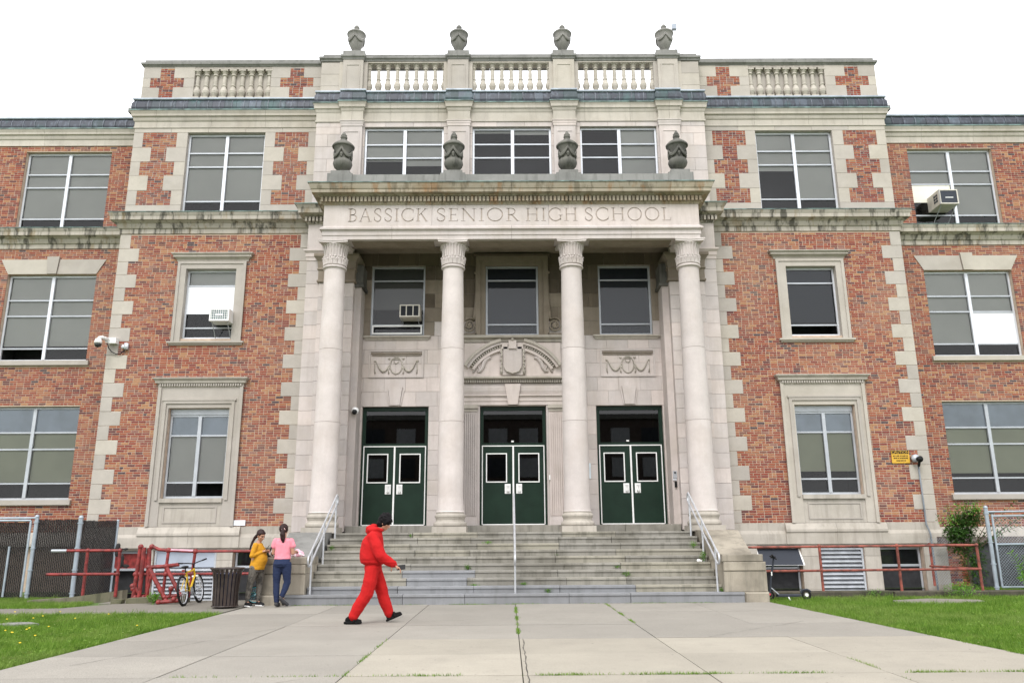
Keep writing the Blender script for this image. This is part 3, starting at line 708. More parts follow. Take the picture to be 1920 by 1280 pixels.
# back wall of the porch recess
doors = [(-4.19, -2.34, 1.65, 4.90), (-.91, .94, 1.65, 4.90), (2.34, 4.20, 1.65, 4.90)]
rwin = [(-4.06, -2.51, 6.93, 9.04), (-.75, .77, 6.93, 9.04), (2.52, 4.04, 6.93, 9.04)]
part('recess_wall', wall([(-4.6, 4.6, 1.0, 9.6)], doors+rwin, YD+.012, .28), 'joint', school)
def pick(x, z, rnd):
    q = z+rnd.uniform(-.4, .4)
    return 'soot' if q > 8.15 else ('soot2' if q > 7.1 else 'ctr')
zr = [1.65+.4063*k for k in range(9)][:9]+[5.32, 5.72, 6.12, 6.53, 6.93, 7.35, 7.77, 8.19, 8.61, 9.04, 9.42]
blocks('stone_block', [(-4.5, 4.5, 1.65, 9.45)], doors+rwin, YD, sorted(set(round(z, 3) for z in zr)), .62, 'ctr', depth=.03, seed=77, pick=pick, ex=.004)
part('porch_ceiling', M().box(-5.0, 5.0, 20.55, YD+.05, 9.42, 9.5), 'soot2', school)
# second floor sills, panels and keystones in the recess
for cx in (-3.28, 3.28):
    part('window_sill', sweep([(cx-.86, YD+.05), (cx-.86, YD), (cx+.86, YD), (cx+.86, YD+.05)], [(-.04, 6.80), (.04, 6.81), (.05, 6.85), (.10, 6.88), (.10, 6.925), (-.04, 6.93)]), 'bays', school)
    pn = part('carved_panel', rect_frame(cx-.78, cx+.78, 5.72, 6.52, .05, YD-.035, YD+.001, bottom=True), 'ctr', school)
    part('panel_moulding', M().box(cx-.72, cx+.72, YD-.045, YD, 6.40, 6.43).box(cx-.69, cx+.69, YD-.03, YD, 6.35, 6.37), 'soot2', pn)
    # swag: two garlands either side of an oval shield
    for s in (-1, 1):
        g = M(); g.smooth = True
        pts = [(cx+s*(.17+.40*t), YD-.02, 6.12-.26*math.sin(math.pi*min(1, t*1.0))+(.08*t)) for t in [i/10 for i in range(11)]]
        g.tube(pts, [.012+.022*math.sin(math.pi*i/10) for i in range(11)], 6)
        g.ball((cx+s*.60, YD-.01, 6.20), .035, 6); g.ball((cx+s*.20, YD-.01, 6.27), .035, 6)
        g.tube([(cx+s*.59, YD-.01, 6.16), (cx+s*.61, YD-.01, 5.98), (cx+s*.585, YD-.01, 5.84)], [.02, .012, .022], 6)
        g.tube([(cx+s*.19, YD-.01, 6.03), (cx+s*.22, YD-.01, 5.92), (cx+s*.20, YD-.01, 5.83)], [.03, .014, .022], 6)
        part('garland', g, 'bays', pn)
    sh = M(); sh.smooth = True
    pts = [(cx+.17*math.cos(t), YD-.012, 6.07+.24*math.sin(t)) for t in [math.pi*2*i/24 for i in range(25)]]
    sh.tube(pts, .018, 6)
    pts = [(cx+.07*math.cos(t), YD-.014, 6.22+.09*math.sin(t)) for t in [math.pi*(1+i/10) for i in range(11)]]
    sh.tube(pts, .014, 6).box(cx-.09, cx+.09, YD-.03, YD, 6.24, 6.27)
    part('shield', sh, 'bays', pn)
    ky = M().prism([(cx-.13, 4.93), (cx+.13, 4.93), (cx+.20, 5.45), (cx-.20, 5.45)], YD-.06, YD+.01).prism([(cx-.17, 4.93), (cx-.135, 4.93), (cx-.205, 5.36), (cx-.25, 5.36)], YD-.03, YD+.01).prism([(cx+.135, 4.93), (cx+.17, 4.93), (cx+.25, 5.36), (cx+.205, 5.36)], YD-.03, YD+.01)
    part('keystone', ky, 'ctr', school)
# centre window: eared architrave and side volutes, ledge
m = rect_frame(-1.04, 1.06, 6.93, 9.30, .14, YD-.10, YD+.01); rect_frame(-.90, .92, 6.93, 9.16, .14, YD-.06, YD+.01, m)
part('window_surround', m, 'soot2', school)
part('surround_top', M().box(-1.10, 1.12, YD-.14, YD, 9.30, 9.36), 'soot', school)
part('pediment_ledge', sweep([(-1.42, YD+.02), (-1.42, YD), (1.45, YD), (1.45, YD+.02)], [(-.01, 6.72), (.06, 6.73), (.06, 6.80), (.16, 6.84), (.17, 6.91), (-.01, 6.925)]), 'bays', school)
for s in (-1, 1):
    g = M(); g.smooth = True
    cx, cz = .01+s*1.22, 7.22
    pts = []
    for i in range(40):
        t = i/39*2*math.pi*1.9; r = .21*(1-i/52)
        pts.append((cx-s*r*math.cos(t+.9), YD-.08, cz+r*math.sin(t+.9)*1.05))
    g.tube(pts, .026, 6)
    g.tube([(cx-s*.13, YD-.08, cz+.17), (cx-s*.14, YD-.08, cz+.32), (cx-s*.16, YD-.07, cz+.55), (cx-s*.17, YD-.06, cz+.9), (cx-s*.17, YD-.06, cz+1.5)], [.045, .04, .03, .022, .02], 6)
    g.ball((cx-s*.17, YD-.06, cz+1.58), .05, 6); g.ball((cx, YD-.06, cz), .07, 8, (1, .6, 1.3))
    g.box(*sorted((cx-.20, cx+.20)), YD-.10, YD, 6.93, 6.98)
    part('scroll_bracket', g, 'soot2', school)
# broken segmental pediment
pc = .015; ry = YD-.16
part('tympanum', M().box(pc-1.36, pc+1.36, YD-.05, YD+.0, 5.72, 6.70), 'ctr', school)
cz0, R0 = 5.22, 1.60       # arc centre
def arc(r, a): return (pc+r*math.sin(a), cz0+r*math.cos(a))
for s in (-1, 1):
    for r0, r1, y0, nm, mt in ((1.52, 1.60, YD-.22, 'arch_moulding', 'bays'), (1.44, 1.52, YD-.17, 'arch_moulding', 'ctr'), (1.28, 1.36, YD-.12, 'arch_moulding', 'ctr')):
        m = M(); n = 12; a0, a1 = (.21, 1.03 if r0 > 1.3 else 1.0)
        A = [s*(a0+(a1-a0)*i/n) for i in range(n+1)]
        for i in range(n):
            q = [arc(r0, A[i]), arc(r1, A[i]), arc(r1, A[i+1]), arc(r0, A[i+1])]
            if s < 0: q = q[::-1]
            m.prism(q, y0, YD-.03)
        part(nm, m, mt, school)
    m = M(); n = 15
    for i in range(n):
        a = s*(.24+.74*(i+.2)/n); b = s*(.24+.74*(i+.75)/n)
        q = [arc(1.365, a), arc(1.435, a), arc(1.435, b), arc(1.365, b)]
        if s < 0: q = q[::-1]
        m.prism(q, YD-.14, YD-.03)
    part('dentil_course', m, 'bays', school, stuff=True)
    g = M(); g.smooth = True           # carved s-scroll in the tympanum
    g.tube([(pc+s*x, YD-.06, z) for x, z in ((.62, 6.28), (.72, 6.24), (.80, 6.14), (.84, 6.0), (.92, 5.88), (1.0, 5.86))], [.05, .06, .065, .06, .045, .03], 6)
    g.tube([(pc+s*x, YD-.06, z) for x, z in ((1.12, 5.84), (.98, 6.04), (.90, 5.84))], .034, 6)
    part('scroll', g, 'ctr', school)
# cartouche
m = M().prism([(pc-.26, 6.56), (pc-.25, 5.98), (pc-.18, 5.86), (pc, 5.78), (pc+.18, 5.86), (pc+.25, 5.98), (pc+.26, 6.56)], YD-.17, YD-.03)
m.prism([(pc-.36, 6.70), (pc-.37, 5.90), (pc-.28, 5.76), (pc+.28, 5.76), (pc+.37, 5.90), (pc+.36, 6.70)], YD-.11, YD-.04)
ct = part('cartouche', m, 'ctr', school)
m = M().box(pc-.11, pc+.11, YD-.22, YD-.08, 6.50, 6.74).box(pc-.30, pc-.14, YD-.17, YD-.10, 6.50, 6.66).box(pc+.14, pc+.30, YD-.17, YD-.10, 6.50, 6.66)
part('cartouche_crown', m, 'ctr', ct)
g = M(); g.smooth = True
for s in (-1, 1):
    g.tube([(pc+s*.31, YD-.13, 6.52), (pc+s*.30, YD-.13, 6.2), (pc+s*.31, YD-.13, 5.9), (pc+s*.33, YD-.13, 5.78)], [.03, .02, .028, .04], 6)
    for k in range(6): g.ball((pc+s*(.31+.02*(k % 2)), YD-.14, 5.86+.11*k), .032, 5)
    g.tube([(pc+s*.25, YD-.16, 6.0), (pc+s*.18, YD-.165, 5.86), (pc, YD-.17, 5.79)], .014, 5)
g.ball((pc, YD-.2, 6.76), .05, 6); g.ball((pc-.36, YD-.12, 6.70), .04, 6); g.ball((pc+.36, YD-.12, 6.70), .04, 6)
part('cartouche_leaves', g, 'bays', ct)
# entablature over the middle door
for nm, prof, mt, x in (('pediment_shelf', [(-.01, 5.62), (.12, 5.63), (.20, 5.66), (.20, 5.71), (-.01, 5.73)], 'bays', 1.40),
                        ('door_frieze', [(-.01, 5.22), (.03, 5.22), (.06, 5.32), (.065, 5.42), (.04, 5.52), (-.01, 5.53)], 'ctr', 1.38),
                        ('door_architrave', [(-.01, 4.92), (.05, 4.92), (.05, 5.02), (.07, 5.03), (.07, 5.14), (.12, 5.17), (.12, 5.21), (-.01, 5.22)], 'ctr', 1.38)):
    part(nm, sweep([(pc-x, YD+.02), (pc-x, YD), (pc+x, YD), (pc+x, YD+.02)], prof), mt, school)
part('dentil_course', dentils(pc-1.40, pc+1.40, 44, YD-.13, YD, 5.545, 5.62), 'bays', school, stuff=True)
part('keystone', M().prism([(pc-.13, 4.80 if 0 else 4.92), (pc+.13, 4.92), (pc+.22, 5.50), (pc-.22, 5.50)], YD-.15, YD), 'ctr', school)
for s in (-1, 1):
    cx = pc+s*1.20; m = M()
    m.box(cx-.20, cx+.20, YD-.06, YD+.01, 1.66, 4.86)
    for k in range(7): m.box(cx-.19+.057*k, cx-.19+.057*k+.032, YD-.095, YD-.06, 1.90, 4.70)
    fp = part('fluted_pilaster', m, 'ctr', school)
    part('pilaster_base', M().box(cx-.23, cx+.23, YD-.11, YD, 1.65, 1.80).box(cx-.215, cx+.215, YD-.09, YD, 1.80, 1.88), 'ctr', fp)
    part('pilaster_capital', M().box(cx-.21, cx+.21, YD-.09, YD, 4.74, 4.80).box(cx-.23, cx+.23, YD-.13, YD, 4.82, 4.92), 'bays', fp)
part('door_surround', M().box(pc-1.0, pc-.92, YD-.04, YD+.01, 1.65, 4.90).box(pc+.93, pc+1.01, YD-.04, YD+.01, 1.65, 4.90), 'ctr', school)

# ---- entrance doors
def door_set(x0, x1):
    z0, z1 = 1.66, 4.89; y = YD+.10; mid = (x0+x1)/2
    fr = part('door_frame', M().box(x0, x0+.05, y, y+.1, z0, z1).box(x1-.05, x1, y, y+.1, z0, z1).box(x0+.05, x1-.05, y, y+.1, z1-.10, z1).box(x0+.05, x1-.05, y, y+.1, 3.81, 3.88)
              .box(x0+.05, x0+.09, y+.02, y+.1, 3.88, z1-.10).box(x1-.09, x1-.05, y+.02, y+.1, 3.88, z1-.10), 'green', school)
    part('transom_pane', M().add([(x0+.05,y+.05,3.88),(x1-.05,y+.05,3.88),(x1-.05,y+.05,z1-.10),(x0+.05,y+.05,z1-.10)], [(0,1,2,3)]), 'doorglass', fr)
    part('weather_strip', M().box(x0+.05, x1-.05, y-.012, y+.02, 3.785, 3.812).box(x0+.05, x0+.075, y-.012, y+.02, z0+.02, 3.785).box(x1-.075, x1-.05, y-.012, y+.02, z0+.02, 3.785).box(mid-.022, mid+.022, y-.015, y+.02, z0+.02, 3.785).box(x0+.075, x1-.075, y-.012, y+.02, z0+.005, z0+.03), 'white', fr)
    part('hallway_interior', M().add([(x0,y+.15,z0),(x1,y+.15,z0),(x1,y+.15,z1),(x0,y+.15,z1),(x0,y+1.5,z0),(x1,y+1.5,z0),(x1,y+1.5,z1),(x0,y+1.5,z1)], [(0,4,5,1),(1,5,6,2),(2,6,7,3),(3,7,4,0),(4,5,6,7)]), 'dark', fr)
    for s, (a, b) in ((-1, (x0+.078, mid-.026)), (1, (mid+.026, x1-.078))):
        va, vb = (a+.09, a+.66) if s < 0 else (b-.66, b-.09)
        va, vb = ((a+b)/2-.29, (a+b)/2+.29)
        if s < 0: va -= .03; vb -= .03
        else: va += .0; vb += .0
        m = M().box(a, b, y+.005, y+.05, z0+.03, 2.80).box(a, b, y+.005, y+.05, 3.60, 3.785).box(a, va, y+.005, y+.05, 2.80, 3.60).box(vb, b, y+.005, y+.05, 2.80, 3.60)
        dr = part('door', m, 'green', school)
        part('window_trim', rect_frame(va, vb, 2.80, 3.60, .028, y-.01, y+.02, bottom=True), 'white', dr)
        part('pane', M().add([(va+.028,y+.03,2.828),(vb-.028,y+.03,2.828),(vb-.028,y+.03,3.572),(va+.028,y+.03,3.572)], [(0,1,2,3)]), 'doorglass', dr)
        hx = b-.21 if s < 0 else a+.05
        part('handle', M().box(hx, hx+.16, y-.012, y+.004, 2.50, 2.76).box(hx+.055, hx+.075, y-.05, y-.03, 2.54, 2.72).box(hx+.105, hx+.125, y-.05, y-.03, 2.54, 2.72).box(hx+.055, hx+.125, y-.05, y-.012, 2.70, 2.72).box(hx+.055, hx+.125, y-.05, y-.012, 2.54, 2.56), 'white', dr)
for a, b in ((-4.18, -2.35), (-.90, .93), (2.35, 4.19)): door_set(a, b)

for x in (.0, 3.2): part('door_light', M().box(x-.035, x+.035, YD+.06, YD+.12, 3.90, 3.94), 'white', school)  # tiny exit lights as plain white boxes, not glowing
# ---- upper centre storey
cw = [(-4.31, -1.98, 10.6, 13.13), (-1.13, 1.19, 10.6, 13.13), (2.05, 4.32, 10.6, 13.13)]
part('upper_wall', wall([(-5.75, 5.75, 9.4, 14.2)], cw, YC+.012, .28), 'joint', school)
blocks('stone_block', [(-5.755, 5.755, 10.5, 13.32)], cw, YC, [10.5, 10.9, 11.3, 11.7, 12.1, 12.5, 12.9, 13.13, 13.32], .8, 'ctr', depth=.03, seed=55, ex=.003)
part('corner_return', M().box(-5.76, -5.745, YC+.03, YB, 10.5, 13.9).box(5.745, 5.76, YC+.03, YB, 10.5, 13.9), 'ctr', school)
PIL = [(-4.99, -4.37), (-1.85, -1.21), (1.27, 1.91), (4.38, 5.0)]
for a, b in PIL:
    m = M().box(a, b, YC-.10, YC+.02, 10.6, 13.10); rect_frame(a+.08, b-.08, 10.8, 12.95, .03, YC-.115, YC-.099, m)
    pl = part('upper_pilaster', m, 'ctr', school)
    part('pilaster_capital', sweep([(a, YC), (a, YC-.10), (b, YC-.10), (b, YC)], [(-.01, 13.10), (.015, 13.11), (.02, 13.18), (.03, 13.20), (.03, 13.24), (.05, 13.27), (.05, 13.285), (-.01, 13.29)]), 'ctr', pl)
def broken_path(half, Y, step, pil=PIL, e=.0, endY=YB):
    p = [(-half, endY), (-half, Y)]
    for a, b in pil: p += [(a-e, Y), (a-e, Y-step), (b+e, Y-step), (b+e, Y)]
    return p+[(half, Y), (half, endY)]
bpth = broken_path(5.755, YC, .10)
cornice('cornice_stone', bpth, [(-.02, 13.28), (.03, 13.29), (.03, 13.34), (.01, 13.35), (.01, 13.58), (.03, 13.62), (.045, 13.69), (.075, 13.71), (.08, 13.79), (.10, 13.84), (.11, 13.875), (-.02, 13.89)], 'cornt', 1.5, school)
part('flashing', sweep(bpth, [(-.01, 13.88), (.115, 13.878), (.123, 13.865), (.123, 13.885), (.09, 13.92), (-.01, 13.94)]), 'verd', school)
cornice('copper_panel', bpth, [(-.1, 13.90), (.06, 13.91), (.085, 14.0), (.08, 14.12), (.03, 14.24), (-.1, 14.25)], 'copper', .36, school)
part('lead_lip', sweep(bpth, [(-.4, 14.235), (.06, 14.24), (.075, 14.26), (.07, 14.30), (.0, 14.325), (-.4, 14.33)]), 'lip', school)
sm = M()
for k in range(33):
    x = -5.75+.36*k
    if not any(a-.1 < x < b+.1 for a, b in PIL): sweep([(x-.012, YC), (x+.012, YC)], [(.0, 13.91), (.068, 13.91), (.097, 14.0), (.092, 14.12), (.04, 14.245)], sm)
part('copper_seam', sm, 'seam', school, stuff=True)
# balustrade
YP = 21.4
opn = [(-4.34, -1.98), (-1.15, 1.21), (2.0, 4.38)]
blocks('stone_block', [(-5.75, -5.0, 14.2, 15.42), (5.02, 5.75, 14.2, 15.42)], [], YP, [14.2, 14.62, 15.02, 15.42], .6, 'bay', depth=.35, seed=61)
part('balustrade_core', M().box(-5.74, -4.4, YP+.02, YP+.3, 14.2, 15.42).box(-1.93, -1.2, YP+.02, YP+.3, 14.2, 15.42).box(1.25, 1.96, YP+.02, YP+.3, 14.2, 15.42).box(4.43, 5.74, YP+.02, YP+.3, 14.2, 15.42), 'joint', school)
for a, b in ((-5.07, -4.46), (-1.90, -1.27), (1.30, 1.94), (4.48, 5.09)):
    m = M().box(a, b, YP-.12, YP+.35, 14.2, 15.44); rect_frame(a+.09, b-.09, 14.42, 15.28, .03, YP-.135, YP-.119, m, bottom=True)
    part('balustrade_pedestal', m, 'bay', school)
    for q in ((a-.12, a), (b, b+.12)):
        part('jamb_stone', M().box(q[0], q[1], YP-.03, YP+.3, 14.2, 15.42), 'bay', school)
part('bottom_rail', M().box(-5.7, 5.7, YP+.0, YP+.33, 14.2, 14.44), 'bay', school)
br_ = baluster_mesh(.98, 1.08)
for i, (a, b) in enumerate(opn):
    part('top_rail', M().box(a, b, YP+.0, YP+.3, 15.40, 15.44), 'cornt', school)
    for k in range(9): link('baluster', br_, school, (a+.03+(b-a-.06)*k/8, YP+.14, 14.44))
ped = [(-5.07, -4.46), (-1.90, -1.27), (1.30, 1.94), (4.48, 5.09)]
cpth = broken_path(5.755, YP, .12, ped, 0, 22.2)
capc = [(-.5, 15.44), (.015, 15.45), (.03, 15.50), (.07, 15.53), (.07, 15.59), (.02, 15.62), (-.5, 15.64)]
cornice('coping_stone', cpth, capc, 'grey', 1.3, school)
part('coping_top', sweep(broken_path(5.72, YP+.03, .12, ped, 0, 22.2), [(-.45, 15.62), (0, 15.625), (0, 15.71), (-.45, 15.72)]), 'grey', school)

# ---- porch entablature
pp = [(-5.05, YC), (-5.05, YE), (5.05, YE), (5.05, YC)]
def psplit(nm, prof, mt, L): cornice(nm, pp, prof, mt, L, school)
psplit('architrave_stone', [(-.6, 9.07), (.0, 9.07), (.0, 9.18), (.02, 9.185), (.02, 9.30), (.05, 9.33), (.08, 9.335), (.08, 9.38), (.03, 9.42), (.0, 9.45), (-.6, 9.45)], 'ctr', 3.1)
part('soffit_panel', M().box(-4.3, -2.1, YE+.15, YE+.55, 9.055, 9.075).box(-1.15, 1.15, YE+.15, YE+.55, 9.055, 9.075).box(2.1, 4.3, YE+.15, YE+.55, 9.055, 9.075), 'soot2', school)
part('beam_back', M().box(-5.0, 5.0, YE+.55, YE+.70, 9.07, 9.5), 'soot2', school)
psplit('cornice_stone', [(-.3, 10.05), (.02, 10.05), (.03, 10.08), (.055, 10.10), (.055, 10.245), (.13, 10.265), (.15, 10.29), (.29, 10.305), (.30, 10.39), (.32, 10.40), (.35, 10.48), (.37, 10.555), (-.3, 10.57)], 'porchc', 2.1)
part('flashing', sweep(pp, [(-.3, 10.565), (.375, 10.558), (.388, 10.545), (.388, 10.572), (-.3, 10.62)]), 'verd', school)
dm = dentils(-5.14, 5.14, 97, YE-.14, YE-.05, 10.11, 10.24, .6)
part('dentil_course', dm, 'porchc', school, stuff=True)
for s in (-1, 1):
    m = M()
    for k in range(11): m.box(*sorted((5.10*s, 5.19*s)), YE+.02+.105*k, YE+.085+.105*k, 10.11, 10.24)
    part('dentil_course', m, 'porchc', school, stuff=True)
part('porch_roof', M().box(-5.0, 5.0, YE+.05, YC, 10.50, 10.60), 'lip', school)
part('blocking_course', M().box(-4.98, 4.98, YE+.02, YE+.4, 10.52, 10.96), 'grey', school)

# ---- engraved frieze
GLY = {}
def C(cx, cz, rx, rz, a0, a1, n=14): return [(cx+rx*math.cos(R(a0+(a1-a0)*i/n)), cz+rz*math.sin(R(a0+(a1-a0)*i/n))) for i in range(n+1)]
TH, TN, SF = .125, .062, .04     # thick, thin, serif
def serif(x, z, w): return ([(x-w/2, z), (x+w/2, z)], SF)
GLY['I'] = (.30, [([(.15, 0), (.15, 1)], TH), serif(.15, .02, .30), serif(.15, .98, .30)])
GLY['B'] = (.60, [([(.16, 0), (.16, 1)], TH), ([(.02, .98), (.28, .98)]+C(.28, .75, .22, .23, 90, -90)+[(.16, .52)], .09), ([(.16, .52), (.30, .52)]+C(.30, .27, .26, .25, 90, -90)+[(.02, .02)], .10)])
GLY['A'] = (.82, [([(.10, 0), (.40, 1)], TN), ([(.40, 1), (.72, 0)], TH), ([(.22, .36), (.60, .36)], .055), serif(.10, .02, .24), serif(.72, .02, .26)])
GLY['S'] = (.56, [(C(.28, .755, .205, .235, 25, 200, 12)+[(.16, .62), (.40, .42)]+C(.275, .26, .215, .25, 25, -155, 12), .10), ([(.475, .70), (.475, .90)], .045), ([(.065, .12), (.065, .32)], .045)])
GLY['C'] = (.86, [(C(.48, .50, .42, .49, 42, 318, 26), .10), ([(.80, .68), (.80, .92)], .045), ([(.80, .10), (.80, .30)], .045)])
GLY['K'] = (.76, [([(.15, 0), (.15, 1)], TH), serif(.15, .02, .30), serif(.15, .98, .30), ([(.20, .48), (.62, .98)], TN), ([(.33, .60), (.70, .0)], TH), serif(.64, .98, .22), serif(.70, .02, .20)])
GLY['E'] = (.56, [([(.15, 0), (.15, 1)], TH), ([(.02, .98), (.50, .98)], .05), ([(.15, .52), (.42, .52)], .05), ([(.02, .02), (.52, .02)], .05), ([(.50, .98), (.50, .84)], .045), ([(.52, .02), (.53, .18)], .045), ([(.42, .44), (.42, .60)], .04)])
GLY['N'] = (.90, [([(.15, 0), (.15, 1)], TN), ([(.12, 1), (.76, .0)], TH), ([(.76, 0), (.76, 1)], TN), serif(.15, .02, .24), serif(.10, .98, .20), serif(.76, .98, .24)])
GLY['O'] = (.96, [(C(.48, .50, .42, .49, 0, 360, 32), .10)])
GLY['R'] = (.72, [([(.16, 0), (.16, 1)], TH), serif(.16, .02, .30), ([(.02, .98), (.28, .98)]+C(.28, .74, .24, .24, 90, -90)+[(.16, .50)], .09), ([(.32, .50), (.66, .0)], TH), serif(.68, .02, .16)])
GLY['H'] = (.86, [([(.15, 0), (.15, 1)], TH), ([(.71, 0), (.71, 1)], TH), ([(.15, .52), (.71, .52)], .05), serif(.15, .02, .28), serif(.15, .98, .28), serif(.71, .02, .28), serif(.71, .98, .28)])
GLY['G'] = (.90, [(C(.48, .50, .42, .49, 42, 322, 26), .10), ([(.80, .68), (.80, .92)], .045), ([(.80, .06), (.80, .44)], .10), serif(.80, .44, .26)])
GLY['L'] = (.58, [([(.15, 0), (.15, 1)], TH), ([(.02, .02), (.54, .02)], .05), serif(.15, .98, .30), ([(.54, .02), (.56, .22)], .045)])
def stroke(m, pts, wd, y0, y1):
    n = len(pts); L, Rr = [], []
    closed = n > 3 and (Vector(pts[0])-Vector(pts[-1])).length < 1e-4
    for i in range(n):
        a = Vector(pts[i-1 if i else (n-2 if closed else 0)]); b = Vector(pts[i+1 if i < n-1 else (1 if closed else n-1)])
        d = (b-a).normalized(); nn = Vector((-d.y, d.x))*wd/2; p = Vector(pts[i])
        L.append(p+nn); Rr.append(p-nn)
    k = len(m.v); vs = []
    for y in (y0, y1):
        for q in L: vs.append((q.x, y, q.y))
        for q in Rr: vs.append((q.x, y, q.y))
    fs = []
    for i in range(n-1):
        fs += [(i, i+1, n+i+1, n+i)[::-1], (2*n+i, 2*n+i+1, 3*n+i+1, 3*n+i), (i, 2*n+i, 2*n+i+1, i+1)[::-1], (n+i, n+i+1, 3*n+i+1, 3*n+i)[::-1]]
    if not closed: fs += [(0, n, 3*n, 2*n)[::-1], (n-1, 3*n-1, 4*n-1, 2*n-1)[::-1]]
    m.add(vs, fs)
def word(txt, xa, xb, z0, h, y0, y1, sx=None):
    tot = sum(GLY[c][0] for c in txt)+.13*(len(txt)-1); s = (xb-xa)/tot; out = []; x = xa
    for c in txt:
        m = M()
        for pts, wd in GLY[c][1]: stroke(m, [(x+p*s, z0+q*h) for p, q in pts], wd*h*.80, y0, y1)
        out.append(m); x += (GLY[c][0]+.13)*s
    return out
words = [('BASSICK', -4.40, -2.26), ('SENIOR', -2.03, .19), ('HIGH', .38, 1.78), ('SCHOOL', 1.96, 4.30)]
lets = []
cut = M()
for t, a, b in words:
    for m in word(t, a, b, 9.575, .375, YE-.05, YE+.035): lets.append(m); cut.add(m.v, m.f)
def boolean(o, cutter, solver='EXACT'):
    md = o.modifiers.new('b', 'BOOLEAN'); md.object = cutter; md.operation = 'DIFFERENCE'; md.solver = solver
    if solver == 'EXACT': md.use_self = True
    dg = bpy.context.evaluated_depsgraph_get(); me = bpy.data.meshes.new_from_object(o.evaluated_get(dg))
    o.modifiers.clear(); o.data = me; return me
fz = [(-5.05, -2.145), (-2.139, 1.0), (1.006, 5.05)]
for a, b in fz:
    fo = part('frieze_stone', M().box(a, b, YE, YE+.25, 9.45, 10.05), 'ctr', school)
    cm = M()
    for m in lets:
        xs = [v[0] for v in m.v]
        if max(xs) > a and min(xs) < b: cm.add(m.v, m.f)
    co = link('cutter', cm.mesh('cutter', None))
    n0 = len(fo.data.polygons); me = boolean(fo, co); print('frieze polys', n0, len(me.polygons))
    bpy.data.objects.remove(co)
i = 0
for t, a, b in words:
    for m in word(t, a, b, 9.575, .375, YE+.022, YE+.034): part('letter', m, 'groove', school)
part('frieze_return', M().box(-5.05, -5.0, YE+.25, YC, 9.45, 10.05).box(5.0, 5.05, YE+.25, YC, 9.45, 10.05).box(-5.0, 5.0, YE+.25, YE+.3, 9.45, 10.05), 'ctr', school)

# ---- columns
CH = 9.0
def column_parts():
    sh = M(); sh.smooth = True
    prof = []
    for i in range(21):
        t = i/20; z = 1.98+(8.33-1.98)*t; r = .325-.055*max(0, (t-.25)/.75)**1.4; prof.append((r, z))
    drums = []
    for q, (i0, i1) in enumerate(((0, 7), (7, 13), (13, 20))):
        d_ = M(); d_.smooth = False; pf = ([(.36, 1.95), (.345, 1.975)] if q == 0 else [(prof[i0][0]-.012, prof[i0][1]+.001), (prof[i0][0], prof[i0][1]+.008)])+prof[i0+1:i1]+[(prof[i1][0], prof[i1][1]-.003)]+([(prof[i1][0]-.012, prof[i1][1])] if q < 2 else [])
        d_.smooth = False; d_.lathe(pf, n=112); drums.append(d_)
    base = M(); base.box(-.42, .42, -.42, .42, 1.46, 1.60)
    bs = [(.41, 1.60)]+[(.385+.032*math.cos(a), 1.655+.055*math.sin(a)) for a in [R(-90+22.5*i) for i in range(9)]]+[(.365, 1.72), (.355, 1.76), (.37, 1.80)]
    bs += [(.365+.024*math.cos(a), 1.855+.045*math.sin(a)) for a in [R(-90+30*i) for i in range(7)]]+[(.35, 1.91), (.35, 1.96)]
    base.lathe(bs, n=48)
    cap = M()
    cap.lathe([(.27, 8.31)]+[(.295+.026*math.cos(a), 8.355+.03*math.sin(a)) for a in [R(-90+30*i) for i in range(7)]]+[(.280, 8.40), (.280, 8.66)], n=48)
    def fl(i, t): return 1+(.035*(abs(math.sin(12*t))-.5) if 0 < i < 8 else 0)
    cap.lathe([(.270, 8.64), (.270, 8.68), (.272, 8.74), (.278, 8.80), (.288, 8.86), (.30, 8.92), (.33, 8.965), (.345, 8.985), (.34, 9.0)], n=96, mod=fl)
    for k in range(24):          # the upright tongues round the bell
        a = 2*math.pi*k/24
        pts = [(r*math.cos(a), r*math.sin(a), z) for r, z in ((.285, 8.64), (.287, 8.76), (.297, 8.86), (.318, 8.93), (.345, 8.968))]
        cap.tube(pts, [.017, .018, .020, .023, .019], 6)
    lv = M()
    for k in range(16):          # acanthus leaves with curled tips
        a = 2*math.pi*(k+.5)/16
        for da, zz, tip in ((0, 8.66, .335), (.11, 8.60, .32), (-.11, 8.60, .32)):
            pts = [(r*math.cos(a+da), r*math.sin(a+da), z) for r, z in ((.287, 8.42), (.295, 8.50), (.308, zz-.06), (tip, zz-.01), (tip+.010, zz-.045))]
            lv.tube(pts, [.026, .024, .02, .018, .01], 5)
    ab = M()
    pl = []
    for q in range(4):           # concave sided abacus
        for j in range(7):
            u = -1+2*j/6; x = .385*u; y = -(.345+.045*u*u)
            ang = q*math.pi/2; pl.append((x*math.cos(ang)-y*math.sin(ang), x*math.sin(ang)+y*math.cos(ang)))
    ab.zprism(pl, 8.995, 9.04); ab.zprism([(x*1.04, y*1.04) for x, y in pl], 9.04, 9.072)
    return drums, base, cap, lv, ab
drums, base, cap, lv, ab = column_parts()
dms = [d.mesh('column_drum', MT['column']) for d in drums]
ms = [None, base.mesh('column_base', MT['bays']), cap.mesh('column_capital', MT['column']), lv.mesh('capital_leaves', MT['column']), ab.mesh('abacus', MT['column'])]
COLX = [-4.76, -1.575, 1.60, 4.76]
for i, x in enumerate(COLX):
    c0 = link('column', dms[0], school, (x, 20.2, 0))
    for q in (1, 2): link('column_drum', dms[q], c0, inv=False)
    for nm, me in (('column_base', ms[1]), ('capital', ms[2]), ('capital_leaves', ms[3]), ('abacus', ms[4])): link(nm, me, c0, inv=False)
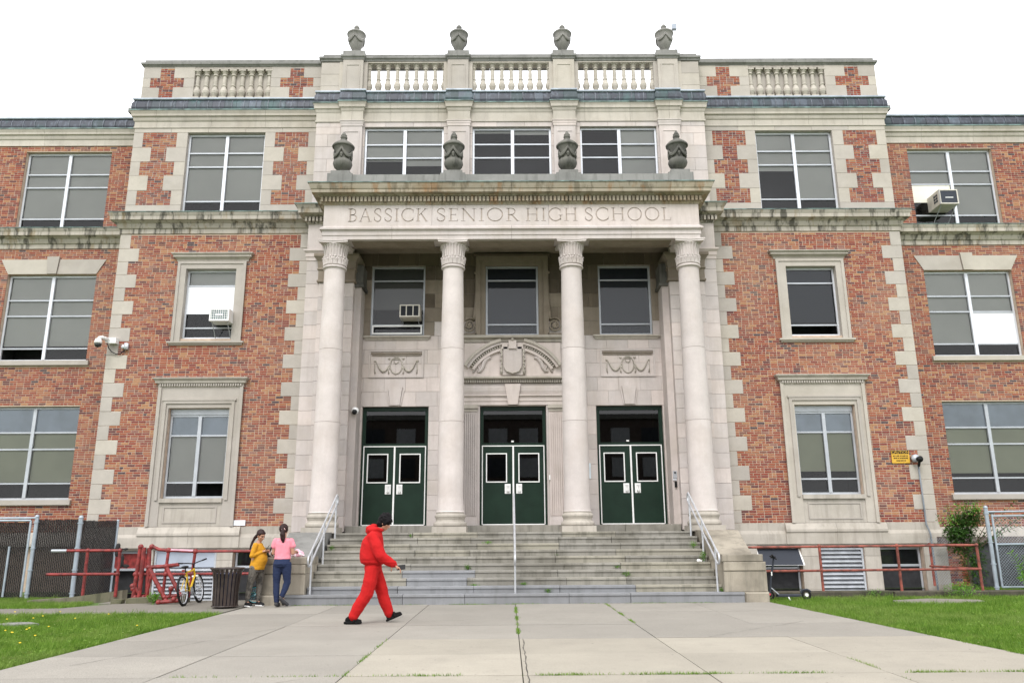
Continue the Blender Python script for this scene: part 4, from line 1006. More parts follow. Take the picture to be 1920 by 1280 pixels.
#PART2
# ================================================================== GROUND
def soil():
    m, nt, p = newmat('lawn_soil'); ps = pos(nt)
    n = noise_n(nt, ps, 3, 6, .7); c = ramp(nt, n, [(.35, (.055,.10,.02)), (.55, (.085,.15,.03)), (.72, (.15,.14,.07))])
    nt.links.new(c, p.inputs['Base Color']); p.inputs['Roughness'].default_value = .95; bump(nt, p, noise_n(nt, ps, 40), .6, .02); return m
def conc(name, c, agg=.3):
    m, nt, p = newmat(name); ps = pos(nt); oi = N(nt, 'ShaderNodeObjectInfo').outputs['Random']
    b = ramp(nt, oi, [(0, tuple(x*.90 for x in c)), (1, tuple(x*1.08 for x in c))])
    n1 = noise_n(nt, ps, .8, 7, .65); b = mixc(nt, .6, b, ramp(nt, n1, [(.3, (.74,.74,.75)), (.7, (1,1,1))]), 'MULTIPLY')
    n2 = noise_n(nt, ps, 70, 3, .85); b = mixc(nt, min(1, agg*1.5), b, ramp(nt, n2, [(.36, (.5,.5,.49)), (.62, (1.0,1.0,1.0))]), 'MULTIPLY')
    n5 = noise_n(nt, ps, 2.6, 5, .75); b = mixc(nt, ramp(nt, n5, [(.53, (0,0,0)), (.68, (.30,)*3)]), b, (.22,.20,.17))
    n3 = noise_n(nt, ps, 1, 5, .7, sc=(1.2, 4, 1)); b = mixc(nt, ramp(nt, n3, [(.60, (0,0,0)), (.74, (.35,)*3)]), b, (.19,.18,.16))
    n4 = noise_n(nt, ps, 14, 2, .5); b = mixc(nt, ramp(nt, n4, [(.71, (0,0,0)), (.745, (.8,)*3)]), b, (.12,.11,.10))
    nt.links.new(b, p.inputs['Base Color']); p.inputs['Roughness'].default_value = .9; p.inputs['Specular IOR Level'].default_value = .25
    bump(nt, p, n2, .3, .004); return m
MT['soil'] = soil(); MT['walk'] = conc('beige_concrete', (.385, .352, .29)); MT['walkg'] = conc('grey_concrete', (.335, .312, .272), .45); MT['walkd'] = conc('old_asphalt_concrete', (.26, .24, .205), .5)
def flat(inc, holes, z, m=None):
    m = m or M()
    xs = sorted({v for r in inc+holes for v in r[:2]}); ys = sorted({v for r in inc+holes for v in r[2:]})
    inr = lambda x, y, rs: any(a < x < b and c < y < d for a, b, c, d in rs)
    for i in range(len(xs)-1):
        for j in range(len(ys)-1):
            x, y = (xs[i]+xs[i+1])/2, (ys[j]+ys[j+1])/2
            if inr(x, y, inc) and not inr(x, y, holes): m.add([(xs[i],ys[j],z),(xs[i+1],ys[j],z),(xs[i+1],ys[j+1],z),(xs[i],ys[j+1],z)], [(0,1,2,3)])
    return m
RA = (5.33, 11.6, 18.5, 21.9); LA = (-10.7, -5.33, 18.9, 21.9)
struct('ground', flat([(-200, 200, -200, 200)], [RA, LA], -.035), 'soil')
struct('areaway_floor', flat([RA, LA], [], -1.25), 'walkd')
ml = M()
for x0, x1, y0, y1 in (RA, LA):
    ml.box(x0-.2, x0, y0, y1, -1.3, -.04).box(x1, x1+.2, y0, y1, -1.3, -.04)
part_ = struct('areaway_wall', ml, 'conc')
# the broad entrance walk: slabs with open joints
walkway = struct('walkway', M().add([(-5.6,3,-.03),(6.3,3,-.03),(5.5,17.3,-.03),(-5.6,17.3,-.03)], [(0,1,2,3)]), plain('joint_earth', (.07,.065,.045), .95, var=.3, scale=20))
XC = [-5.5, -3.62, -1.77, .01, 1.86, 3.66, 9]; YR = [3.0, 5.2, 6.8, 8.40, 9.87, 11.34, 13.1, 15.2, 17.2]
def xe(x, y):
    if x > 8: return 5.28+(17.2-y)*.062
    if x < -5: return -5.40-(17.2-y)*.012
    return x
rw = random.Random(5)
for i in range(6):
    for j in range(8):
        if i == 0 and j in (5,): pass
        a, b = XC[i], XC[i+1]; c, d = YR[j], YR[j+1]; g = .006
        q = [(xe(a, c)+g, c+g*.6), (xe(b, c)-g, c+g*.6), (xe(b, d)-g, d-g*.6), (xe(a, d)+g, d-g*.6)]
        t = rw.uniform(-.002, .003)
        grey = (i <= 1) or (j >= 5) or (j == 7)
        part('paving_slab', M().zprism(q, -.028, t), 'walkg' if grey else 'walk', walkway, inv=False)
# hairline cracks
ck_ = random.Random(9)
def crack(p, q, w=.0035, n=26, j=.02):
    m = M(); P0, P1 = Vector((*p, .0045)), Vector((*q, .0045)); d = (P1-P0).normalized(); s_ = Vector((-d.y, d.x, 0)); pr = None; off = 0
    for i in range(n+1):
        off += ck_.uniform(-j, j); c = P0.lerp(P1, i/n)+s_*off; ww = w*ck_.uniform(.4, 1.3); a, b = c-s_*ww, c+s_*ww
        if pr: m.add([pr[0], a, b, pr[1]], [(0,1,2,3)])
        pr = (a, b)
    part('crack', m, plain('crack_dirt', (.05,.045,.035), .95), walkway, inv=False)
crack((.06, 7.5), (.0, 11.3), .006, 30, .012); crack((2.6, 11.4), (4.6, 13.4)); crack((-4.9, 9.2), (-3.7, 12.8)); crack((-3.1, 6.9), (-2.2, 8.3)); crack((-1.7, 13.6), (-.1, 14.2))
# side path along the building, left
sw = struct('side_path', M().zprism([(-40, 15.45), (-5.52, 15.47), (-5.52, 17.35), (-5.3, 17.35), (-5.3, 18.2), (-8.45, 18.2), (-9.2, 17.0), (-40, 16.8)], -.03, -.006), 'walkd')
struct('areaway_apron', M().zprism([(-9.1, 18.2), (-5.3, 18.2), (-5.3, 18.9), (-9.1, 18.9)], -.033, -.012), 'walkd')
struct('bare_patch', M().zprism([(7.7, 16.7), (8.5, 16.45), (9.6, 16.9), (9.7, 17.3), (8.9, 17.75), (7.9, 17.3)], -.03, .012), 'walkd')
struct('road', flat([(-200, 200, -26, -14)], [], -.02), plain('asphalt', (.05,.05,.052), .9))
tag(part('stone_slab', M().zprism([(-8.35, 13.35), (-7.95, 13.3), (-7.7, 13.5), (-8.0, 13.75), (-8.3, 13.65)], -.03, .035), 'grey'), 'flat pale stone sunk in the left lawn near the frame edge', 'stone')

# grass
def grass():
    m = bpy.data.materials.new('grass_blades'); m.use_nodes = True; nt = m.node_tree; p = nt.nodes['Principled BSDF']
    a = N(nt, 'ShaderNodeAttribute'); a.attribute_name = 'bc'
    c = ramp(nt, a.outputs['Fac'], [(0, (.085,.19,.018)), (.35, (.16,.29,.033)), (.7, (.235,.38,.055)), (.93, (.36,.48,.12)), (1, (.48,.42,.22))])
    n = noise_n(nt, pos(nt), 1.4, 5, .65); c = mixc(nt, .55, c, ramp(nt, n, [(.35, (.42,.52,.38)), (.5, (.8,.85,.8)), (.65, (1.0,1.0,1.0))]), 'MULTIPLY')
    n = noise_n(nt, pos(nt), 7, 3, .6); c = mixc(nt, .6, c, ramp(nt, n, [(.38, (.50,.56,.45)), (.6, (1.0,1.0,1.0))]), 'MULTIPLY')
    n = noise_n(nt, pos(nt), 2.3, 5, .7); c = mixc(nt, ramp(nt, n, [(.57, (0,0,0)), (.72, (.6,)*3)]), c, (.34,.30,.14))
    n = noise_n(nt, pos(nt), .35, 3, .6); c = mixc(nt, ramp(nt, n, [(.5, (0,0,0)), (.7, (.45,)*3)]), c, (.32,.36,.13))
    nt.links.new(c, p.inputs['Base Color']); p.inputs['Roughness'].default_value = .6; p.inputs['Specular IOR Level'].default_value = .2
    tr = N(nt, 'ShaderNodeBsdfTranslucent'); nt.links.new(c, tr.inputs[0]); mm = N(nt, 'ShaderNodeMixShader'); mm.inputs[0].default_value = .35
    nt.links.new(p.outputs[0], mm.inputs[1]); nt.links.new(tr.outputs[0], mm.inputs[2]); nt.links.new(mm.outputs[0], nt.nodes['Material Output'].inputs[0])
    return m
MT['grass'] = grass()
rng = np.random.default_rng(4)
def blades(name, P, hmin, hmax, wd, mat='grass'):
    n = len(P); a = rng.uniform(0, 2*np.pi, n); h = rng.uniform(hmin, hmax, n); b = rng.uniform(0, 2*np.pi, n); ln = h*rng.uniform(.2, .9, n)
    w2 = wd*rng.uniform(.6, 1.3, n); dx, dy = np.cos(a)*w2, np.sin(a)*w2
    z0 = P[:, 2] if P.shape[1] > 2 else np.full(n, -.03)
    V = np.stack([np.stack([P[:,0]-dx, P[:,1]-dy, z0], 1), np.stack([P[:,0]+dx, P[:,1]+dy, z0], 1), np.stack([P[:,0]+np.cos(b)*ln, P[:,1]+np.sin(b)*ln, z0+h], 1)], 1).reshape(-1, 3)
    me = bpy.data.meshes.new(name); me.vertices.add(3*n); me.vertices.foreach_set('co', V.ravel().astype(np.float32))
    me.loops.add(3*n); me.loops.foreach_set('vertex_index', np.arange(3*n, dtype=np.int32))
    me.polygons.add(n); me.polygons.foreach_set('loop_start', np.arange(0, 3*n, 3, dtype=np.int32)); me.polygons.foreach_set('loop_total', np.full(n, 3, dtype=np.int32))
    me.update(calc_edges=True); at = me.attributes.new('bc', 'FLOAT', 'FACE'); at.data.foreach_set('value', rng.beta(2, 2.4, n).astype(np.float32))
    me.materials.append(MT[mat]); o = link(name, me); o['kind'] = 'stuff'; return o
def scatter(n, x0, x1, y0, y1, ok):
    X = rng.uniform(x0, x1, n*3); t = rng.uniform(0, 1, n*3); Y = 1/(1/y0-(1/y0-1/y1)*t)     # denser near the viewer's side of the lawn
    k = ok(X, Y); return np.stack([X[k], Y[k]], 1)[:n]
eg = lambda Y: np.sin(Y*7)*.02+np.sin(Y*23)*.012
okL = lambda X, Y: (X < -5.47+eg(Y)-(17.2-Y)*.012+.03) & (X > -.75*Y-1) & ~((X > -8.3) & (X < -7.8) & (Y > 13.4) & (Y < 13.65))
PL_ = scatter(230000, -13.5, -5.4, 6.5, 15.47, okL)
okL2 = lambda X, Y: (X < -10.4+(18.5-Y)*-.9)
PL2 = scatter(45000, -15, -9.2, 16.82, 19.7, lambda X, Y: (X < -9.1-(Y-16.8)*.1) & ((Y < 18.35) | (X < -10.4)))
okR = lambda X, Y: (X > 5.30+(17.2-Y)*.062+eg(Y)-.03) & (X < .78*Y+1) & ((Y < 18.3) | (X > 11.75)) & ~(((X-8.7)/.95)**2+((Y-17.1)/.5)**2 < 1)
PR_ = scatter(300000, 5.2, 17, 7, 21.5, okR)
g1 = blades('grass', np.concatenate([PL_, PL2, PR_]), .035, .095, .0045)
tag(g1, 'green lawn grass on both sides of the concrete walk', 'grass')
allp = np.concatenate([PL_, PL2, PR_]); cc = allp[rng.integers(0, len(allp), 900)]; tf = np.repeat(cc, 26, 0)+rng.normal(0, .035, (900*26, 2))
tf = tf[((tf[:,0] < -5.6) | (tf[:,0] > 5.5+(17.2-tf[:,1])*.062))]
tag(blades('grass_tufts', tf, .08, .17, .005), 'taller darker grass tufts standing up in the lawn', 'grass')
# clover like low leaves and dandelions
def disc_leaves(name, P, r, zr, mat, lab, cat):
    n = len(P); m = M()
    for (x, y), rr, z, t in zip(P, rng.uniform(.6, 1.3, n)*r, rng.uniform(*zr, n), rng.uniform(0, 6.28, n)):
        tx, ty = rng.uniform(-.5, .5, 2)
        vs = [(x+rr*math.cos(t+k*1.571), y+rr*math.sin(t+k*1.571), z+rr*(math.cos(t+k*1.571)*tx+math.sin(t+k*1.571)*ty)) for k in range(4)]
        m.add(vs, [(0,1,2,3)], float(rng.random()))
    o = part(name, m, mat, stuff=True); tag(o, lab, cat); return o
kk = rng.random(len(PL_)) < .02; kr = rng.random(len(PR_)) < .012
disc_leaves('clover', np.concatenate([PL_[kk], PR_[kr]]), .013, (.01, .05), 'grass', 'low broad leaved clover and plantain scattered in the lawn', 'clover')
dl = scatter(46, -9.5, -5.6, 8.5, 15.4, okL); dm_ = M()
for x, y in dl: dm_.lathe([(.004, .0), (.016, .006), (.012, .014), (.002, .016)], (x, y, .05+.03*rng.random()), 7)
tag(part('dandelion_flowers', dm_, plain('dandelion_yellow', (.75,.55,.02), .7), stuff=True), 'yellow dandelion heads dotted over the left lawn', 'flowers')
# moss and weeds in the joints
def line_pts(a, b, n, s): t = rng.beta(1.0, 1.0, n); return np.stack([a[0]+(b[0]-a[0])*t+rng.normal(0, s, n), a[1]+(b[1]-a[1])*t+rng.normal(0, s, n)], 1)
jp = [line_pts((.01, 11.4), (.01, 17.1), 2600, .014), line_pts((1.86, 13.2), (1.86, 17.1), 1300, .014), line_pts((-1.77, 8.4), (-1.77, 11.3), 700, .01),
      line_pts((-1.5, 8.41), (5.4, 8.41), 5200, .012), line_pts((-3.5, 8.41), (-1.5, 8.41), 300, .01), line_pts((-4.6, 17.08), (4.7, 17.08), 3000, .02), line_pts((3.66, 8), (3.66, 9.5), 300, .008)]
cl = np.concatenate(jp); ph = np.sin(cl[:,0]*5.1+cl[:,1]*3.7)+np.sin(cl[:,0]*1.7-cl[:,1]*6.1)+rng.normal(0, .5, len(cl)); cl = cl[ph > .1]
tag(blades('joint_moss', np.concatenate([cl, np.full((len(cl), 1), -.01)], 1), .012, .045, .005), 'moss and small weeds growing in the paving joints', 'moss')

# ================================================================== STAIRCASE
stair = thing('stone_staircase', 'wide worn stone entrance steps with blocky side piers leading up to the doors', 'steps', (0, 17.1, 0))
ST = [.0, .20, .34, .49, .635, .775, .915, 1.055, 1.195, 1.335, 1.46]
JT = [[453,737,1213,1495],[430,778,1172,1520],[470,747,1203,1480],[450,785,1165,1480],[490,755,1195,1455],[468,790,1157,1478],[508,762,1163,1437],[485,795,1175,1460],[520,767,1175,1420],[497,800,1190,1440]]
rs = random.Random(11)
for k in range(10):
    Y = 17.1+.283*k; half = 4.76 if k == 0 else (4.37 if k < 9 else 4.32)
    xs = [-half]+[(580+q/2.526-964)*Y/1495+.02 for q in JT[k]]+[half]
    for i in range(5):
        g = k == 0 or (k == 1 and i < 4) or (k in (2, 3) and i == 1)
        z0, z1 = ST[k]-.01, ST[k+1]+rs.uniform(-.004, .004); dy = rs.uniform(0, .012)
        a, b = xs[i]+rs.uniform(.003, .007), xs[i+1]-rs.uniform(.003, .007)
        m = M(); c = .008 if g else .014; yb = Y+.33
        yy = Y+dy
        # nosing block: chamfered top edge, slightly worn and wavy front
        n = 6; vs = []; 
        for j in range(n+1):
            x = a+(b-a)*j/n; w1 = rs.uniform(-.003, .003) if g else rs.uniform(-.007, .007)
            vs += [(x, yy+w1+.026, z0), (x, yy+w1+.024, z1-.05), (x, yy+w1, z1-.045), (x, yy+w1+c*.3, z1-c*.4), (x, yy+w1+c*1.5, z1), (x, yb, z1), (x, yb, z0)]
        fs = []
        for j in range(n):
            for q in range(7): fs.append((j*7+q, (j+1)*7+q, (j+1)*7+(q+1) % 7, j*7+(q+1) % 7))
        fs += [tuple(range(7)), tuple(range(n*7+6, n*7-1, -1))]
        m.add(vs, fs); part('step_stone', m, 'granite' if g else 'step', stair)
# landing and threshold
for i in range(8):
    x0 = -5.2+1.3*i; part('landing_stone', M().box(x0+.004, x0+1.296, 19.93, 21.95, 1.3, 1.458), 'step', stair)
for i in range(6):
    x0 = -4.4+1.467*i; part('threshold_stone', M().slab(x0+.003, x0+1.463, 21.25, 22.2, 1.46, 1.645, .01), 'step', stair)
    part('threshold_top', M().box(x0+.003, x0+1.463, 21.265, 22.2, 1.63, 1.648), 'step', stair)
part('stair_core', M().box(-5.2, 5.2, 19.7, 21.7, -.2, 1.30).box(-4.3, 4.3, 17.4, 19.7, -.2, .15), 'joint', stair)
for s in (-1, 1):
    def B(a, b, y0, y1, z0, z1, ch=.012): a, b = sorted((a*s, b*s)); return M().slab(a, b, y0, y1, z0, z1, ch)
    part('pier_footing', B(4.78 if s > 0 else 4.82, 5.29, 17.16, 19.9, -.1, .20, .03), 'pier', stair)
    part('pier_block', B(4.38, 5.28, 17.22, 19.9, .20, .62), 'pier', stair)
    part('pier_block', B(4.38, 5.27, 17.20, 19.9, .625, .805), 'pier', stair)
    m = B(4.36, 5.22, 17.20, 18.25, .81, .955); a, b = sorted((4.36*s, 5.22*s)); m.box(a+.012, b-.012, 17.212, 18.2, .9, .956); part('pier_cap', m, 'pier', stair)
    a, b = sorted((4.40*s, 5.08*s)); a2, b2 = sorted((4.42*s, 5.24*s))
    m = M(); m.add([(a,17.50,.955),(b,17.50,.955),(b2,19.0,1.47),(a2,19.0,1.47),(b2,20.9,1.50),(a2,20.9,1.50),(a,17.50,.3),(b,17.50,.3),(b2,20.9,.3),(a2,20.9,.3),(a2,19,.3),(b2,19,.3)],
          [(0,1,2,3),(3,2,4,5),(0,6,7,1),(1,7,11,2),(2,11,8,4),(0,3,10,6),(3,5,9,10)])
    part('sloping_cheek_stone', m, 'pier' if s > 0 else 'grey', stair)

# hand rails
def handrail(x, lab, cen=False):
    t = thing('handrail', lab, 'handrail', (x, 17.25, .2), 'grey pipe handrails on the entrance steps'); L = lambda p: (p[0], p[1]-17.25, p[2]-.2)
    a, b = (17.12, 1.00), (19.55, 2.36)
    def rail(dz, sh=0): return [L((0, a[0]+sh, a[1]-dz)), L((0, b[0]+sh*.2, b[1]-dz))]
    part('top_rail', M().tube(rail(0), .021, 10), 'railg', t, inv=False); part('lower_rail', M().tube(rail(.23, .04), .021, 10), 'railg', t, inv=False)
    for (y, z), d in ((a, -1), (b, 1)):
        pts = [L((0, y+d*(.115*math.sin(q))+(.0 if d < 0 else .0), z-.115+.115*math.cos(q))) for q in [math.pi*i/10 for i in range(11)]]
        o = M().tube(pts, .021, 10); o.smooth = True; part('end_loop', o, 'railg', t, inv=False)
    for y, z0 in ((17.30, .2), (18.35, .76), (19.50, 1.33)):
        zt = a[1]+(b[1]-a[1])*(y-a[0])/(b[0]-a[0]); part('post', M().tube([L((0, y, z0)), L((0, y, zt))], .021, 10), 'railg', t, inv=False)
handrail(4.25, 'grey double pipe handrail at the right end of the steps'); handrail(-4.28, 'grey double pipe handrail at the left end of the steps, beside the woman in pink'); handrail(.01, 'grey pipe handrail in the middle of the steps, in front of the centre doors')

# ================================================================== URNS
def urn(big):
    m = M(); m.smooth = True
    if big:
        pr = [(.16,0),(.16,.03),(.12,.05),(.09,.08),(.10,.10),(.17,.14),(.235,.20),(.262,.27),(.25,.34),(.205,.385),(.20,.40),(.205,.42),(.205,.55),(.225,.62),(.262,.69),(.275,.71),(.29,.73),(.292,.76),(.27,.79),(.22,.83),(.15,.87),(.10,.90),(.09,.915)]
        mod = lambda i, t: 1+(.045*(abs(math.sin(7*t))-.5) if 4 <= i <= 8 else 0)
    else:
        pr = [(.15,0),(.15,.02),(.09,.04),(.075,.08),(.10,.11),(.16,.18),(.205,.28),(.225,.38),(.235,.46),(.25,.52),(.27,.56),(.275,.60),(.25,.62),(.20,.65),(.13,.69),(.07,.73),(.05,.75),(.08,.78),(.09,.81),(.06,.85),(.02,.89)]
        mod = None
    m.lathe(pr, n=42, mod=mod); return m
def tall(t, f):
    t.scale = (1, 1, f); return t
def make_urn(big, loc, lab, grp):
    t = thing('stone_urn', lab, 'urn', loc, grp); mt = 'urn' if big else 'urn2'
    part('bowl', urn(big), mt, t, inv=False)
    if big:
        k = M(); k.smooth = True; k.lathe([(.085,.91),(.095,.93),(.07,.95),(.075,.955),(.095,.98),(.095,1.0),(.075,1.02),(.08,1.03),(.085,1.05),(.06,1.07),(.05,1.10),(.02,1.14)], n=20, mod=lambda i, t: 1+.06*math.sin(8*t+i)); part('finial', k, mt, t, inv=False)
        rim = M(); rim.smooth = True; rim.lathe([(.285,.705),(.305,.72),(.31,.745),(.295,.765),(.27,.775)], n=60, mod=lambda i, t: 1+.02*math.sin(30*t)); part('rim', rim, mt, t, inv=False)
    else:
        rim = M(); rim.smooth = True; rim.lathe([(.26,.55),(.285,.565),(.29,.60),(.27,.62)], n=60, mod=lambda i, t: 1+.015*math.sin(26*t)); part('rim', rim, mt, t, inv=False)
    g = M(); g.smooth = True; R_, zt, dp, lo = (.225, .66, .20, 4) if big else (.235, .50, .13, 4)
    for q in range(lo):
        for off in (0, .035):
            pts = []
            for i in range(9):
                u = i/8; a = math.pi*2*(q+u)/lo+math.pi/4+ (math.pi/4 if big else math.pi/4); z = zt-dp*math.sin(math.pi*u)-off
                rr = R_+.02-(.0 if big else .02)*math.sin(math.pi*u); pts.append((rr*math.cos(a), rr*math.sin(a), z))
            g.tube(pts, [.012+.02*math.sin(math.pi*i/8) for i in range(9)], 6)
    part('garland', g, mt, t, inv=False)
    if big:
        h = M(); h.smooth = True
        for q in range(4):
            a = math.pi*2*q/4; h.ball((.225*math.cos(a), .225*math.sin(a), .47), .045, 6); h.tube([(.235*math.cos(a), .235*math.sin(a), .46), (.23*math.cos(a), .23*math.sin(a), .38)], [.03, .015], 6)
        part('mask', h, mt, t, inv=False)
    return t
wh = ['leftmost', 'second from left', 'third from left', 'rightmost']
for i, x in enumerate((-4.68, -1.60, 1.57, 4.64)):
    pb = M().box(x-.34, x+.34, YE+.0, YE+.62, 10.52, 11.00).box(x-.26, x+.26, YE+.04, YE+.56, 11.00, 11.10); part('urn_pedestal', pb, 'grey', school)
    tall(make_urn(True, (x, YE+.31, 11.09), f'dark weathered stone urn on the ledge above the porch lettering, {wh[i]} of four', 'dark urns on the porch ledge'), 1.14)
for i, x in enumerate((-4.76, -1.585, 1.62, 4.785)):
    part('urn_pedestal', M().box(x-.33, x+.33, YP-.12, YP+.42, 15.62, 15.755).box(x-.2, x+.2, YP-.05, YP+.35, 15.755, 15.79), 'grey', school)
    tall(make_urn(False, (x, YP+.15, 15.79), f'grey stone urn on the roof balustrade against the sky, {wh[i]} of four', 'urns on the roof balustrade'), 1.16)

# ================================================================== RAILS, KERBS, FENCES
kb = part('kerb', M().slab(5.34, 8.4, 18.3, 18.6, -.3, .13, .02), 'concd'); tag(kb, 'low dark concrete kerb under the right railing, nearer the steps', 'kerb')
kb = part('kerb', M().slab(8.42, 11.7, 18.3, 18.6, -.3, .12, .02), 'concd'); tag(kb, 'low dark concrete kerb under the right railing, nearer the shrub', 'kerb')
m = M().add([(-10.75,18.35,-.1),(-10.0,18.45,-.1),(-8.95,18.95,-.1),(-8.95,19.2,-.1),(-10.0,18.75,-.1),(-10.75,18.65,-.1),
             (-10.75,18.35,.05),(-10.0,18.45,.09),(-8.95,18.95,.22),(-8.95,19.2,.22),(-10.0,18.75,.09),(-10.75,18.65,.05)],
            [(0,1,7,6),(1,2,8,7),(2,3,9,8),(3,4,10,9),(4,5,11,10),(5,0,6,11),(6,7,10,11),(7,8,9,10)])
tag(part('kerb', m, 'conc'), 'sloping mossy concrete kerb below the dark slatted fence', 'kerb')
m = M().add([(-8.42,18.0,-.1),(-7.2,18.15,-.1),(-7.2,18.45,-.1),(-8.42,18.4,-.1),(-8.42,18.0,.10),(-7.2,18.15,.15),(-7.2,18.45,.15),(-8.42,18.4,.10)],
            [(0,1,5,4),(1,2,6,5),(2,3,7,6),(3,0,4,7),(4,5,6,7)])
tag(part('kerb', m, 'conc'), 'short mossy concrete kerb under the bundle of red pipes', 'kerb')
tag(part('door_mat', M().box(-8.72, -8.50, 17.95, 18.15, -.02, .05).box(-8.72, -8.50, 18.0, 18.15, .05, .08), 'conc'), 'small grey metal step beside the red pipe bundle', 'step')
# right railing
Yr = 18.45; rr_ = thing('pipe_railing', 'rusty red two rail pipe railing on the kerb right of the steps', 'railing', (5.4, Yr, .13))
for z in (1.10, .58): part('rail', M().tube([(5.28, Yr, z-.02), (10.47, Yr, z)], .027, 10), 'rust', rr_); part('rail', M().tube([(10.47, Yr, z), (10.47, 20.6, z-.01)], .027, 10), 'rust', rr_)
for x, y in ((6.90, Yr), (8.66, Yr), (10.47, Yr), (10.47, 20.5)):
    part('post', M().tube([(x, y, .10), (x, y, 1.10)], .03, 10), 'rust', rr_)
    f = M(); f.smooth = True
    for z in (1.10, .58): f.ball((x, y, z), .042, 7)
    part('fitting', f, 'rust', rr_)
# left railing A by the fence
Ya = 18.85; ra = thing('pipe_railing', 'short red two rail pipe railing in front of the dark slatted fence', 'railing', (-9.9, Ya, .1))
for z, x0, x1 in ((1.10, -10.62, -9.03), (.58, -10.68, -9.06)):
    part('rail', M().tube([(x0, Ya, z), (x1, Ya, z)], .033, 10), 'red', ra)
part('paint_worn_end', M().tube([(-10.63, Ya, 1.10), (-10.28, Ya, 1.10)], .0345, 10), 'alud', ra)
for x in (-9.80, -9.06):
    part('post', M().tube([(x, Ya, .08), (x, Ya, 1.10)], .036, 10), 'red', ra); f = M(); f.smooth = True; f.ball((x, Ya, 1.10), .05, 7).ball((x, Ya, .58), .05, 7); part('fitting', f, 'red', ra)
# pipe bundle and railing B
Yq = 18.35; rbn = thing('pipe_railing', 'red pipe railing behind the yellow bicycle ending in a thick bundle of red pipes', 'railing', (-7.7, Yq, 0))
part('rail', M().tube([(-8.10, Yq, 1.18), (-7.95, Yq, 1.12), (-7.74, Yq, 1.10), (-7.15, Yq, 1.075)], .036, 10), 'red', rbn)
part('rail', M().tube([(-7.15, Yq, 1.075), (-5.3, Yq, 1.07)], .03, 10), 'red', rbn); part('rail', M().tube([(-8.42, Yq, .59), (-5.3, Yq, .59)], .03, 10), 'red', rbn)
part('worn_pink_rail', M().tube([(-7.68, Yq, 1.101), (-7.18, Yq, 1.079)], .0365, 10), plain('faded_pink_paint', (.55,.30,.36), .6, var=.2), rbn)
for x0, x1 in ((-7.74, -7.78), (-7.14, -7.20)): part('post', M().tube([(x0, Yq, 1.09), (x1, Yq, .10)], .034, 10), 'red', rbn)
for i, (x, dy, zt) in enumerate(((-8.37, 0, 1.18), (-8.27, -.05, 1.17), (-8.17, 0, 1.16))): part('upright_pipe', M().tube([(x, Yq+dy, zt), (x+.05*(i-1), Yq+dy, .08)], .047, 10), 'red', rbn)
part('upright_pipe', M().tube([(-8.05, Yq-.04, .6), (-8.12, Yq-.04, .08)], .03, 10), 'red', rbn)
for p in ((-8.37, Yq, 1.18), (-8.12, Yq, 1.18), (-8.42, Yq, .59), (-8.30, Yq-.03, .60), (-8.46, Yq, .34), (-8.44, Yq, .28), (-7.74, Yq, 1.10), (-7.14, Yq, 1.075), (-7.75, Yq, .59), (-7.17, Yq, .59), (-8.38, Yq, .10), (-8.2, Yq, .10)):
    f = M(); f.smooth = True; f.ball(p, .06, 7); part('fitting', f, 'red', rbn)
part('short_stub', M().tube([(-8.40, Yq, .34), (-8.33, Yq, .20)], .035, 8), 'red', rbn)
# bent rack
Yk = 17.85; rk = thing('bike_rack', 'bent red pipe bicycle rack leaning beside the yellow bicycle', 'bike rack', (-7.5, Yk, 0)); P3 = lambda *l: [(x, Yk+dy, z) for x, z, dy in l]
for nm, pts, rr in (('top_pipe', P3((-7.93, .755, 0), (-7.62, .77, .1), (-7.40, .80, .3)), .042), ('leaning_pipe', P3((-7.93, .755, 0), (-7.53, .13, 0)), .046), ('leaning_pipe', P3((-7.60, .77, .1), (-7.22, .18, .05)), .042),
                    ('bottom_pipe', P3((-7.53, .13, 0), (-7.22, .18, .05)), .036), ('fallen_pipe', P3((-7.60, .04, -.1), (-7.17, .07, -.02)), .04), ('small_stub', P3((-7.42, .15, 0), (-7.40, .30, 0)), .028)):
    part(nm, M().tube(pts, rr, 10), 'red', rk)
for x, z, dy in ((-7.93, .755, 0), (-7.53, .13, 0), (-7.22, .18, .05), (-7.60, .77, .1), (-7.40, .31, 0), (-7.30, .09, -.05), (-7.6, .04, -.1), (-7.50, .07, 0)):
    f = M(); f.smooth = True; f.ball((x, Yk+dy, z), .058, 7); part('fitting', f, 'red', rk)

def chain(m, p0, p1, z0, z1, sp=.075, r=.0018):
    p0, p1 = Vector(p0), Vector(p1); L = (p1-p0).length; d = (p1-p0)/L; H = z1-z0; n = int((L+H)/sp)
    for i in range(n+1):
        for s in (1, -1):
            u0 = i*sp-(H if s > 0 else 0); a = max(u0, 0) if s > 0 else min(i*sp, L); 
            if s > 0: ua, za = max(u0, 0), z0+max(-u0, 0); ub = min(u0+H, L); zb = za+(ub-ua)
            else: ua = min(i*sp, L); za = z0+max(i*sp-L, 0); ub = max(i*sp-H, 0); zb = za+(ua-ub)
            if abs(ub-ua) < .01: continue
            A, Bq = p0+d*ua, p0+d*ub
            m.tube([(A.x, A.y, za), (Bq.x, Bq.y, zb)], r, 3, False)
    return m
def fence_run(t, p0, p1, zt, slats=None, gate=False):
    if slats:
        L = (Vector(p1)-Vector(p0)).length; d = (Vector(p1)-Vector(p0))/L; n = int(L/.045); m = M()
        for i in range(n):
            a = Vector(p0)+d*(i*.045); b = a+d*.040
            m.zprism([(a.x, a.y+.008), (b.x, b.y+.008), (b.x, b.y+.012), (a.x, a.y+.012)], .04, zt-.01-.02*random.random())
        part('privacy_slats', m, slats, t, stuff=True)
    part('chain_link', chain(M(), p0, p1, .05, zt), 'wire', t, stuff=True)
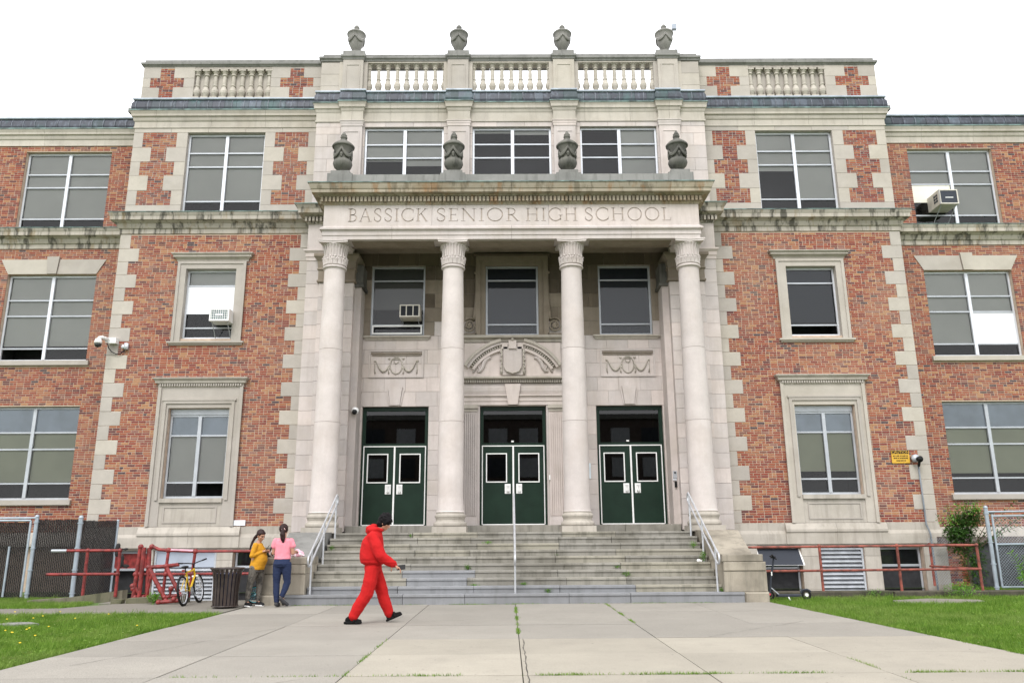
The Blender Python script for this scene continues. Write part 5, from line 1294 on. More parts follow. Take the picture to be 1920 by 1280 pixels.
slat_m = plain('dark_brown_slats', (.018,.014,.013), .7, var=.5, scale=14, spec=.2)
def post(t, x, y, h, r=.038):
    pm = M(); pm.smooth = False; pm.tube([(x, y, 0), (x, y, h)], r, 12); pm.ball((x, y, h+.01), r*1.15, 6)
    part('post', pm, 'galv', t)
    bands = M()
    for z in (.12, .65, 1.15, h-.12): bands.tube([(x, y, z-.015), (x, y, z+.015)], r*1.35, 12)
    part('band', bands, 'galv', t)
fl = thing('chain_link_fence', 'tall chain link fence filled with dark brown slats at the left of the building', 'fence', (-11, 19.6, 0))
fence_run(fl, (-11.50, 19.6), (-10.44, 19.6), 1.84, slat_m); fence_run(fl, (-10.42, 19.62), (-10.12, 20.8), 1.82, slat_m)
post(fl, -11.50, 19.6, 1.88, .045); post(fl, -10.44, 19.6, 1.85, .05); post(fl, -10.12, 20.8, 1.80, .03)
gl = thing('fence_gate', 'chain link gate filled with dark brown slats at the left edge of the photo', 'gate', (-12.5, 19.6, 0))
fence_run(gl, (-15.0, 19.58), (-11.62, 19.58), 1.78, slat_m)
for nm, pts in (('gate_rail', [(-15, 19.57, 1.80), (-11.62, 19.57, 1.80)]), ('gate_rail', [(-15, 19.57, 1.86), (-11.5, 19.57, 1.86)]), ('gate_stile', [(-11.62, 19.57, .05), (-11.62, 19.57, 1.80)]), ('gate_stile', [(-12.05, 19.57, .05), (-12.05, 19.57, 1.2)])):
    part(nm, M().tube(pts, .026, 10), 'galv', gl)
fr_ = thing('chain_link_fence', 'open grey chain link gate and fence behind the shrub at the right', 'fence', (11.3, 19.5, 0))
post(fr_, 11.42, 19.5, 1.95, .045)
for pts in ([(11.55, 19.5, .12), (11.55, 19.5, 1.80)], [(11.42, 19.5, 1.86), (15.5, 19.5, 1.90)], [(11.55, 19.5, 1.76), (15.5, 19.5, 1.80)], [(11.55, 19.5, 1.10), (15.5, 19.5, 1.12)], [(11.55, 19.5, .12), (15.5, 19.5, .12)]):
    part('frame_tube', M().tube(pts, .024, 10), 'galv', fr_)
part('chain_link', chain(M(), (11.55, 19.5), (15.5, 19.5), .12, 1.76, .07, .0026), 'galv', fr_, stuff=True)
part('chain_link', chain(M(), (10.62, 20.9), (11.42, 20.9), .1, 1.25, .07, .003), 'galv', fr_, stuff=True)
bx_ = thing('dark_enclosure', 'dark screened enclosure behind the right chain link fence', 'enclosure', (13, 21.5, 0))
part('screen', M().box(11.9, 16, 21.4, 21.45, 0, 1.12), plain('dark_screen', (.035,.036,.04), .8, var=.4), bx_); part('beam', M().box(11.2, 16, 21.3, 21.5, 1.12, 1.28), plain('brown_grey_beam', (.14,.11,.10), .8, var=.3), bx_)

# ================================================================== PLANTS
def leafmat(name, c):
    m = plain(name, c, .5, var=.5, scale=3); nt = m.node_tree; p = nt.nodes['Principled BSDF']; tr = N(nt, 'ShaderNodeBsdfTranslucent'); tr.inputs[0].default_value = (c[0]*1.6, c[1]*1.6, c[2]*1.2, 1)
    mm = N(nt, 'ShaderNodeMixShader'); mm.inputs[0].default_value = .3; nt.links.new(p.outputs[0], mm.inputs[1]); nt.links.new(tr.outputs[0], mm.inputs[2]); nt.links.new(mm.outputs[0], nt.nodes['Material Output'].inputs[0]); return m
MT['leaf'] = leafmat('shrub_leaf', (.045, .11, .018)); MT['leafb'] = leafmat('young_leaf', (.12, .26, .03)); MT['bark'] = plain('bark', (.10,.075,.05), .9, var=.3)
def leaf(m, p, d, L, wd, rnd):
    d = d.normalized(); s = d.cross(Vector((0, 0, 1)));
    if s.length < .1: s = Vector((1, 0, 0))
    s.normalize(); s = (s+Vector((0, 0, rnd.uniform(-.5, .5)))).normalized(); b = p+d*L*.45; n = d.cross(s)*L*.08
    m.add([p, b+s*wd+n, p+d*L-Vector((0, 0, L*.25)), b-s*wd+n], [(0,1,2,3)])
def foliage(blobs, n, L, wd, seed, up_=.2):
    rnd = random.Random(seed); m = M()
    for c, r, k in blobs:
        for _ in range(int(n*k)):
            v = Vector((rnd.gauss(0, 1), rnd.gauss(0, 1), rnd.gauss(0, 1))).normalized()*(rnd.random()**.45)
            p = Vector(c)+Vector((v.x*r[0], v.y*r[1], v.z*r[2]))
            d = Vector((v.x+rnd.gauss(0, .4), v.y+rnd.gauss(0, .4), rnd.gauss(up_, .4)))
            leaf(m, p, d, L*rnd.uniform(.6, 1.3), wd*rnd.uniform(.7, 1.2), rnd)
    return m
def sprays(m, base, tips, rnd, L, wd, k=12):
    st = M()
    for t in tips:
        b, e = Vector(base), Vector(t); mid = (b+e)/2+Vector((rnd.uniform(-.1, .1), rnd.uniform(-.1, .1), .15)); pts = [b.lerp(mid, u) if 0 else (b*(1-u)**2+mid*2*u*(1-u)+e*u*u) for u in [i/8 for i in range(9)]]
        st.tube(pts, [.012*(1-.8*i/8)+.002 for i in range(9)], 5)
        for i in range(k):
            u = .35+.65*i/k; q = b*(1-u)**2+mid*2*u*(1-u)+e*u*u; d = (e-b).normalized()
            for s in (-1, 1): leaf(m, q, d*.6+d.cross(Vector((0, -1, 0)))*s*.9+Vector((0, rnd.uniform(-.5, .5), 0)), L*rnd.uniform(.7, 1.2), wd, rnd)
    return st
sb = thing('leafy_shrub', 'tall untidy green shrub growing at the wall left of the right chain link fence', 'shrub', (11.3, 20.3, 0))
rnd = random.Random(8)
m = foliage([((11.25, 20.3, 1.55), (.34, .3, .36), 1.0), ((10.98, 20.2, 1.35), (.26, .25, .22), .6), ((11.55, 20.3, 1.75), (.26, .3, .22), .45), ((11.45, 20.4, .75), (.30, .3, .7), .9), ((11.1, 20.4, 1.05), (.25, .2, .25), .3)], 1500, .085, .02, 3)
stm = sprays(m, (11.3, 20.35, .8), [(10.5, 20.1, 1.85), (10.75, 20.0, 2.05), (11.05, 20.1, 2.15), (11.35, 20.1, 2.2), (11.6, 20.1, 2.2), (10.7, 20.0, 1.5), (10.85, 20.0, 1.2), (11.9, 20.0, 1.9), (12.3, 20.0, 1.75), (12.5, 19.9, 1.55), (12.0, 19.9, 1.3), (12.9, 20.0, 1.9), (13.2, 20.2, 2.0), (12.6, 20.1, 2.15)], rnd, .10, .022, 11)
part('foliage', m, 'leaf', sb, stuff=True); part('trunk', M().tube([(11.35, 20.4, 0), (11.3, 20.35, .5), (11.3, 20.35, .9)], [.04, .03, .02], 8), 'bark', sb); part('branches', stm, 'bark', sb, stuff=True)
tl = foliage([((11.2, 20.15, 1.95), (.5, .2, .18), .3), ((10.8, 20.1, 1.7), (.3, .2, .2), .14), ((11.5, 20.1, 2.0), (.3, .2, .15), .12)], 700, .075, .018, 5); part('young_leaves', tl, 'leafb', sb, stuff=True)
s2 = thing('sumac_sapling', 'light green sapling with long leaflets in front of the right chain link fence', 'sapling', (11.95, 19.2, 0)); m = M()
st = sprays(m, (11.95, 19.2, .1), [(11.6, 19.1, .95), (11.75, 19.0, .65), (12.3, 19.1, 1.0), (12.35, 19.0, .7), (11.95, 19.0, .85), (12.15, 19.1, .45), (11.7, 19.0, .4), (12.5, 19.1, .8)], rnd, .16, .025, 8); part('leaflets', m, 'leafb', s2, stuff=True); part('stems', st, 'leafb', s2, stuff=True)
def weed(loc, r, h, seed, lab, mat='leafb', n=60, L=.05, wd=.012, grp=None):
    t = thing('weed', lab, 'weed', loc, grp); m = foliage([((0, 0, h*.55), (r, r*.7, h*.5), 1)], n, L, wd, seed, .5); part('leaves', m, mat, t, inv=False, stuff=True)
    sm_ = M(); rr = random.Random(seed)
    for _ in range(5): sm_.tube([(0, 0, 0), (rr.uniform(-r, r)*.7, rr.uniform(-r, r)*.5, h*.8)], .003, 4)
    part('stems', sm_, mat, t, inv=False, stuff=True)
weed((9.75, 18.0, 0), .42, .30, 1, 'bushy weed against the kerb below the grey wall conduit', 'leafb', 420, .06, .014)
weed((-7.72, 17.8, 0), .15, .24, 2, 'bright green weed between the bundle of red pipes and the bent rack', 'leafb', 260, .05, .016)
weed((7.9, 18.15, 0), .16, .2, 3, 'small weed at the kerb below the louvred basement vent', 'leafb', 60, .05, .01)
SW = [(-.62, 19.10, 1.195, .14, .05, 'wide weed tuft on an upper step left of the middle handrail'), (-1.04, 18.26, .635, .07, .11, 'upright weed on a middle step right of the man in red'), (2.44, 17.98, .49, .10, .10, 'bright weed on a lower step between centre and right doors'),
      (2.29, 18.28, .66, .07, .05, 'small weed in a middle step joint above the brightest step weed'), (.19, 17.68, .34, .08, .06, 'weed tuft on a low step just right of the middle handrail'), (.70, 17.40, .20, .08, .07, 'weed tuft on the lowest step tread, right of the middle handrail'),
      (-.85, 17.68, .335, .12, .03, 'flat weed strip on a low step left of the middle handrail'), (.98, 18.87, .92, .05, .04, 'small weed on an upper step above the centre of the flight'), (4.15, 18.9, 1.05, .10, .16, 'weed clump beside the right pier, upper one'), (4.22, 18.3, .78, .08, .22, 'tall weed clump beside the right pier, lower one'),
      (-4.22, 18.95, 1.06, .06, .10, 'yellowish weed clump beside the left pier'), (-2.45, 19.4, 1.335, .03, .08, 'single weed sprig on the top step behind the man in red'), (4.36, 17.38, .2, .06, .07, 'small weed at the foot of the right handrail')]
for i, (x, y, z, r, h, lab) in enumerate(SW): weed((x, y-.02, z), r, h, 20+i, lab, 'leafb', int(30+900*r*h*10), .035, .009, 'weeds sprouting from the steps')

# ================================================================== WALL FITTINGS
def txt(s, size, loc, mat, parent, name='lettering', sx=1.0, align='CENTER'):
    cu = bpy.data.curves.new('t', 'FONT'); cu.body = s; cu.size = size; cu.extrude = .0015; cu.align_x = align; cu.resolution_u = 2
    o = bpy.data.objects.new('t', cu); col.objects.link(o); dg = bpy.context.evaluated_depsgraph_get(); me = bpy.data.meshes.new_from_object(o.evaluated_get(dg)); bpy.data.objects.remove(o)
    vs = [(v.co.x*sx+loc[0], loc[1]-v.co.z, v.co.y+loc[2]) for v in me.vertices]; fs = [tuple(p.vertices) for p in me.polygons]
    return part(name, M().add(vs, fs), mat, parent)
cs = thing('caution_sign', 'yellow and black caution sign on the right brick wall', 'sign', (10.63, 21.77, 3.24)); yel = plain('sign_yellow', (.60,.35,.03), .5, var=.06)
part('plate', M().box(10.39, 10.88, 21.765, 21.78, 3.24, 3.59), yel, cs); part('header', M().box(10.40, 10.87, 21.760, 21.765, 3.495, 3.585), 'black', cs)
txt('CAUTION', .095, (10.635, 21.757, 3.508), yel, cs, sx=1.12)
ms_ = M()
for z, ws in ((3.42, (.05,.02,.07,.03,.02,.07,.04)), (3.36, (.03,.05,.04,.02,.03,.06,.05)), (3.29, (.03,.05,.08,.03))):
    x = 10.635-(sum(ws)+.018*(len(ws)-1))/2
    for q in ws:
        k = 0
        while k < q: ms_.box(x+k, x+k+.009, 21.762, 21.765, z, z+.034); k += .014
        x += q+.018
part('small_print', ms_, 'black', cs, stuff=True)
hn = thing('alarm_horn', 'round grey horn speaker on the right brick wall beside the caution sign', 'horn', (11.05, 21.75, 3.35))
h = M(); h.smooth = True; h.tube([(11.02, 21.76, 3.36), (11.0, 21.66, 3.37)], [.11, .10], 18); part('back_box', h, 'alud', hn)
h = M(); h.smooth = True; h.tube([(11.05, 21.70, 3.34), (11.06, 21.55, 3.33)], [.05, .085], 18); h.tube([(11.06, 21.6, 3.28), (11.06, 21.68, 3.15)], .035, 8); part('horn', h, 'black', hn)
cd = M(); cd.smooth = True; cd.tube([(11.07, 21.72, 3.2), (11.08, 21.72, 1.95), (11.08, 21.72, 1.60), (11.10, 21.66, 1.46), (11.12, 21.64, 1.35), (11.13, 21.64, .0), (11.13, 21.64, -.4)], .024, 8)
tag(part('wall_conduit', cd, plain('conduit_grey', (.16,.18,.20), .5)), 'grey electrical conduit running down the right wall from the horn', 'conduit')
sc_ = thing('security_camera', 'white arm mounted dome security camera on the left quoins', 'camera', (-11.2, 21.7, 6.7)); h = M()
h.box(-11.36, -11.14, 21.62, 21.795, 6.70, 6.86).box(-11.42, -11.36, 21.6, 21.75, 6.72, 6.86); part('mount_box', h, 'white', sc_)
h = M(); h.smooth = True; h.tube([(-11.36, 21.60, 6.80), (-11.45, 21.45, 6.82), (-11.48, 21.40, 6.80), (-11.50, 21.38, 6.74)], [.055, .05, .05, .05], 10); part('arm', h, 'white', sc_)
h = M(); h.smooth = True; h.lathe([(.03, .16), (.07, .13), (.10, .06), (.105, 0)], (-11.5, 21.38, 6.63), 20); part('housing', h, 'white', sc_)
h = M(); h.smooth = True; h.lathe([(.095, 0), (.09, -.04), (.06, -.09), (.01, -.11)], (-11.5, 21.38, 6.625), 20); part('dome', h, plain('smoked_dome', (.03,.035,.035), .1, var=.1), sc_)
h = M(); h.smooth = True; h.tube([(-11.38, 21.66, 6.70), (-11.36, 21.70, 6.58), (-11.27, 21.72, 6.47), (-11.15, 21.74, 6.41), (-11.03, 21.75, 6.42), (-10.95, 21.75, 6.50), (-10.93, 21.75, 6.56)], .014, 7); part('cable', h, 'black', sc_)
jb = M(); jb.smooth = True; jb.tube([(-10.97, 21.79, 6.62), (-10.97, 21.72, 6.62)], .055, 14); jb.box(-10.93, -10.83, 21.70, 21.79, 6.54, 6.72)
tag(part('junction_box', jb, 'alu'), 'small grey junction box on brick right of the left security camera', 'box')
dc = thing('dome_camera', 'small dome camera above and left of the left doors', 'camera', (-4.27, 21.3, 4.66)); h = M(); h.smooth = True; h.tube([(-4.27, 21.33, 4.70), (-4.27, 21.24, 4.69)], [.10, .095], 18); part('base', h, 'white', dc)
h = M(); h.smooth = True; h.ball((-4.27, 21.22, 4.65), .07, 9); part('dome', h, 'black', dc)
it = thing('door_intercom', 'grey intercom and card reader beside the right doors', 'intercom', (4.33, 21.3, 2.9)); part('speaker_panel', M().box(4.27, 4.37, 21.28, 21.32, 2.84, 3.03), 'alud', it); part('button', M().tube([(4.32, 21.28, 2.98), (4.32, 21.27, 2.98)], .025, 10), 'black', it)
part('card_reader', M().box(4.30, 4.36, 21.27, 21.32, 2.60, 2.75), 'black', it); part('lower_box', M().box(4.26, 4.36, 21.29, 21.32, 2.78, 2.83), 'alu', it)
tag(part('strip_notice', M().box(2.07, 2.14, 21.87, 21.89, 2.88, 3.30), plain('pale_blue_plastic', (.55,.62,.66), .5)), 'narrow pale strip notice between the third column and right doors', 'notice')
tag(part('wall_plaque', M().box(-7.50, -7.18, 21.76, 21.79, 1.69, 1.83), 'blindw'), 'small white plate at the foot of the left brick wall', 'plate')
tag(part('door_bell', M().box(.99, 1.02, 21.80, 21.84, 2.85, 2.98), 'white'), 'tiny white bell box right of the centre doors', 'bell')
an = thing('roof_antenna', 'thin pole with a pale box on the roof beside the rightmost urn', 'antenna', (5.10, 21.5, 15.66)); part('pole', M().tube([(5.12, 21.5, 15.64), (5.10, 21.5, 16.65)], .014, 8), 'alu', an); part('box', M().box(5.03, 5.17, 21.44, 21.56, 16.60, 16.78), 'sky_bluish', an); part('foot', M().box(5.08, 5.16, 21.46, 21.54, 15.64, 15.72), 'alud', an)
# air conditioners
def ac(x0, x1, z0, z1, y0, y1, lab, kind):
    t = thing('air_conditioner', lab, 'air conditioner', ((x0+x1)/2, y1, z0), 'window air conditioners'); c = 'white' if kind == 'a' else 'ivory'
    part('casing', M().box(x0, x1, y0+.02, y1, z0, z1), c, t)
    part('rim', rect_frame(x0, x1, z0, z1, .035, y0, y0+.02, bottom=True), c, t)
    if kind == 'a':
        part('coil', M().box(x0+.035, x1-.035, y0+.014, y0+.02, z0+.035, z1-.035), plain('teal_coil', (.05,.11,.12), .5), t); m = M()
        for i in range(1, 9): m.box(x0+(x1-x0)*i/9-.006, x0+(x1-x0)*i/9+.006, y0+.004, y0+.013, z0+.035, z1-.035)
        for i in range(1, 7): m.box(x0+.035, x1-.035, y0+.002, y0+.004, z0+(z1-z0)*i/7-.006, z0+(z1-z0)*i/7+.006)
        part('grille', m, 'white', t, stuff=True); part('badge', M().box(x0+.17, x1-.17, y0-.002, y0+.002, (z0+z1)/2-.02, (z0+z1)/2+.03), 'white', t)
    elif kind == 'b':
        part('vent', M().box(x0+.035, x1-.035, y0+.014, y0+.02, z0+.035, z1-.035), 'dark', t); m = M()
        for i in (1, 2): m.box(x0+(x1-x0)*i/3-.015, x0+(x1-x0)*i/3+.015, y0, y0+.013, z0+.035, z1-.035)
        part('divider', m, c, t)
        lm = M()
        for i in range(14): lm.box(x0+.035, x1-.035, y0+.008, y0+.012, z0+.05+(z1-z0-.1)*i/14, z0+.056+(z1-z0-.1)*i/14)
        part('louvres', lm, 'blindd', t, stuff=True)
    else:
        part('front_panel', M().box(x0+.035, x1-.035, y0+.012, y0+.02, z0+.035, z1-.035), 'blindd', t); part('badge', M().box(x0+.18, x0+.42, y0+.008, y0+.012, z0+.20, z0+.225), 'white', t)
        sv = M()
        for a in range(2):
            for b in range(3): sv.box(x0-.004, x0+.002, y0+.12+.12*a, y0+.22+.12*a, z0+.12+.09*b, z0+.19+.09*b)
        part('side_vent', sv, 'blindd', t)
        part('side_edge', M().box(x0-.003, x0+.01, y0+.0, y0+.03, z0, z1), 'alu', t)
    br = M()
    for x in (x0+.06, x1-.06): br.tube([(x, y0+.08, z0), (x, y1, z0-.45 if kind != 'b' else z0-.12)], .012, 6)
    part('bracket', br, 'alud', t)
MT['ivory'] = plain('ivory_enamel', (.52,.49,.43), .5, var=.1)
ac(-8.50, -7.95, 7.28, 7.64, 21.42, 21.9, 'white window air conditioner with teal coil grid in the left bay window', 'a')
ac(-3.17, -2.60, 7.38, 7.74, 21.47, 21.98, 'ivory window air conditioner with three dark vents in the porch window', 'b')
ac(13.05, 13.62, 11.08, 11.55, 22.25, 22.95, 'dark faced window air conditioner on brackets in the right wing top window', 'c')

# ================================================================== VEHICLES
def bicycle(loc, rz, lean, s, lab, frame, rimc, mount=False, steer=.0):
    t = thing('bicycle', lab, 'bicycle', loc); t.rotation_euler = (lean, 0, rz); t.scale = (s, s, s); r = .31
    rub = 'black'
    for x, st in ((0, 0), (1.02, steer)):
        def T(p): return (x+p[0]*math.cos(st), p[0]*math.sin(st)+p[1], p[2])
        w_ = M(); w_.smooth = True; w_.tube([T((r*math.cos(a), 0, r+.02+r*math.sin(a))) for a in [2*math.pi*i/32 for i in range(33)]], .027, 8, False); wh_ = part('wheel', w_, rub, t, inv=False)
        rm = M(); rm.smooth = True; rm.tube([T(((r-.035)*math.cos(a), 0, r+.02+(r-.035)*math.sin(a))) for a in [2*math.pi*i/32 for i in range(33)]], .013, 6, False); part('rim', rm, rimc, wh_, inv=False)
        sp = M()
        for k in range(16):
            a = 2*math.pi*k/16; sp.tube([T((0, .02*(-1)**k, r+.02)), T(((r-.04)*math.cos(a), 0, r+.02+(r-.04)*math.sin(a)))], .0025, 3, False)
        part('spokes', sp, rimc, wh_, inv=False, stuff=True); hb = M().tube([T((0, -.05, r+.02)), T((0, .05, r+.02))], .025, 8); part('hub', hb, 'alud', wh_, inv=False)
    A = r+.02; BB = (.43, 0, .30); ST_ = (.28, 0, .72); HT = (.80, 0, .80); HB = (.84, 0, .64)
    f = M()
    for p, q, rr in ((BB, ST_, .018), (BB, HB, .024), (ST_, (HT[0], 0, HT[2]-.04), .02), (HT, HB, .022)): f.tube([p, q], rr, 8)
    part('frame', f, frame, t, inv=False)
    st = M()
    for y in (-.05, .05): st.tube([(BB[0], y*.6, BB[2]), (0, y, A)], .011, 6); st.tube([(ST_[0], y*.4, ST_[2]-.06), (0, y, A)], .010, 6)
    part('rear_stays', st, frame, t, inv=False)
    fk = M()
    for y in (-.055, .055): fk.tube([(HB[0], y, HB[2]-.02), (1.02, y, A)], .016, 8)
    fk.box(.82, .88, -.065, .065, .60, .64); part('fork', fk, 'white', t, inv=False)
    bb = M(); bb.tube([HT, (.78, 0, .90)], .016, 8); bb.tube([(.80, 0, .90), (.80, -.12, .93), (.74, -.31, .96)], .013, 8); bb.tube([(.80, 0, .90), (.80, .12, .93), (.74, .31, .96)], .013, 8); part('handlebar', bb, 'black', t, inv=False)
    gp = M()
    for y in (-1, 1): gp.tube([(.755, y*.22, .945), (.735, y*.33, .965)], .018, 8)
    part('grip', gp, 'black', t, inv=False)
    sd_ = M(); sd_.smooth = True; sd_.ball((.22, 0, .84), .12, 8, (1.1, .65, .28)); sd_.tube([ST_, (.24, 0, .82)], .014, 8); part('saddle', sd_, 'black', t, inv=False)
    ck = M(); ck.tube([(.43, -.05, .30), (.43, -.055, .30)], .09, 18); ck.tube([(.43, -.07, .30), (.54, -.08, .19)], .011, 6); ck.tube([(.43, .07, .30), (.32, .08, .41)], .011, 6); ck.box(.50, .60, -.16, -.08, .17, .195).box(.27, .37, .08, .16, .40, .42); part('crank', ck, 'alud', t, inv=False)
    ch = M(); ch.tube([(.43, -.05, .38), (0, -.05, A+.04)], .006, 4); ch.tube([(.43, -.05, .22), (0, -.05, A-.04)], .006, 4); part('chain', ch, 'black', t, inv=False)
    if mount: part('reflector', M().box(.10, .12, -.03, .03, .74, .79), 'red', t, inv=False)
    return t
MT['byel'] = plain('yellow_bike_enamel', (.60,.38,.012), .35, var=.06); MT['bblue'] = plain('turquoise_enamel', (.06,.42,.50), .35, var=.08)
bicycle((-6.88, 17.30, -.01), R(92), R(-9), .93, 'yellow mountain bicycle leaning on the red railing left of the bin', 'byel', 'alu', True)
bicycle((-5.55, 17.75, -.01), R(35), R(-4), .56, 'small turquoise wheeled child bicycle half hidden behind the woman in yellow', 'bblue', 'bblue')
sk = thing('electric_scooter', 'black electric kick scooter parked on the grass beside the right pier', 'scooter', (5.46, 17.72, .0)); Ys = 17.72
def wheel_(x, z, r, c):
    q = M(); q.smooth = True; q.tube([(x+r*math.cos(a), Ys, z+r*math.sin(a)) for a in [2*math.pi*i/20 for i in range(21)]], .022, 7, False); o = part('wheel', q, 'black', sk)
    part('hub', M().tube([(x, Ys-.03, z), (x, Ys+.03, z)], r*.42, 14), c, o)
wheel_(5.46, .10, .085, 'black'); wheel_(6.25, .10, .085, 'white')
part('deck', M().slab(5.62, 6.13, Ys-.07, Ys+.07, .065, .115, .01).box(5.63, 6.12, Ys-.06, Ys+.07, .10, .118), 'blindd', sk)
part('stem', M().tube([(5.47, Ys, .15), (5.51, Ys, .42), (5.60, Ys, .80), (5.61, Ys, .86)], [.026, .022, .02, .018], 10), 'blindd', sk); part('brace', M().tube([(5.49, Ys, .26), (5.66, Ys, .11)], .013, 8), 'alud', sk)
part('handlebar', M().tube([(5.66, Ys-.05, .84), (5.60, Ys-.03, .88), (5.54, Ys-.16, .93), (5.50, Ys-.22, .93)], .016, 8).tube([(5.60, Ys, .88), (5.60, Ys+.2, .90)], .016, 8), 'black', sk)
part('display', M().box(5.55, 5.64, Ys-.05, Ys+.02, .86, .90), 'black', sk); mg_ = M().tube([(6.13, Ys, .14), (6.17, Ys, .20), (6.27, Ys, .215), (6.35, Ys, .17)], .02, 6); part('mudguard', mg_, 'blindd', sk)
part('fork', M().tube([(5.47, Ys, .2), (5.46, Ys, .10)], .034, 8), 'blindd', sk); part('reflector', M().tube([(5.455, Ys-.04, .12), (5.455, Ys-.035, .12)], .022, 10), plain('red_pink_reflector', (.7,.06,.09), .3), sk)
part('kickstand', M().tube([(5.84, Ys-.06, .06), (5.87, Ys-.12, -.02)], .014, 8), 'white', sk); part('label_patch', M().box(5.52, 5.545, Ys-.026, Ys-.018, .50, .58), 'white', sk)
# litter bin
tb = thing('litter_bin', 'dark brown slatted metal litter bin on the side path', 'bin', (-5.83, 16.72, 0)); ns = 22
bw = plain('dark_brown_enamel', (.035,.024,.020), .35, var=.35)
for k in range(ns):
    a = 2*math.pi*(k+.5)/ns; prf = [(.245, .03), (.25, .20), (.255, .40), (.265, .56), (.285, .68), (.325, .755)]; m = M(); da = .105
    vs = []
    for r_, z in prf:
        for q, ro in ((-da, 0), (da, 0), (da, -.008), (-da, -.008)): vs.append(((r_+ro)*math.cos(a+q*.25/r_), (r_+ro)*math.sin(a+q*.25/r_), z))
    fs = [(4*i+j, 4*i+(j+1) % 4, 4*i+4+(j+1) % 4, 4*i+4+j) for i in range(5) for j in range(4)]+[(3,2,1,0),(20,21,22,23)]
    part('slat', m.add(vs, fs), bw, tb, inv=False)
rg = M(); rg.smooth = True
for r_, z in ((.325, .76), (.25, .035)): rg.tube([(r_*math.cos(a), r_*math.sin(a), z) for a in [2*math.pi*i/36 for i in range(37)]], .014, 7, False)
part('hoop', rg, bw, tb, inv=False); ln_ = M(); ln_.lathe([(.20, .04), (.22, .35), (.235, .66), (.23, .67), (.20, .66)], n=24); part('liner', ln_, plain('blue_black_liner', (.02,.022,.05), .3, var=.5, scale=10), tb, inv=False)

# ================================================================== PEOPLE
def remesh(m, vox, smooth=3, name='body', disp=None):
    me = m.mesh('tmp', None); o = link('tmp', me); md = o.modifiers.new('r', 'REMESH'); md.mode = 'VOXEL'; md.voxel_size = vox; md.use_smooth_shade = True
    sm2 = o.modifiers.new('s', 'SMOOTH'); sm2.iterations = smooth; sm2.factor = .5
    dg = bpy.context.evaluated_depsgraph_get(); r = bpy.data.meshes.new_from_object(o.evaluated_get(dg)); bpy.data.objects.remove(o); r.name = name
    if disp:
        nrm = [v.normal.copy() for v in r.vertices]
        for v, n in zip(r.vertices, nrm): v.co += n*disp(v.co)
        r.update()
    r.polygons.foreach_set('use_smooth', [True]*len(r.polygons)); return r
def cap_(m, a, ra, b, rb_, n=12):
    m.tube([a, b], [ra, rb_], n); m.ball(a, ra*1.0, 7); m.ball(b, rb_*1.0, 7); return m
def limb(m, pts, n=12):
    for (a, ra), (b, rb_) in zip(pts[:-1], pts[1:]): cap_(m, a, ra, b, rb_, n)
    return m
def loft(m, rings, n=20):       # rings (cx,cy,z,rx,ry)
    vs = []; 
    for cx, cy, z, rx, ry in rings: vs += [(cx+rx*math.cos(2*math.pi*j/n), cy+ry*math.sin(2*math.pi*j/n), z) for j in range(n)]
    fs = [(i*n+j, i*n+(j+1) % n, (i+1)*n+(j+1) % n, (i+1)*n+j) for i in range(len(rings)-1) for j in range(n)]
    fs += [tuple(range(n-1, -1, -1)), tuple(range((len(rings)-1)*n, len(rings)*n))]; return m.add(vs, fs)
def xf(m, k, mat):
    m.v[k:] = [tuple(mat @ Vector(v)) for v in m.v[k:]]
def head(m, c, yaw, pitch, s=1.0):
    """head with brow, nose, lips, chin and ears; faces +x before rotation"""
    k = len(m.v); m.ball((-.012, 0, .03), .092, 12, (1.03, .84, 1.06)); m.ball((.022, 0, -.035), .068, 10, (1.0, .88, 1.15)); m.ball((.05, 0, -.088), .028, 8, (1, 1.1, .8)); m.ball((.058, 0, .035), .035, 8, (.9, 1.5, .7))
    m.tube([(.075, 0, .03), (.098, 0, -.015), (.105, 0, -.028)], [.009, .012, .014], 8); m.ball((.098, 0, -.028), .016, 8, (1, 1.15, .8))
    m.ball((.080, 0, -.058), .015, 8, (.8, 1.6, .45)); m.ball((.078, 0, -.069), .015, 8, (.8, 1.5, .5)); 
    for q in (-1, 1): m.ball((.055, q*.045, -.02), .026, 8, (.8, .8, .9)); m.ball((-.005, q*.080, -.01), .022, 8, (.6, .35, 1.2))
    mat = Matrix.Translation(c) @ Matrix.Rotation(yaw, 4, 'Z') @ Matrix.Rotation(pitch, 4, 'Y') @ Matrix.Scale(s, 4); xf(m, k, mat); return mat
def eyes(mat, parent):
    e = M(); e.smooth = True
    for q in (-1, 1):
        k = len(e.v); e.ball((.078, q*.032, .008), .0115, 7, (.6, 1.1, .7)); xf(e, k, mat)
        k = len(e.v); e.tube([(.083, q*.016, .030), (.082, q*.036, .034), (.07, q*.052, .028)], .0035, 5); xf(e, k, mat)
    part('eyes_and_brows', e, 'black', parent, inv=False)
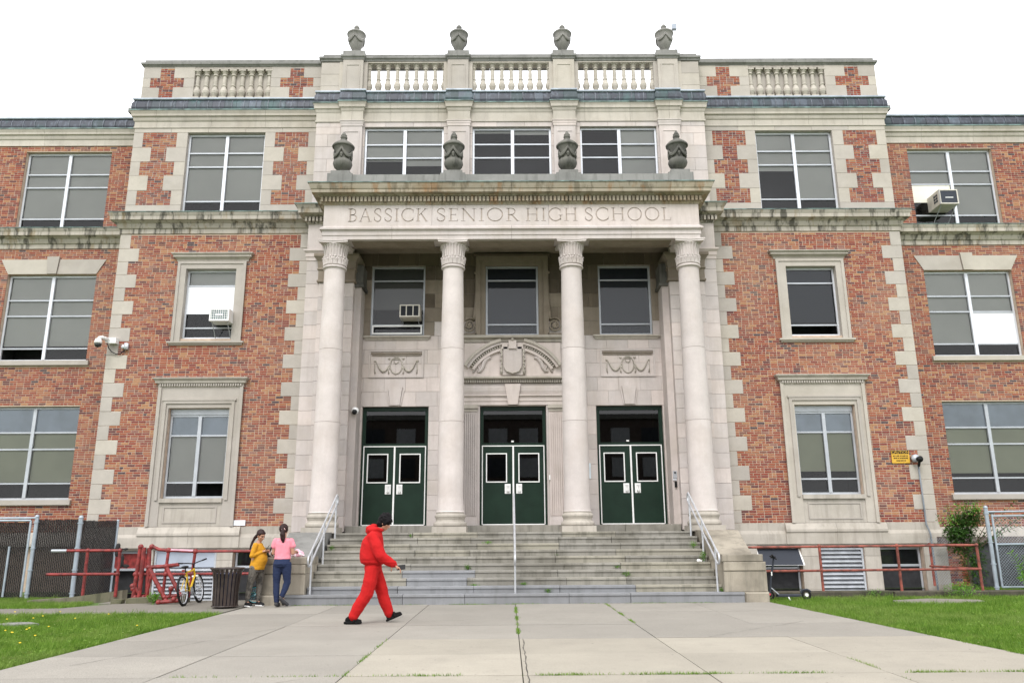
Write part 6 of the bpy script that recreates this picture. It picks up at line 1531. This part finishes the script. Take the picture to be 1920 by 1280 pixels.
def hand(m, w, d, up_, side, s=1.0, curl=.6):
    """palm and five bent fingers; w wrist, d pointing direction, up_ back of the hand, side +1/-1 thumb side"""
    d = d.normalized(); up_ = (up_-d*up_.dot(d)).normalized(); sd = d.cross(up_)*side; w = Vector(w)
    for q in (-.026, -.009, .009, .026): cap_(m, w+sd*q*.7*s, .012*s, w+d*.075*s+sd*q*s, .0105*s, 8)
    for q, L, k in ((-.028, .052, 0), (-.010, .068, 1), (.009, .074, 2), (.027, .066, 3)):
        b = w+d*.078*s+sd*q*s; pts = [(b, .0092*s)]; dd = d.copy(); p = b
        for j, f in enumerate((.45, .32, .23)):
            dd = (dd-up_*curl*(.5+.4*j)).normalized(); p = p+dd*L*f*s*1.1; pts.append((p, (.0088-.0008*j)*s))
        limb(m, pts, 8)
    b = w+sd*.024*s+d*.02*s; limb(m, [(b, .012*s), (b+(sd*.022+d*.022-up_*.008)*s, .0105*s), (b+(sd*.024+d*.048-up_*.022)*s, .0085*s)], 8)
V_ = Vector
MT['skin'] = plain('skin', (.40,.21,.135), .5, var=.06, scale=10); MT['hair'] = plain('dark_brown_hair', (.022,.009,.008), .55, var=.4, scale=30, spec=.25); MT['hairk'] = plain('black_hair', (.006,.005,.006), .7, var=.4, scale=30, spec=.15)
def wr(fx, fz, a, sx=1.0):
    return lambda p: a*(noise.noise(V_((p.x*fx*sx, p.y*fx, p.z*fz)))+.5*noise.noise(V_((p.x*fx*2.3+7, p.y*fx*2.3, p.z*fz*2.1))))
def cloth(name, m, vox, mat, parent, disp=None, smooth=4):
    me = remesh(m, vox, smooth, name, disp); me.materials.append(MT[mat] if isinstance(mat, str) else mat); o = link(name, me, parent, inv=False); return o
def fabric(name, c, sc=140, var=.25):
    m, nt, p = newmat(name); t = N(nt, 'ShaderNodeTexCoord').outputs['Object']; n = noise_n(nt, t, 7, 5, .6); b = mixc(nt, .5, c, ramp(nt, n, [(.3, tuple([1-var]*3)), (.7, (1,1,1))]), 'MULTIPLY')
    nt.links.new(b, p.inputs['Base Color']); p.inputs['Roughness'].default_value = .9; p.inputs['Specular IOR Level'].default_value = .2; bump(nt, p, noise_n(nt, t, sc), .25, .004); return m

# --- man in red
mp = thing('person', 'person in bright red hooded sweatsuit and black slides, walking with a phone', 'person', (-2.345, 13.5, 0))
b = M(); hm = head(b, (.165, 0, 1.575), R(-8), R(28), 1.0)
limb(b, [((.09, 0, 1.47), .056), ((.03, 0, 1.40), .065)]); loft(b, [(0, 0, .86, .12, .15), (0, 0, 1.0, .12, .15), (-.01, 0, 1.2, .13, .17), (.01, 0, 1.38, .11, .17), (.03, 0, 1.43, .05, .08)])
WR = V_((.375, -.17, .905)); limb(b, [((.02, -.17, 1.36), .055), ((.165, -.23, 1.06), .042), (WR, .026)]); hand(b, WR, V_((.75, .05, -.45)), V_((.35, 0, 1)), 1, 1.08, .95)
WL = V_((.22, .20, .93)); limb(b, [((.02, .17, 1.36), .055), ((.08, .24, 1.08), .042), (WL, .026)]); hand(b, WL, V_((.6, 0, -.8)), V_((.8, 0, .6)), -1, 1.0, .8)
TA, LA_ = V_((-.285, -.16, .09)), V_((.265, .16, .115))
limb(b, [((0, -.09, .86), .09), ((-.05, -.13, .48), .058), (TA, .036)]); limb(b, [((0, .09, .86), .09), ((.13, .13, .50), .058), (LA_, .036)])
me = remesh(b, .0065, 2, 'body'); me.materials.append(MT['skin']); link('body', me, mp, inv=False); eyes(hm, mp)
h = M(); k = len(h.v); h.ball((-.022, 0, .045), .108, 12, (1.05, .93, 1.04)); h.ball((.05, 0, .075), .055, 8, (1, 1.5, .7)); h.ball((-.05, 0, -.02), .085, 10, (.9, 1.0, 1.1))
for q in (-1, 1): h.ball((.02, q*.075, .02), .04, 7, (1, .5, 1.3))
rr = random.Random(2)
for _ in range(60):
    a, e = rr.uniform(0, 6.28), rr.uniform(-.2, 1.5); h.ball((-.02+.105*math.cos(a)*math.cos(e), .095*math.sin(a)*math.cos(e), .045+.11*math.sin(e)), rr.uniform(.014, .026), 5)
k2 = len(h.v); xf(h, 0, hm); me = remesh(h, .008, 1, 'hair', wr(40, 40, .006)); me.materials.append(MT['hairk']); link('hair', me, mp, inv=False)
red = fabric('red_fleece', (.46, .012, .013)); red2 = fabric('red_fleece_trousers', (.44, .012, .012))
hd = M()
loft(hd, [(.0, 0, .90, .165, .185), (-.01, 0, .93, .185, .20), (-.03, 0, 1.0, .20, .215), (-.035, 0, 1.12, .195, .215), (-.03, 0, 1.25, .18, .215), (-.005, 0, 1.36, .145, .20), (.02, 0, 1.43, .10, .14), (.04, 0, 1.46, .07, .09)])
limb(hd, [((.0, -.165, 1.35), .088), ((.075, -.215, 1.20), .092), ((.155, -.235, 1.05), .088), ((.27, -.20, .965), .076), ((.335, -.18, .925), .062)]); limb(hd, [((.335, -.18, .925), .048), ((.37, -.172, .908), .042)])
limb(hd, [((.0, .165, 1.35), .088), ((.06, .235, 1.08), .088), ((.18, .21, .96), .068), ((.21, .20, .935), .044)])
hood = [((-.085, 0, 1.44), .065), ((-.05, -.095, 1.46), .05), ((.05, -.105, 1.475), .042), ((.12, -.06, 1.46), .03)]; limb(hd, hood); limb(hd, [((p[0], -p[1], p[2]), r) for p, r in hood]); hd.ball((-.075, 0, 1.49), .075, 8, (1, 1.25, .8)); hd.ball((-.02, 0, 1.52), .07, 8, (1, 1.4, .6))
def hoodie_disp(p): return .010*noise.noise(V_((p.x*7+p.z*4, p.y*6, p.z*8)))+.004*noise.noise(V_((p.x*18+p.z*12, p.y*16, p.z*20)))+(.006 if abs(p.z-.955) < .015 else 0)-(.012 if p.z < .925 and p.x < .2 else 0)
cloth('hooded_sweatshirt', hd, .009, red, mp, hoodie_disp)
tr = M(); loft(tr, [(0, 0, .80, .135, .165), (0, 0, .88, .14, .17), (0, 0, .95, .135, .165)])
limb(tr, [((.0, -.085, .84), .115), ((-.03, -.12, .64), .115), ((-.07, -.14, .46), .105), ((-.20, -.155, .25), .095), ((-.265, -.16, .135), .082)]); limb(tr, [((.0, .085, .84), .115), ((.08, .115, .64), .112), ((.135, .13, .48), .10), ((.20, .15, .28), .09), ((.25, .16, .155), .08)])
limb(tr, [((-.265, -.16, .135), .066), ((-.275, -.16, .105), .06)]); limb(tr, [((.25, .16, .155), .066), ((.26, .16, .12), .058)])
cloth('sweatpants', tr, .009, red2, mp, lambda p: .009*noise.noise(V_((p.x*6+p.z*4, p.y*5, p.z*8)))+.004*noise.noise(V_((p.x*14+p.z*14, p.y*14, p.z*20))))
blk = plain('black_foam', (.006,.006,.006), .8, var=.2, spec=.15)
def slide(ank, toe, heel, yw):
    s_ = M(); a, t_, hh = V_(ank), V_(toe), V_(heel); d = (t_-hh).normalized(); n = d.cross(V_((0, 1, 0)))*-1
    if n.z < 0: n = -n
    for q in (-.032, 0, .032):
        o_ = V_((0, q, 0)); limb(s_, [(hh+o_*.8+n*.015, .020), (hh.lerp(t_, .5)+o_*1.1+n*.012, .018), (t_+o_*.9-d*.02+n*.012, .018)], 8)
    limb(s_, [(hh+n*.055+d*.03, .032), (hh.lerp(t_, .45)+n*.055, .033), (t_+n*.035-d*.03, .026)]); limb(s_, [(a, .042), (hh+n*.06+d*.04, .038)]); limb(s_, [(hh.lerp(t_, .55)+V_((0, q, 0))+n*z, .016) for q, z in ((-.05, .03), (-.03, .085), (.03, .085), (.05, .03))])
    cloth('slide_sandal', s_, .006, blk, mp, None, 1)
slide((-.285, -.16, .12), (-.125, -.165, .015), (-.395, -.16, .012), 0); slide((.265, .16, .12), (.475, .165, .115), (.235, .16, .015), 0)
def phone(c, d, up_, lab, size=(.075, .15), mat='black', name='phone'):
    d, up_ = V_(d).normalized(), V_(up_).normalized(); s = d.cross(up_).normalized(); up_ = s.cross(d); m = M(); c = V_(c); hw, hl, ht = size[0]/2, size[1]/2, .005
    vs = [c+s*a*hw+d*b_*hl+up_*e*ht for e in (-1, 1) for a, b_ in ((-1, -1), (1, -1), (1, 1), (-1, 1))]
    m.add(vs, [(0,3,2,1),(4,5,6,7),(0,1,5,4),(1,2,6,5),(2,3,7,6),(3,0,4,7)]); o = part(name, m, mat); tag(o, lab, 'phone')
phone((-2.345+.475, 13.5-.17, .87), (.9, 0, .1), (.1, -1, .5), 'black phone in the hand of the person in red', (.08, .14))

# --- woman in mustard top
w1 = thing('person', 'woman in a mustard long sleeved top and camouflage leggings looking at her phone', 'person', (-5.33, 17.0, 0))
b = M(); hm = head(b, (.05, -.02, 1.395), R(-28), R(24), .92)
limb(b, [((.03, 0, 1.31), .045), ((0, 0, 1.24), .055)]); loft(b, [(0, 0, .74, .12, .15), (0, 0, .85, .12, .15), (.01, 0, 1.0, .12, .14), (0, 0, 1.18, .10, .15), (0, 0, 1.25, .05, .08)])
WR = V_((.135, -.09, 1.085)); limb(b, [((-.01, -.155, 1.20), .045), ((-.055, -.19, 1.0), .036), (WR, .022)]); hand(b, WR, V_((.8, .25, .3)), V_((-.2, -.6, .7)), -1, .88, .5)
WL = V_((.17, .03, 1.07)); limb(b, [((.0, .155, 1.20), .045), ((.03, .19, .99), .036), (WL, .022)]); hand(b, WL, V_((.6, -.5, .4)), V_((-.2, .6, .7)), 1, .88, .5)
FA, FB = V_((-.125, -.07, .08)), V_((.05, .09, .08))
limb(b, [((-.02, -.08, .76), .088), ((-.09, -.08, .43), .052), (FA, .033)]); limb(b, [((.03, .08, .76), .088), ((.05, .09, .43), .052), (FB, .033)])
for f_, e_ in ((FA, V_((-.02, -.15, .035))), (FB, V_((.155, .02, .035)))): limb(b, [(f_, .03), (f_.lerp(e_, .6)-V_((0, 0, .02)), .028), (e_, .022)])
me = remesh(b, .006, 2, 'body'); me.materials.append(MT['skin']); link('body', me, w1, inv=False); eyes(hm, w1)
h = M(); h.ball((-.03, 0, .045), .098, 12, (1.0, .90, 1.03)); h.ball((.015, 0, .075), .062, 8, (1.0, 1.25, .75))
for q in (-1, 1): h.ball((.0, q*.068, .045), .04, 7, (1, .55, 1.1))
xf(h, 0, hm); limb(h, [((-.04, .02, 1.40), .04), ((-.09, .03, 1.36), .032), ((-.12, .02, 1.29), .026), ((-.15, 0, 1.20), .022), ((-.165, -.01, 1.12), .012)], 8)
me = remesh(h, .007, 1, 'hair', wr(45, 45, .004)); me.materials.append(MT['hair']); link('hair', me, w1, inv=False)
tp = M(); loft(tp, [(.01, 0, .72, .145, .175), (.015, 0, .80, .155, .175), (.045, 0, .90, .165, .165), (.05, 0, .97, .155, .155), (.03, 0, 1.06, .125, .15), (.02, 0, 1.14, .13, .155), (0, 0, 1.21, .095, .15), (0, 0, 1.25, .055, .08)])
tp.ball((.09, -.05, 1.11), .06, 8); tp.ball((.09, .06, 1.11), .06, 8)
limb(tp, [((-.01, -.15, 1.205), .056), ((-.055, -.19, 1.0), .05), ((.10, -.11, 1.065), .034), ((.115, -.10, 1.075), .030)]); limb(tp, [((0, .15, 1.205), .056), ((.03, .19, .99), .05), ((.14, .06, 1.05), .034)])
cloth('long_sleeved_top', tp, .008, fabric('mustard_jersey', (.56, .27, .022)), w1, wr(12, 22, .006))
def camo():
    m, nt, p = newmat('camouflage_leggings'); t = N(nt, 'ShaderNodeTexCoord').outputs['Object']; n = noise_n(nt, t, 9, 3, .6)
    nt.links.new(ramp(nt, n, [(.40, (.045,.040,.035)), (.47, (.10,.09,.075)), (.55, (.14,.125,.105)), (.62, (.075,.065,.055))]), p.inputs['Base Color']); p.inputs['Roughness'].default_value = .8; return m
lg = M(); loft(lg, [(.0, 0, .68, .13, .165), (0, 0, .80, .135, .165), (.01, 0, .86, .13, .155)]); limb(lg, [((-.02, -.08, .74), .105), ((-.06, -.08, .56), .085), ((-.092, -.08, .43), .064), ((-.11, -.075, .28), .058), ((-.123, -.07, .12), .042)]); limb(lg, [((.03, .08, .74), .105), ((.045, .085, .56), .085), ((.052, .09, .43), .064), ((.05, .09, .28), .058), ((.05, .09, .12), .042)])
cloth('leggings', lg, .008, camo(), w1, wr(14, 22, .003))
for f_, e_ in ((FA, V_((-.02, -.17, .035))), (FB, V_((.175, .01, .035)))):
    s_ = M(); d = (e_-f_); d.z = 0; d.normalize(); limb(s_, [(V_((f_.x, f_.y, .045))-d*.03, .04), (V_((f_.x, f_.y, .045))+d*.07, .042), (V_((f_.x, f_.y, .035))+d*.15, .033)]); limb(s_, [(V_((f_.x, f_.y, .06)), .042), (V_((f_.x, f_.y, .085)), .036)]); o_ = cloth('trainer', s_, .007, 'black', w1, None, 2)
    s2_ = M(); q_ = V_((f_.x, f_.y, .012)); sd_ = V_((-d.y, d.x, 0)); limb(s2_, [(q_-d*.045, .018), (q_+d*.16, .018)]); limb(s2_, [(q_-d*.035+sd_*.022, .018), (q_+d*.14+sd_*.024, .018)]); limb(s2_, [(q_-d*.035-sd_*.022, .018), (q_+d*.14-sd_*.024, .018)]); me = remesh(s2_, .007, 1, 'sole'); me.materials.append(MT['white']); so_ = link('sole', me, o_, inv=False)
phone((-5.33+.215, 17.0-.06, 1.155), (.5, .1, .8), (-.8, -.2, .4), 'phone held up in both hands by the woman in mustard', (.07, .13))

# --- woman in pink
w2_ = thing('person', 'woman with ponytail in pink top and navy trousers, seen from behind', 'person', (-4.74, 16.75, 0))
b = M(); hm = head(b, (-.02, .05, 1.50), R(80), R(18), .94)
limb(b, [((0, .02, 1.42), .048), ((0, 0, 1.34), .056)]); loft(b, [(0, 0, .85, .15, .11), (0, 0, .98, .135, .10), (0, 0, 1.15, .14, .10), (0, 0, 1.28, .155, .09), (0, 0, 1.35, .07, .05)])
WR = V_((.21, .24, 1.08)); limb(b, [((.165, 0, 1.29), .047), ((.205, .0, 1.05), .040), (WR, .024)]); hand(b, WR, V_((-.1, 1, -.1)), V_((0, 0, 1)), -1, .9, .4)
WL = V_((-.16, .26, 1.06)); limb(b, [((-.165, 0, 1.29), .047), ((-.195, .02, 1.05), .040), (WL, .024)]); hand(b, WL, V_((.1, 1, -.1)), V_((0, 0, 1)), 1, .9, .4)
FA, FB = V_((-.06, -.0, .09)), V_((.035, -.03, .20))
limb(b, [((-.075, 0, .86), .095), ((-.095, .01, .47), .056), (FA, .036)]); limb(b, [((.08, 0, .86), .095), ((.12, .02, .49), .056), (FB, .036)]); limb(b, [(FA, .03), (V_((-.06, .12, .035)), .028)]); limb(b, [(FB, .03), (V_((.11, .0, .06)), .026)])
me = remesh(b, .006, 2, 'body'); me.materials.append(MT['skin']); link('body', me, w2_, inv=False); eyes(hm, w2_)
h = M(); h.ball((-.028, 0, .035), .102, 12, (1.02, .93, 1.05)); h.ball((.01, 0, .08), .06, 8, (1.1, 1.3, .7))
for q in (-1, 1): h.ball((-.01, q*.07, .01), .042, 7, (1, .55, 1.3))
xf(h, 0, hm); limb(h, [((-.005, -.055, 1.53), .035), ((.0, -.10, 1.50), .042), ((.005, -.115, 1.42), .055), ((.01, -.11, 1.34), .048), ((.02, -.10, 1.27), .018)], 10)
me = remesh(h, .007, 1, 'hair', wr(45, 25, .005)); me.materials.append(MT['hair']); link('hair', me, w2_, inv=False)
ht = M(); ht.smooth = True; ht.tube([(.0+.036*math.cos(a), -.085+.01*math.sin(a), 1.515+.03*math.sin(a)) for a in [2*math.pi*i/14 for i in range(15)]], .008, 6, False); part('hair_tie', ht, plain('pale_pink_elastic', (.7,.45,.42), .7), w2_, inv=False)
tp = M(); loft(tp, [(0, 0, .93, .17, .125), (0, 0, 1.0, .158, .118), (0, 0, 1.12, .16, .115), (0, 0, 1.22, .175, .11), (0, 0, 1.30, .17, .095), (0, 0, 1.345, .10, .065)])
limb(tp, [((.155, 0, 1.29), .062), ((.195, 0, 1.19), .060)]); limb(tp, [((-.155, 0, 1.29), .062), ((-.185, .0, 1.19), .060)])
cloth('short_sleeved_top', tp, .008, fabric('pink_jersey', (.78, .27, .33)), w2_, lambda p: .008*noise.noise(V_((p.x*18, p.y*12, p.z*7)))+.004*noise.noise(V_((p.x*40, p.y*20, p.z*18))))
lg = M(); loft(lg, [(0, 0, .78, .175, .125), (0, -.015, .84, .18, .14), (0, 0, .93, .155, .12), (0, 0, .97, .15, .115)]); limb(lg, [((-.08, 0, .82), .108), ((-.09, 0, .62), .086), ((-.095, .01, .47), .068), ((-.085, 0, .28), .064), ((-.065, 0, .12), .055)]); limb(lg, [((.085, 0, .82), .108), ((.105, .01, .62), .086), ((.12, .02, .49), .070), ((.085, 0, .34), .064), ((.045, -.02, .23), .052)])
cloth('navy_trousers', lg, .008, fabric('navy_denim', (.022, .032, .075), var=.4), w2_, wr(14, 24, .005))
for pts in ([((-.06, -.035, .06), .042), ((-.06, .05, .05), .045), ((-.06, .14, .04), .038)], [((.03, -.06, .17), .04), ((.08, -.02, .10), .044), ((.14, .03, .05), .036)]):
    s_ = M(); limb(s_, [(V_(p), r) for p, r in pts]); cloth('shoe', s_, .007, plain('charcoal_shoe', (.03,.03,.034), .7), w2_, None, 2)
# belongings on the pier
def lump(name, blobs, mat, lab, cat, vox=.012, d=None):
    m = M()
    for c, r, sc in blobs: m.ball(c, r, 8, sc)
    me = remesh(m, vox, 2, name, d or wr(16, 16, .018)); me.materials.append(mat if not isinstance(mat, str) else MT[mat]); o = link(name, me); tag(o, lab, cat); return o
def patt(name, cols, sc):
    m, nt, p = newmat(name); t = N(nt, 'ShaderNodeTexCoord').outputs['Object']; n = noise_n(nt, t, sc, 2, .5); r = N(nt, 'ShaderNodeValToRGB'); r.color_ramp.interpolation = 'CONSTANT'; e = r.color_ramp.elements
    while len(e) < len(cols): e.new(.5)
    for i, (q, c) in enumerate(cols): e[i].position = q; e[i].color = (*c, 1)
    nt.links.new(n, r.inputs[0]); nt.links.new(r.outputs[0], p.inputs['Base Color']); p.inputs['Roughness'].default_value = .8; return m
hbm = lump('handbag', [((-5.10, 17.35, 1.03), .08, (1.3, 1, .9)), ((-5.0, 17.35, 1.03), .08, (1.2, 1, .9)), ((-5.08, 17.35, 1.10), .06, (1.2, 1, 1))], patt('black_white_red_print', [(0, (.02,.02,.02)), (.42, (.7,.68,.66)), (.52, (.45,.03,.06)), (.57, (.6,.6,.58)), (.64, (.02,.02,.02))], 14), 'black white and red patterned bag on the left pier between the two women', 'bag')
hn_ = M(); hn_.smooth = True; hn_.tube([(-5.16, 17.3, 1.08), (-5.13, 17.28, 1.17), (-5.07, 17.3, 1.24), (-5.02, 17.35, 1.20)], .014, 7); part('strap', hn_, 'black', hbm, inv=False)
lump('folded_clothes', [((-4.62, 17.32, 1.0), .07, (1.5, 1, .6)), ((-4.55, 17.32, 1.03), .08, (1.2, 1, .8)), ((-4.60, 17.34, 1.08), .05, (1, 1, 1)), ((-4.48, 17.30, .99), .04, (1.6, 1, .6))], patt('pink_white_cloth', [(0, (.75,.40,.48)), (.47, (.75,.70,.72)), (.55, (.70,.30,.40)), (.6, (.8,.78,.8))], 9), 'crumpled pink and white clothes on the left pier beside the pink top', 'clothes')
lump('paper_scrap', [((4.08, 18.13, .81), .035, (1.2, 1, 1)), ((4.12, 18.13, .80), .03, (1.2, 1, .6))], 'white', 'crumpled white paper on the steps near the right pier', 'litter', .006, wr(60, 60, .01))
# jacket hanging on the left railing
lump('dark_jacket', [((-9.62, 19.9, 1.10), .09, (.7, .7, 1.8)), ((-9.52, 19.9, .85), .10, (.8, .6, 1.8)), ((-9.45, 19.9, 1.12), .05, (2.0, .6, .6)), ((-9.40, 19.95, .72), .06, (1.4, .7, .8))], plain('dark_cloth', (.02,.018,.018), .9), 'dark jacket hung at the end of the slatted fence by the red board', 'jacket')

# ================================================================== ACROSS THE STREET
ob = thing('opposite_building', 'brick building across the street that only shows mirrored in the door glass', 'building', (0, -36, 0))
oh = []
m = M().box(-16, 16, -44, -36, 0, 13); part('walls', m, plain('dull_brick', (.10,.075,.065), .9, var=.2), ob)
for i in range(10):
    for j in range(4): part('window', M().box(-14.5+3.1*i, -12.6+3.1*i, -36, -35.93, 1.2+3*j, 3.1+3*j), 'alud' if (i+j) % 3 else 'blindd', ob)
part('parapet', M().box(-16.2, 16.2, -44, -35.8, 13, 13.5), 'grey', ob)
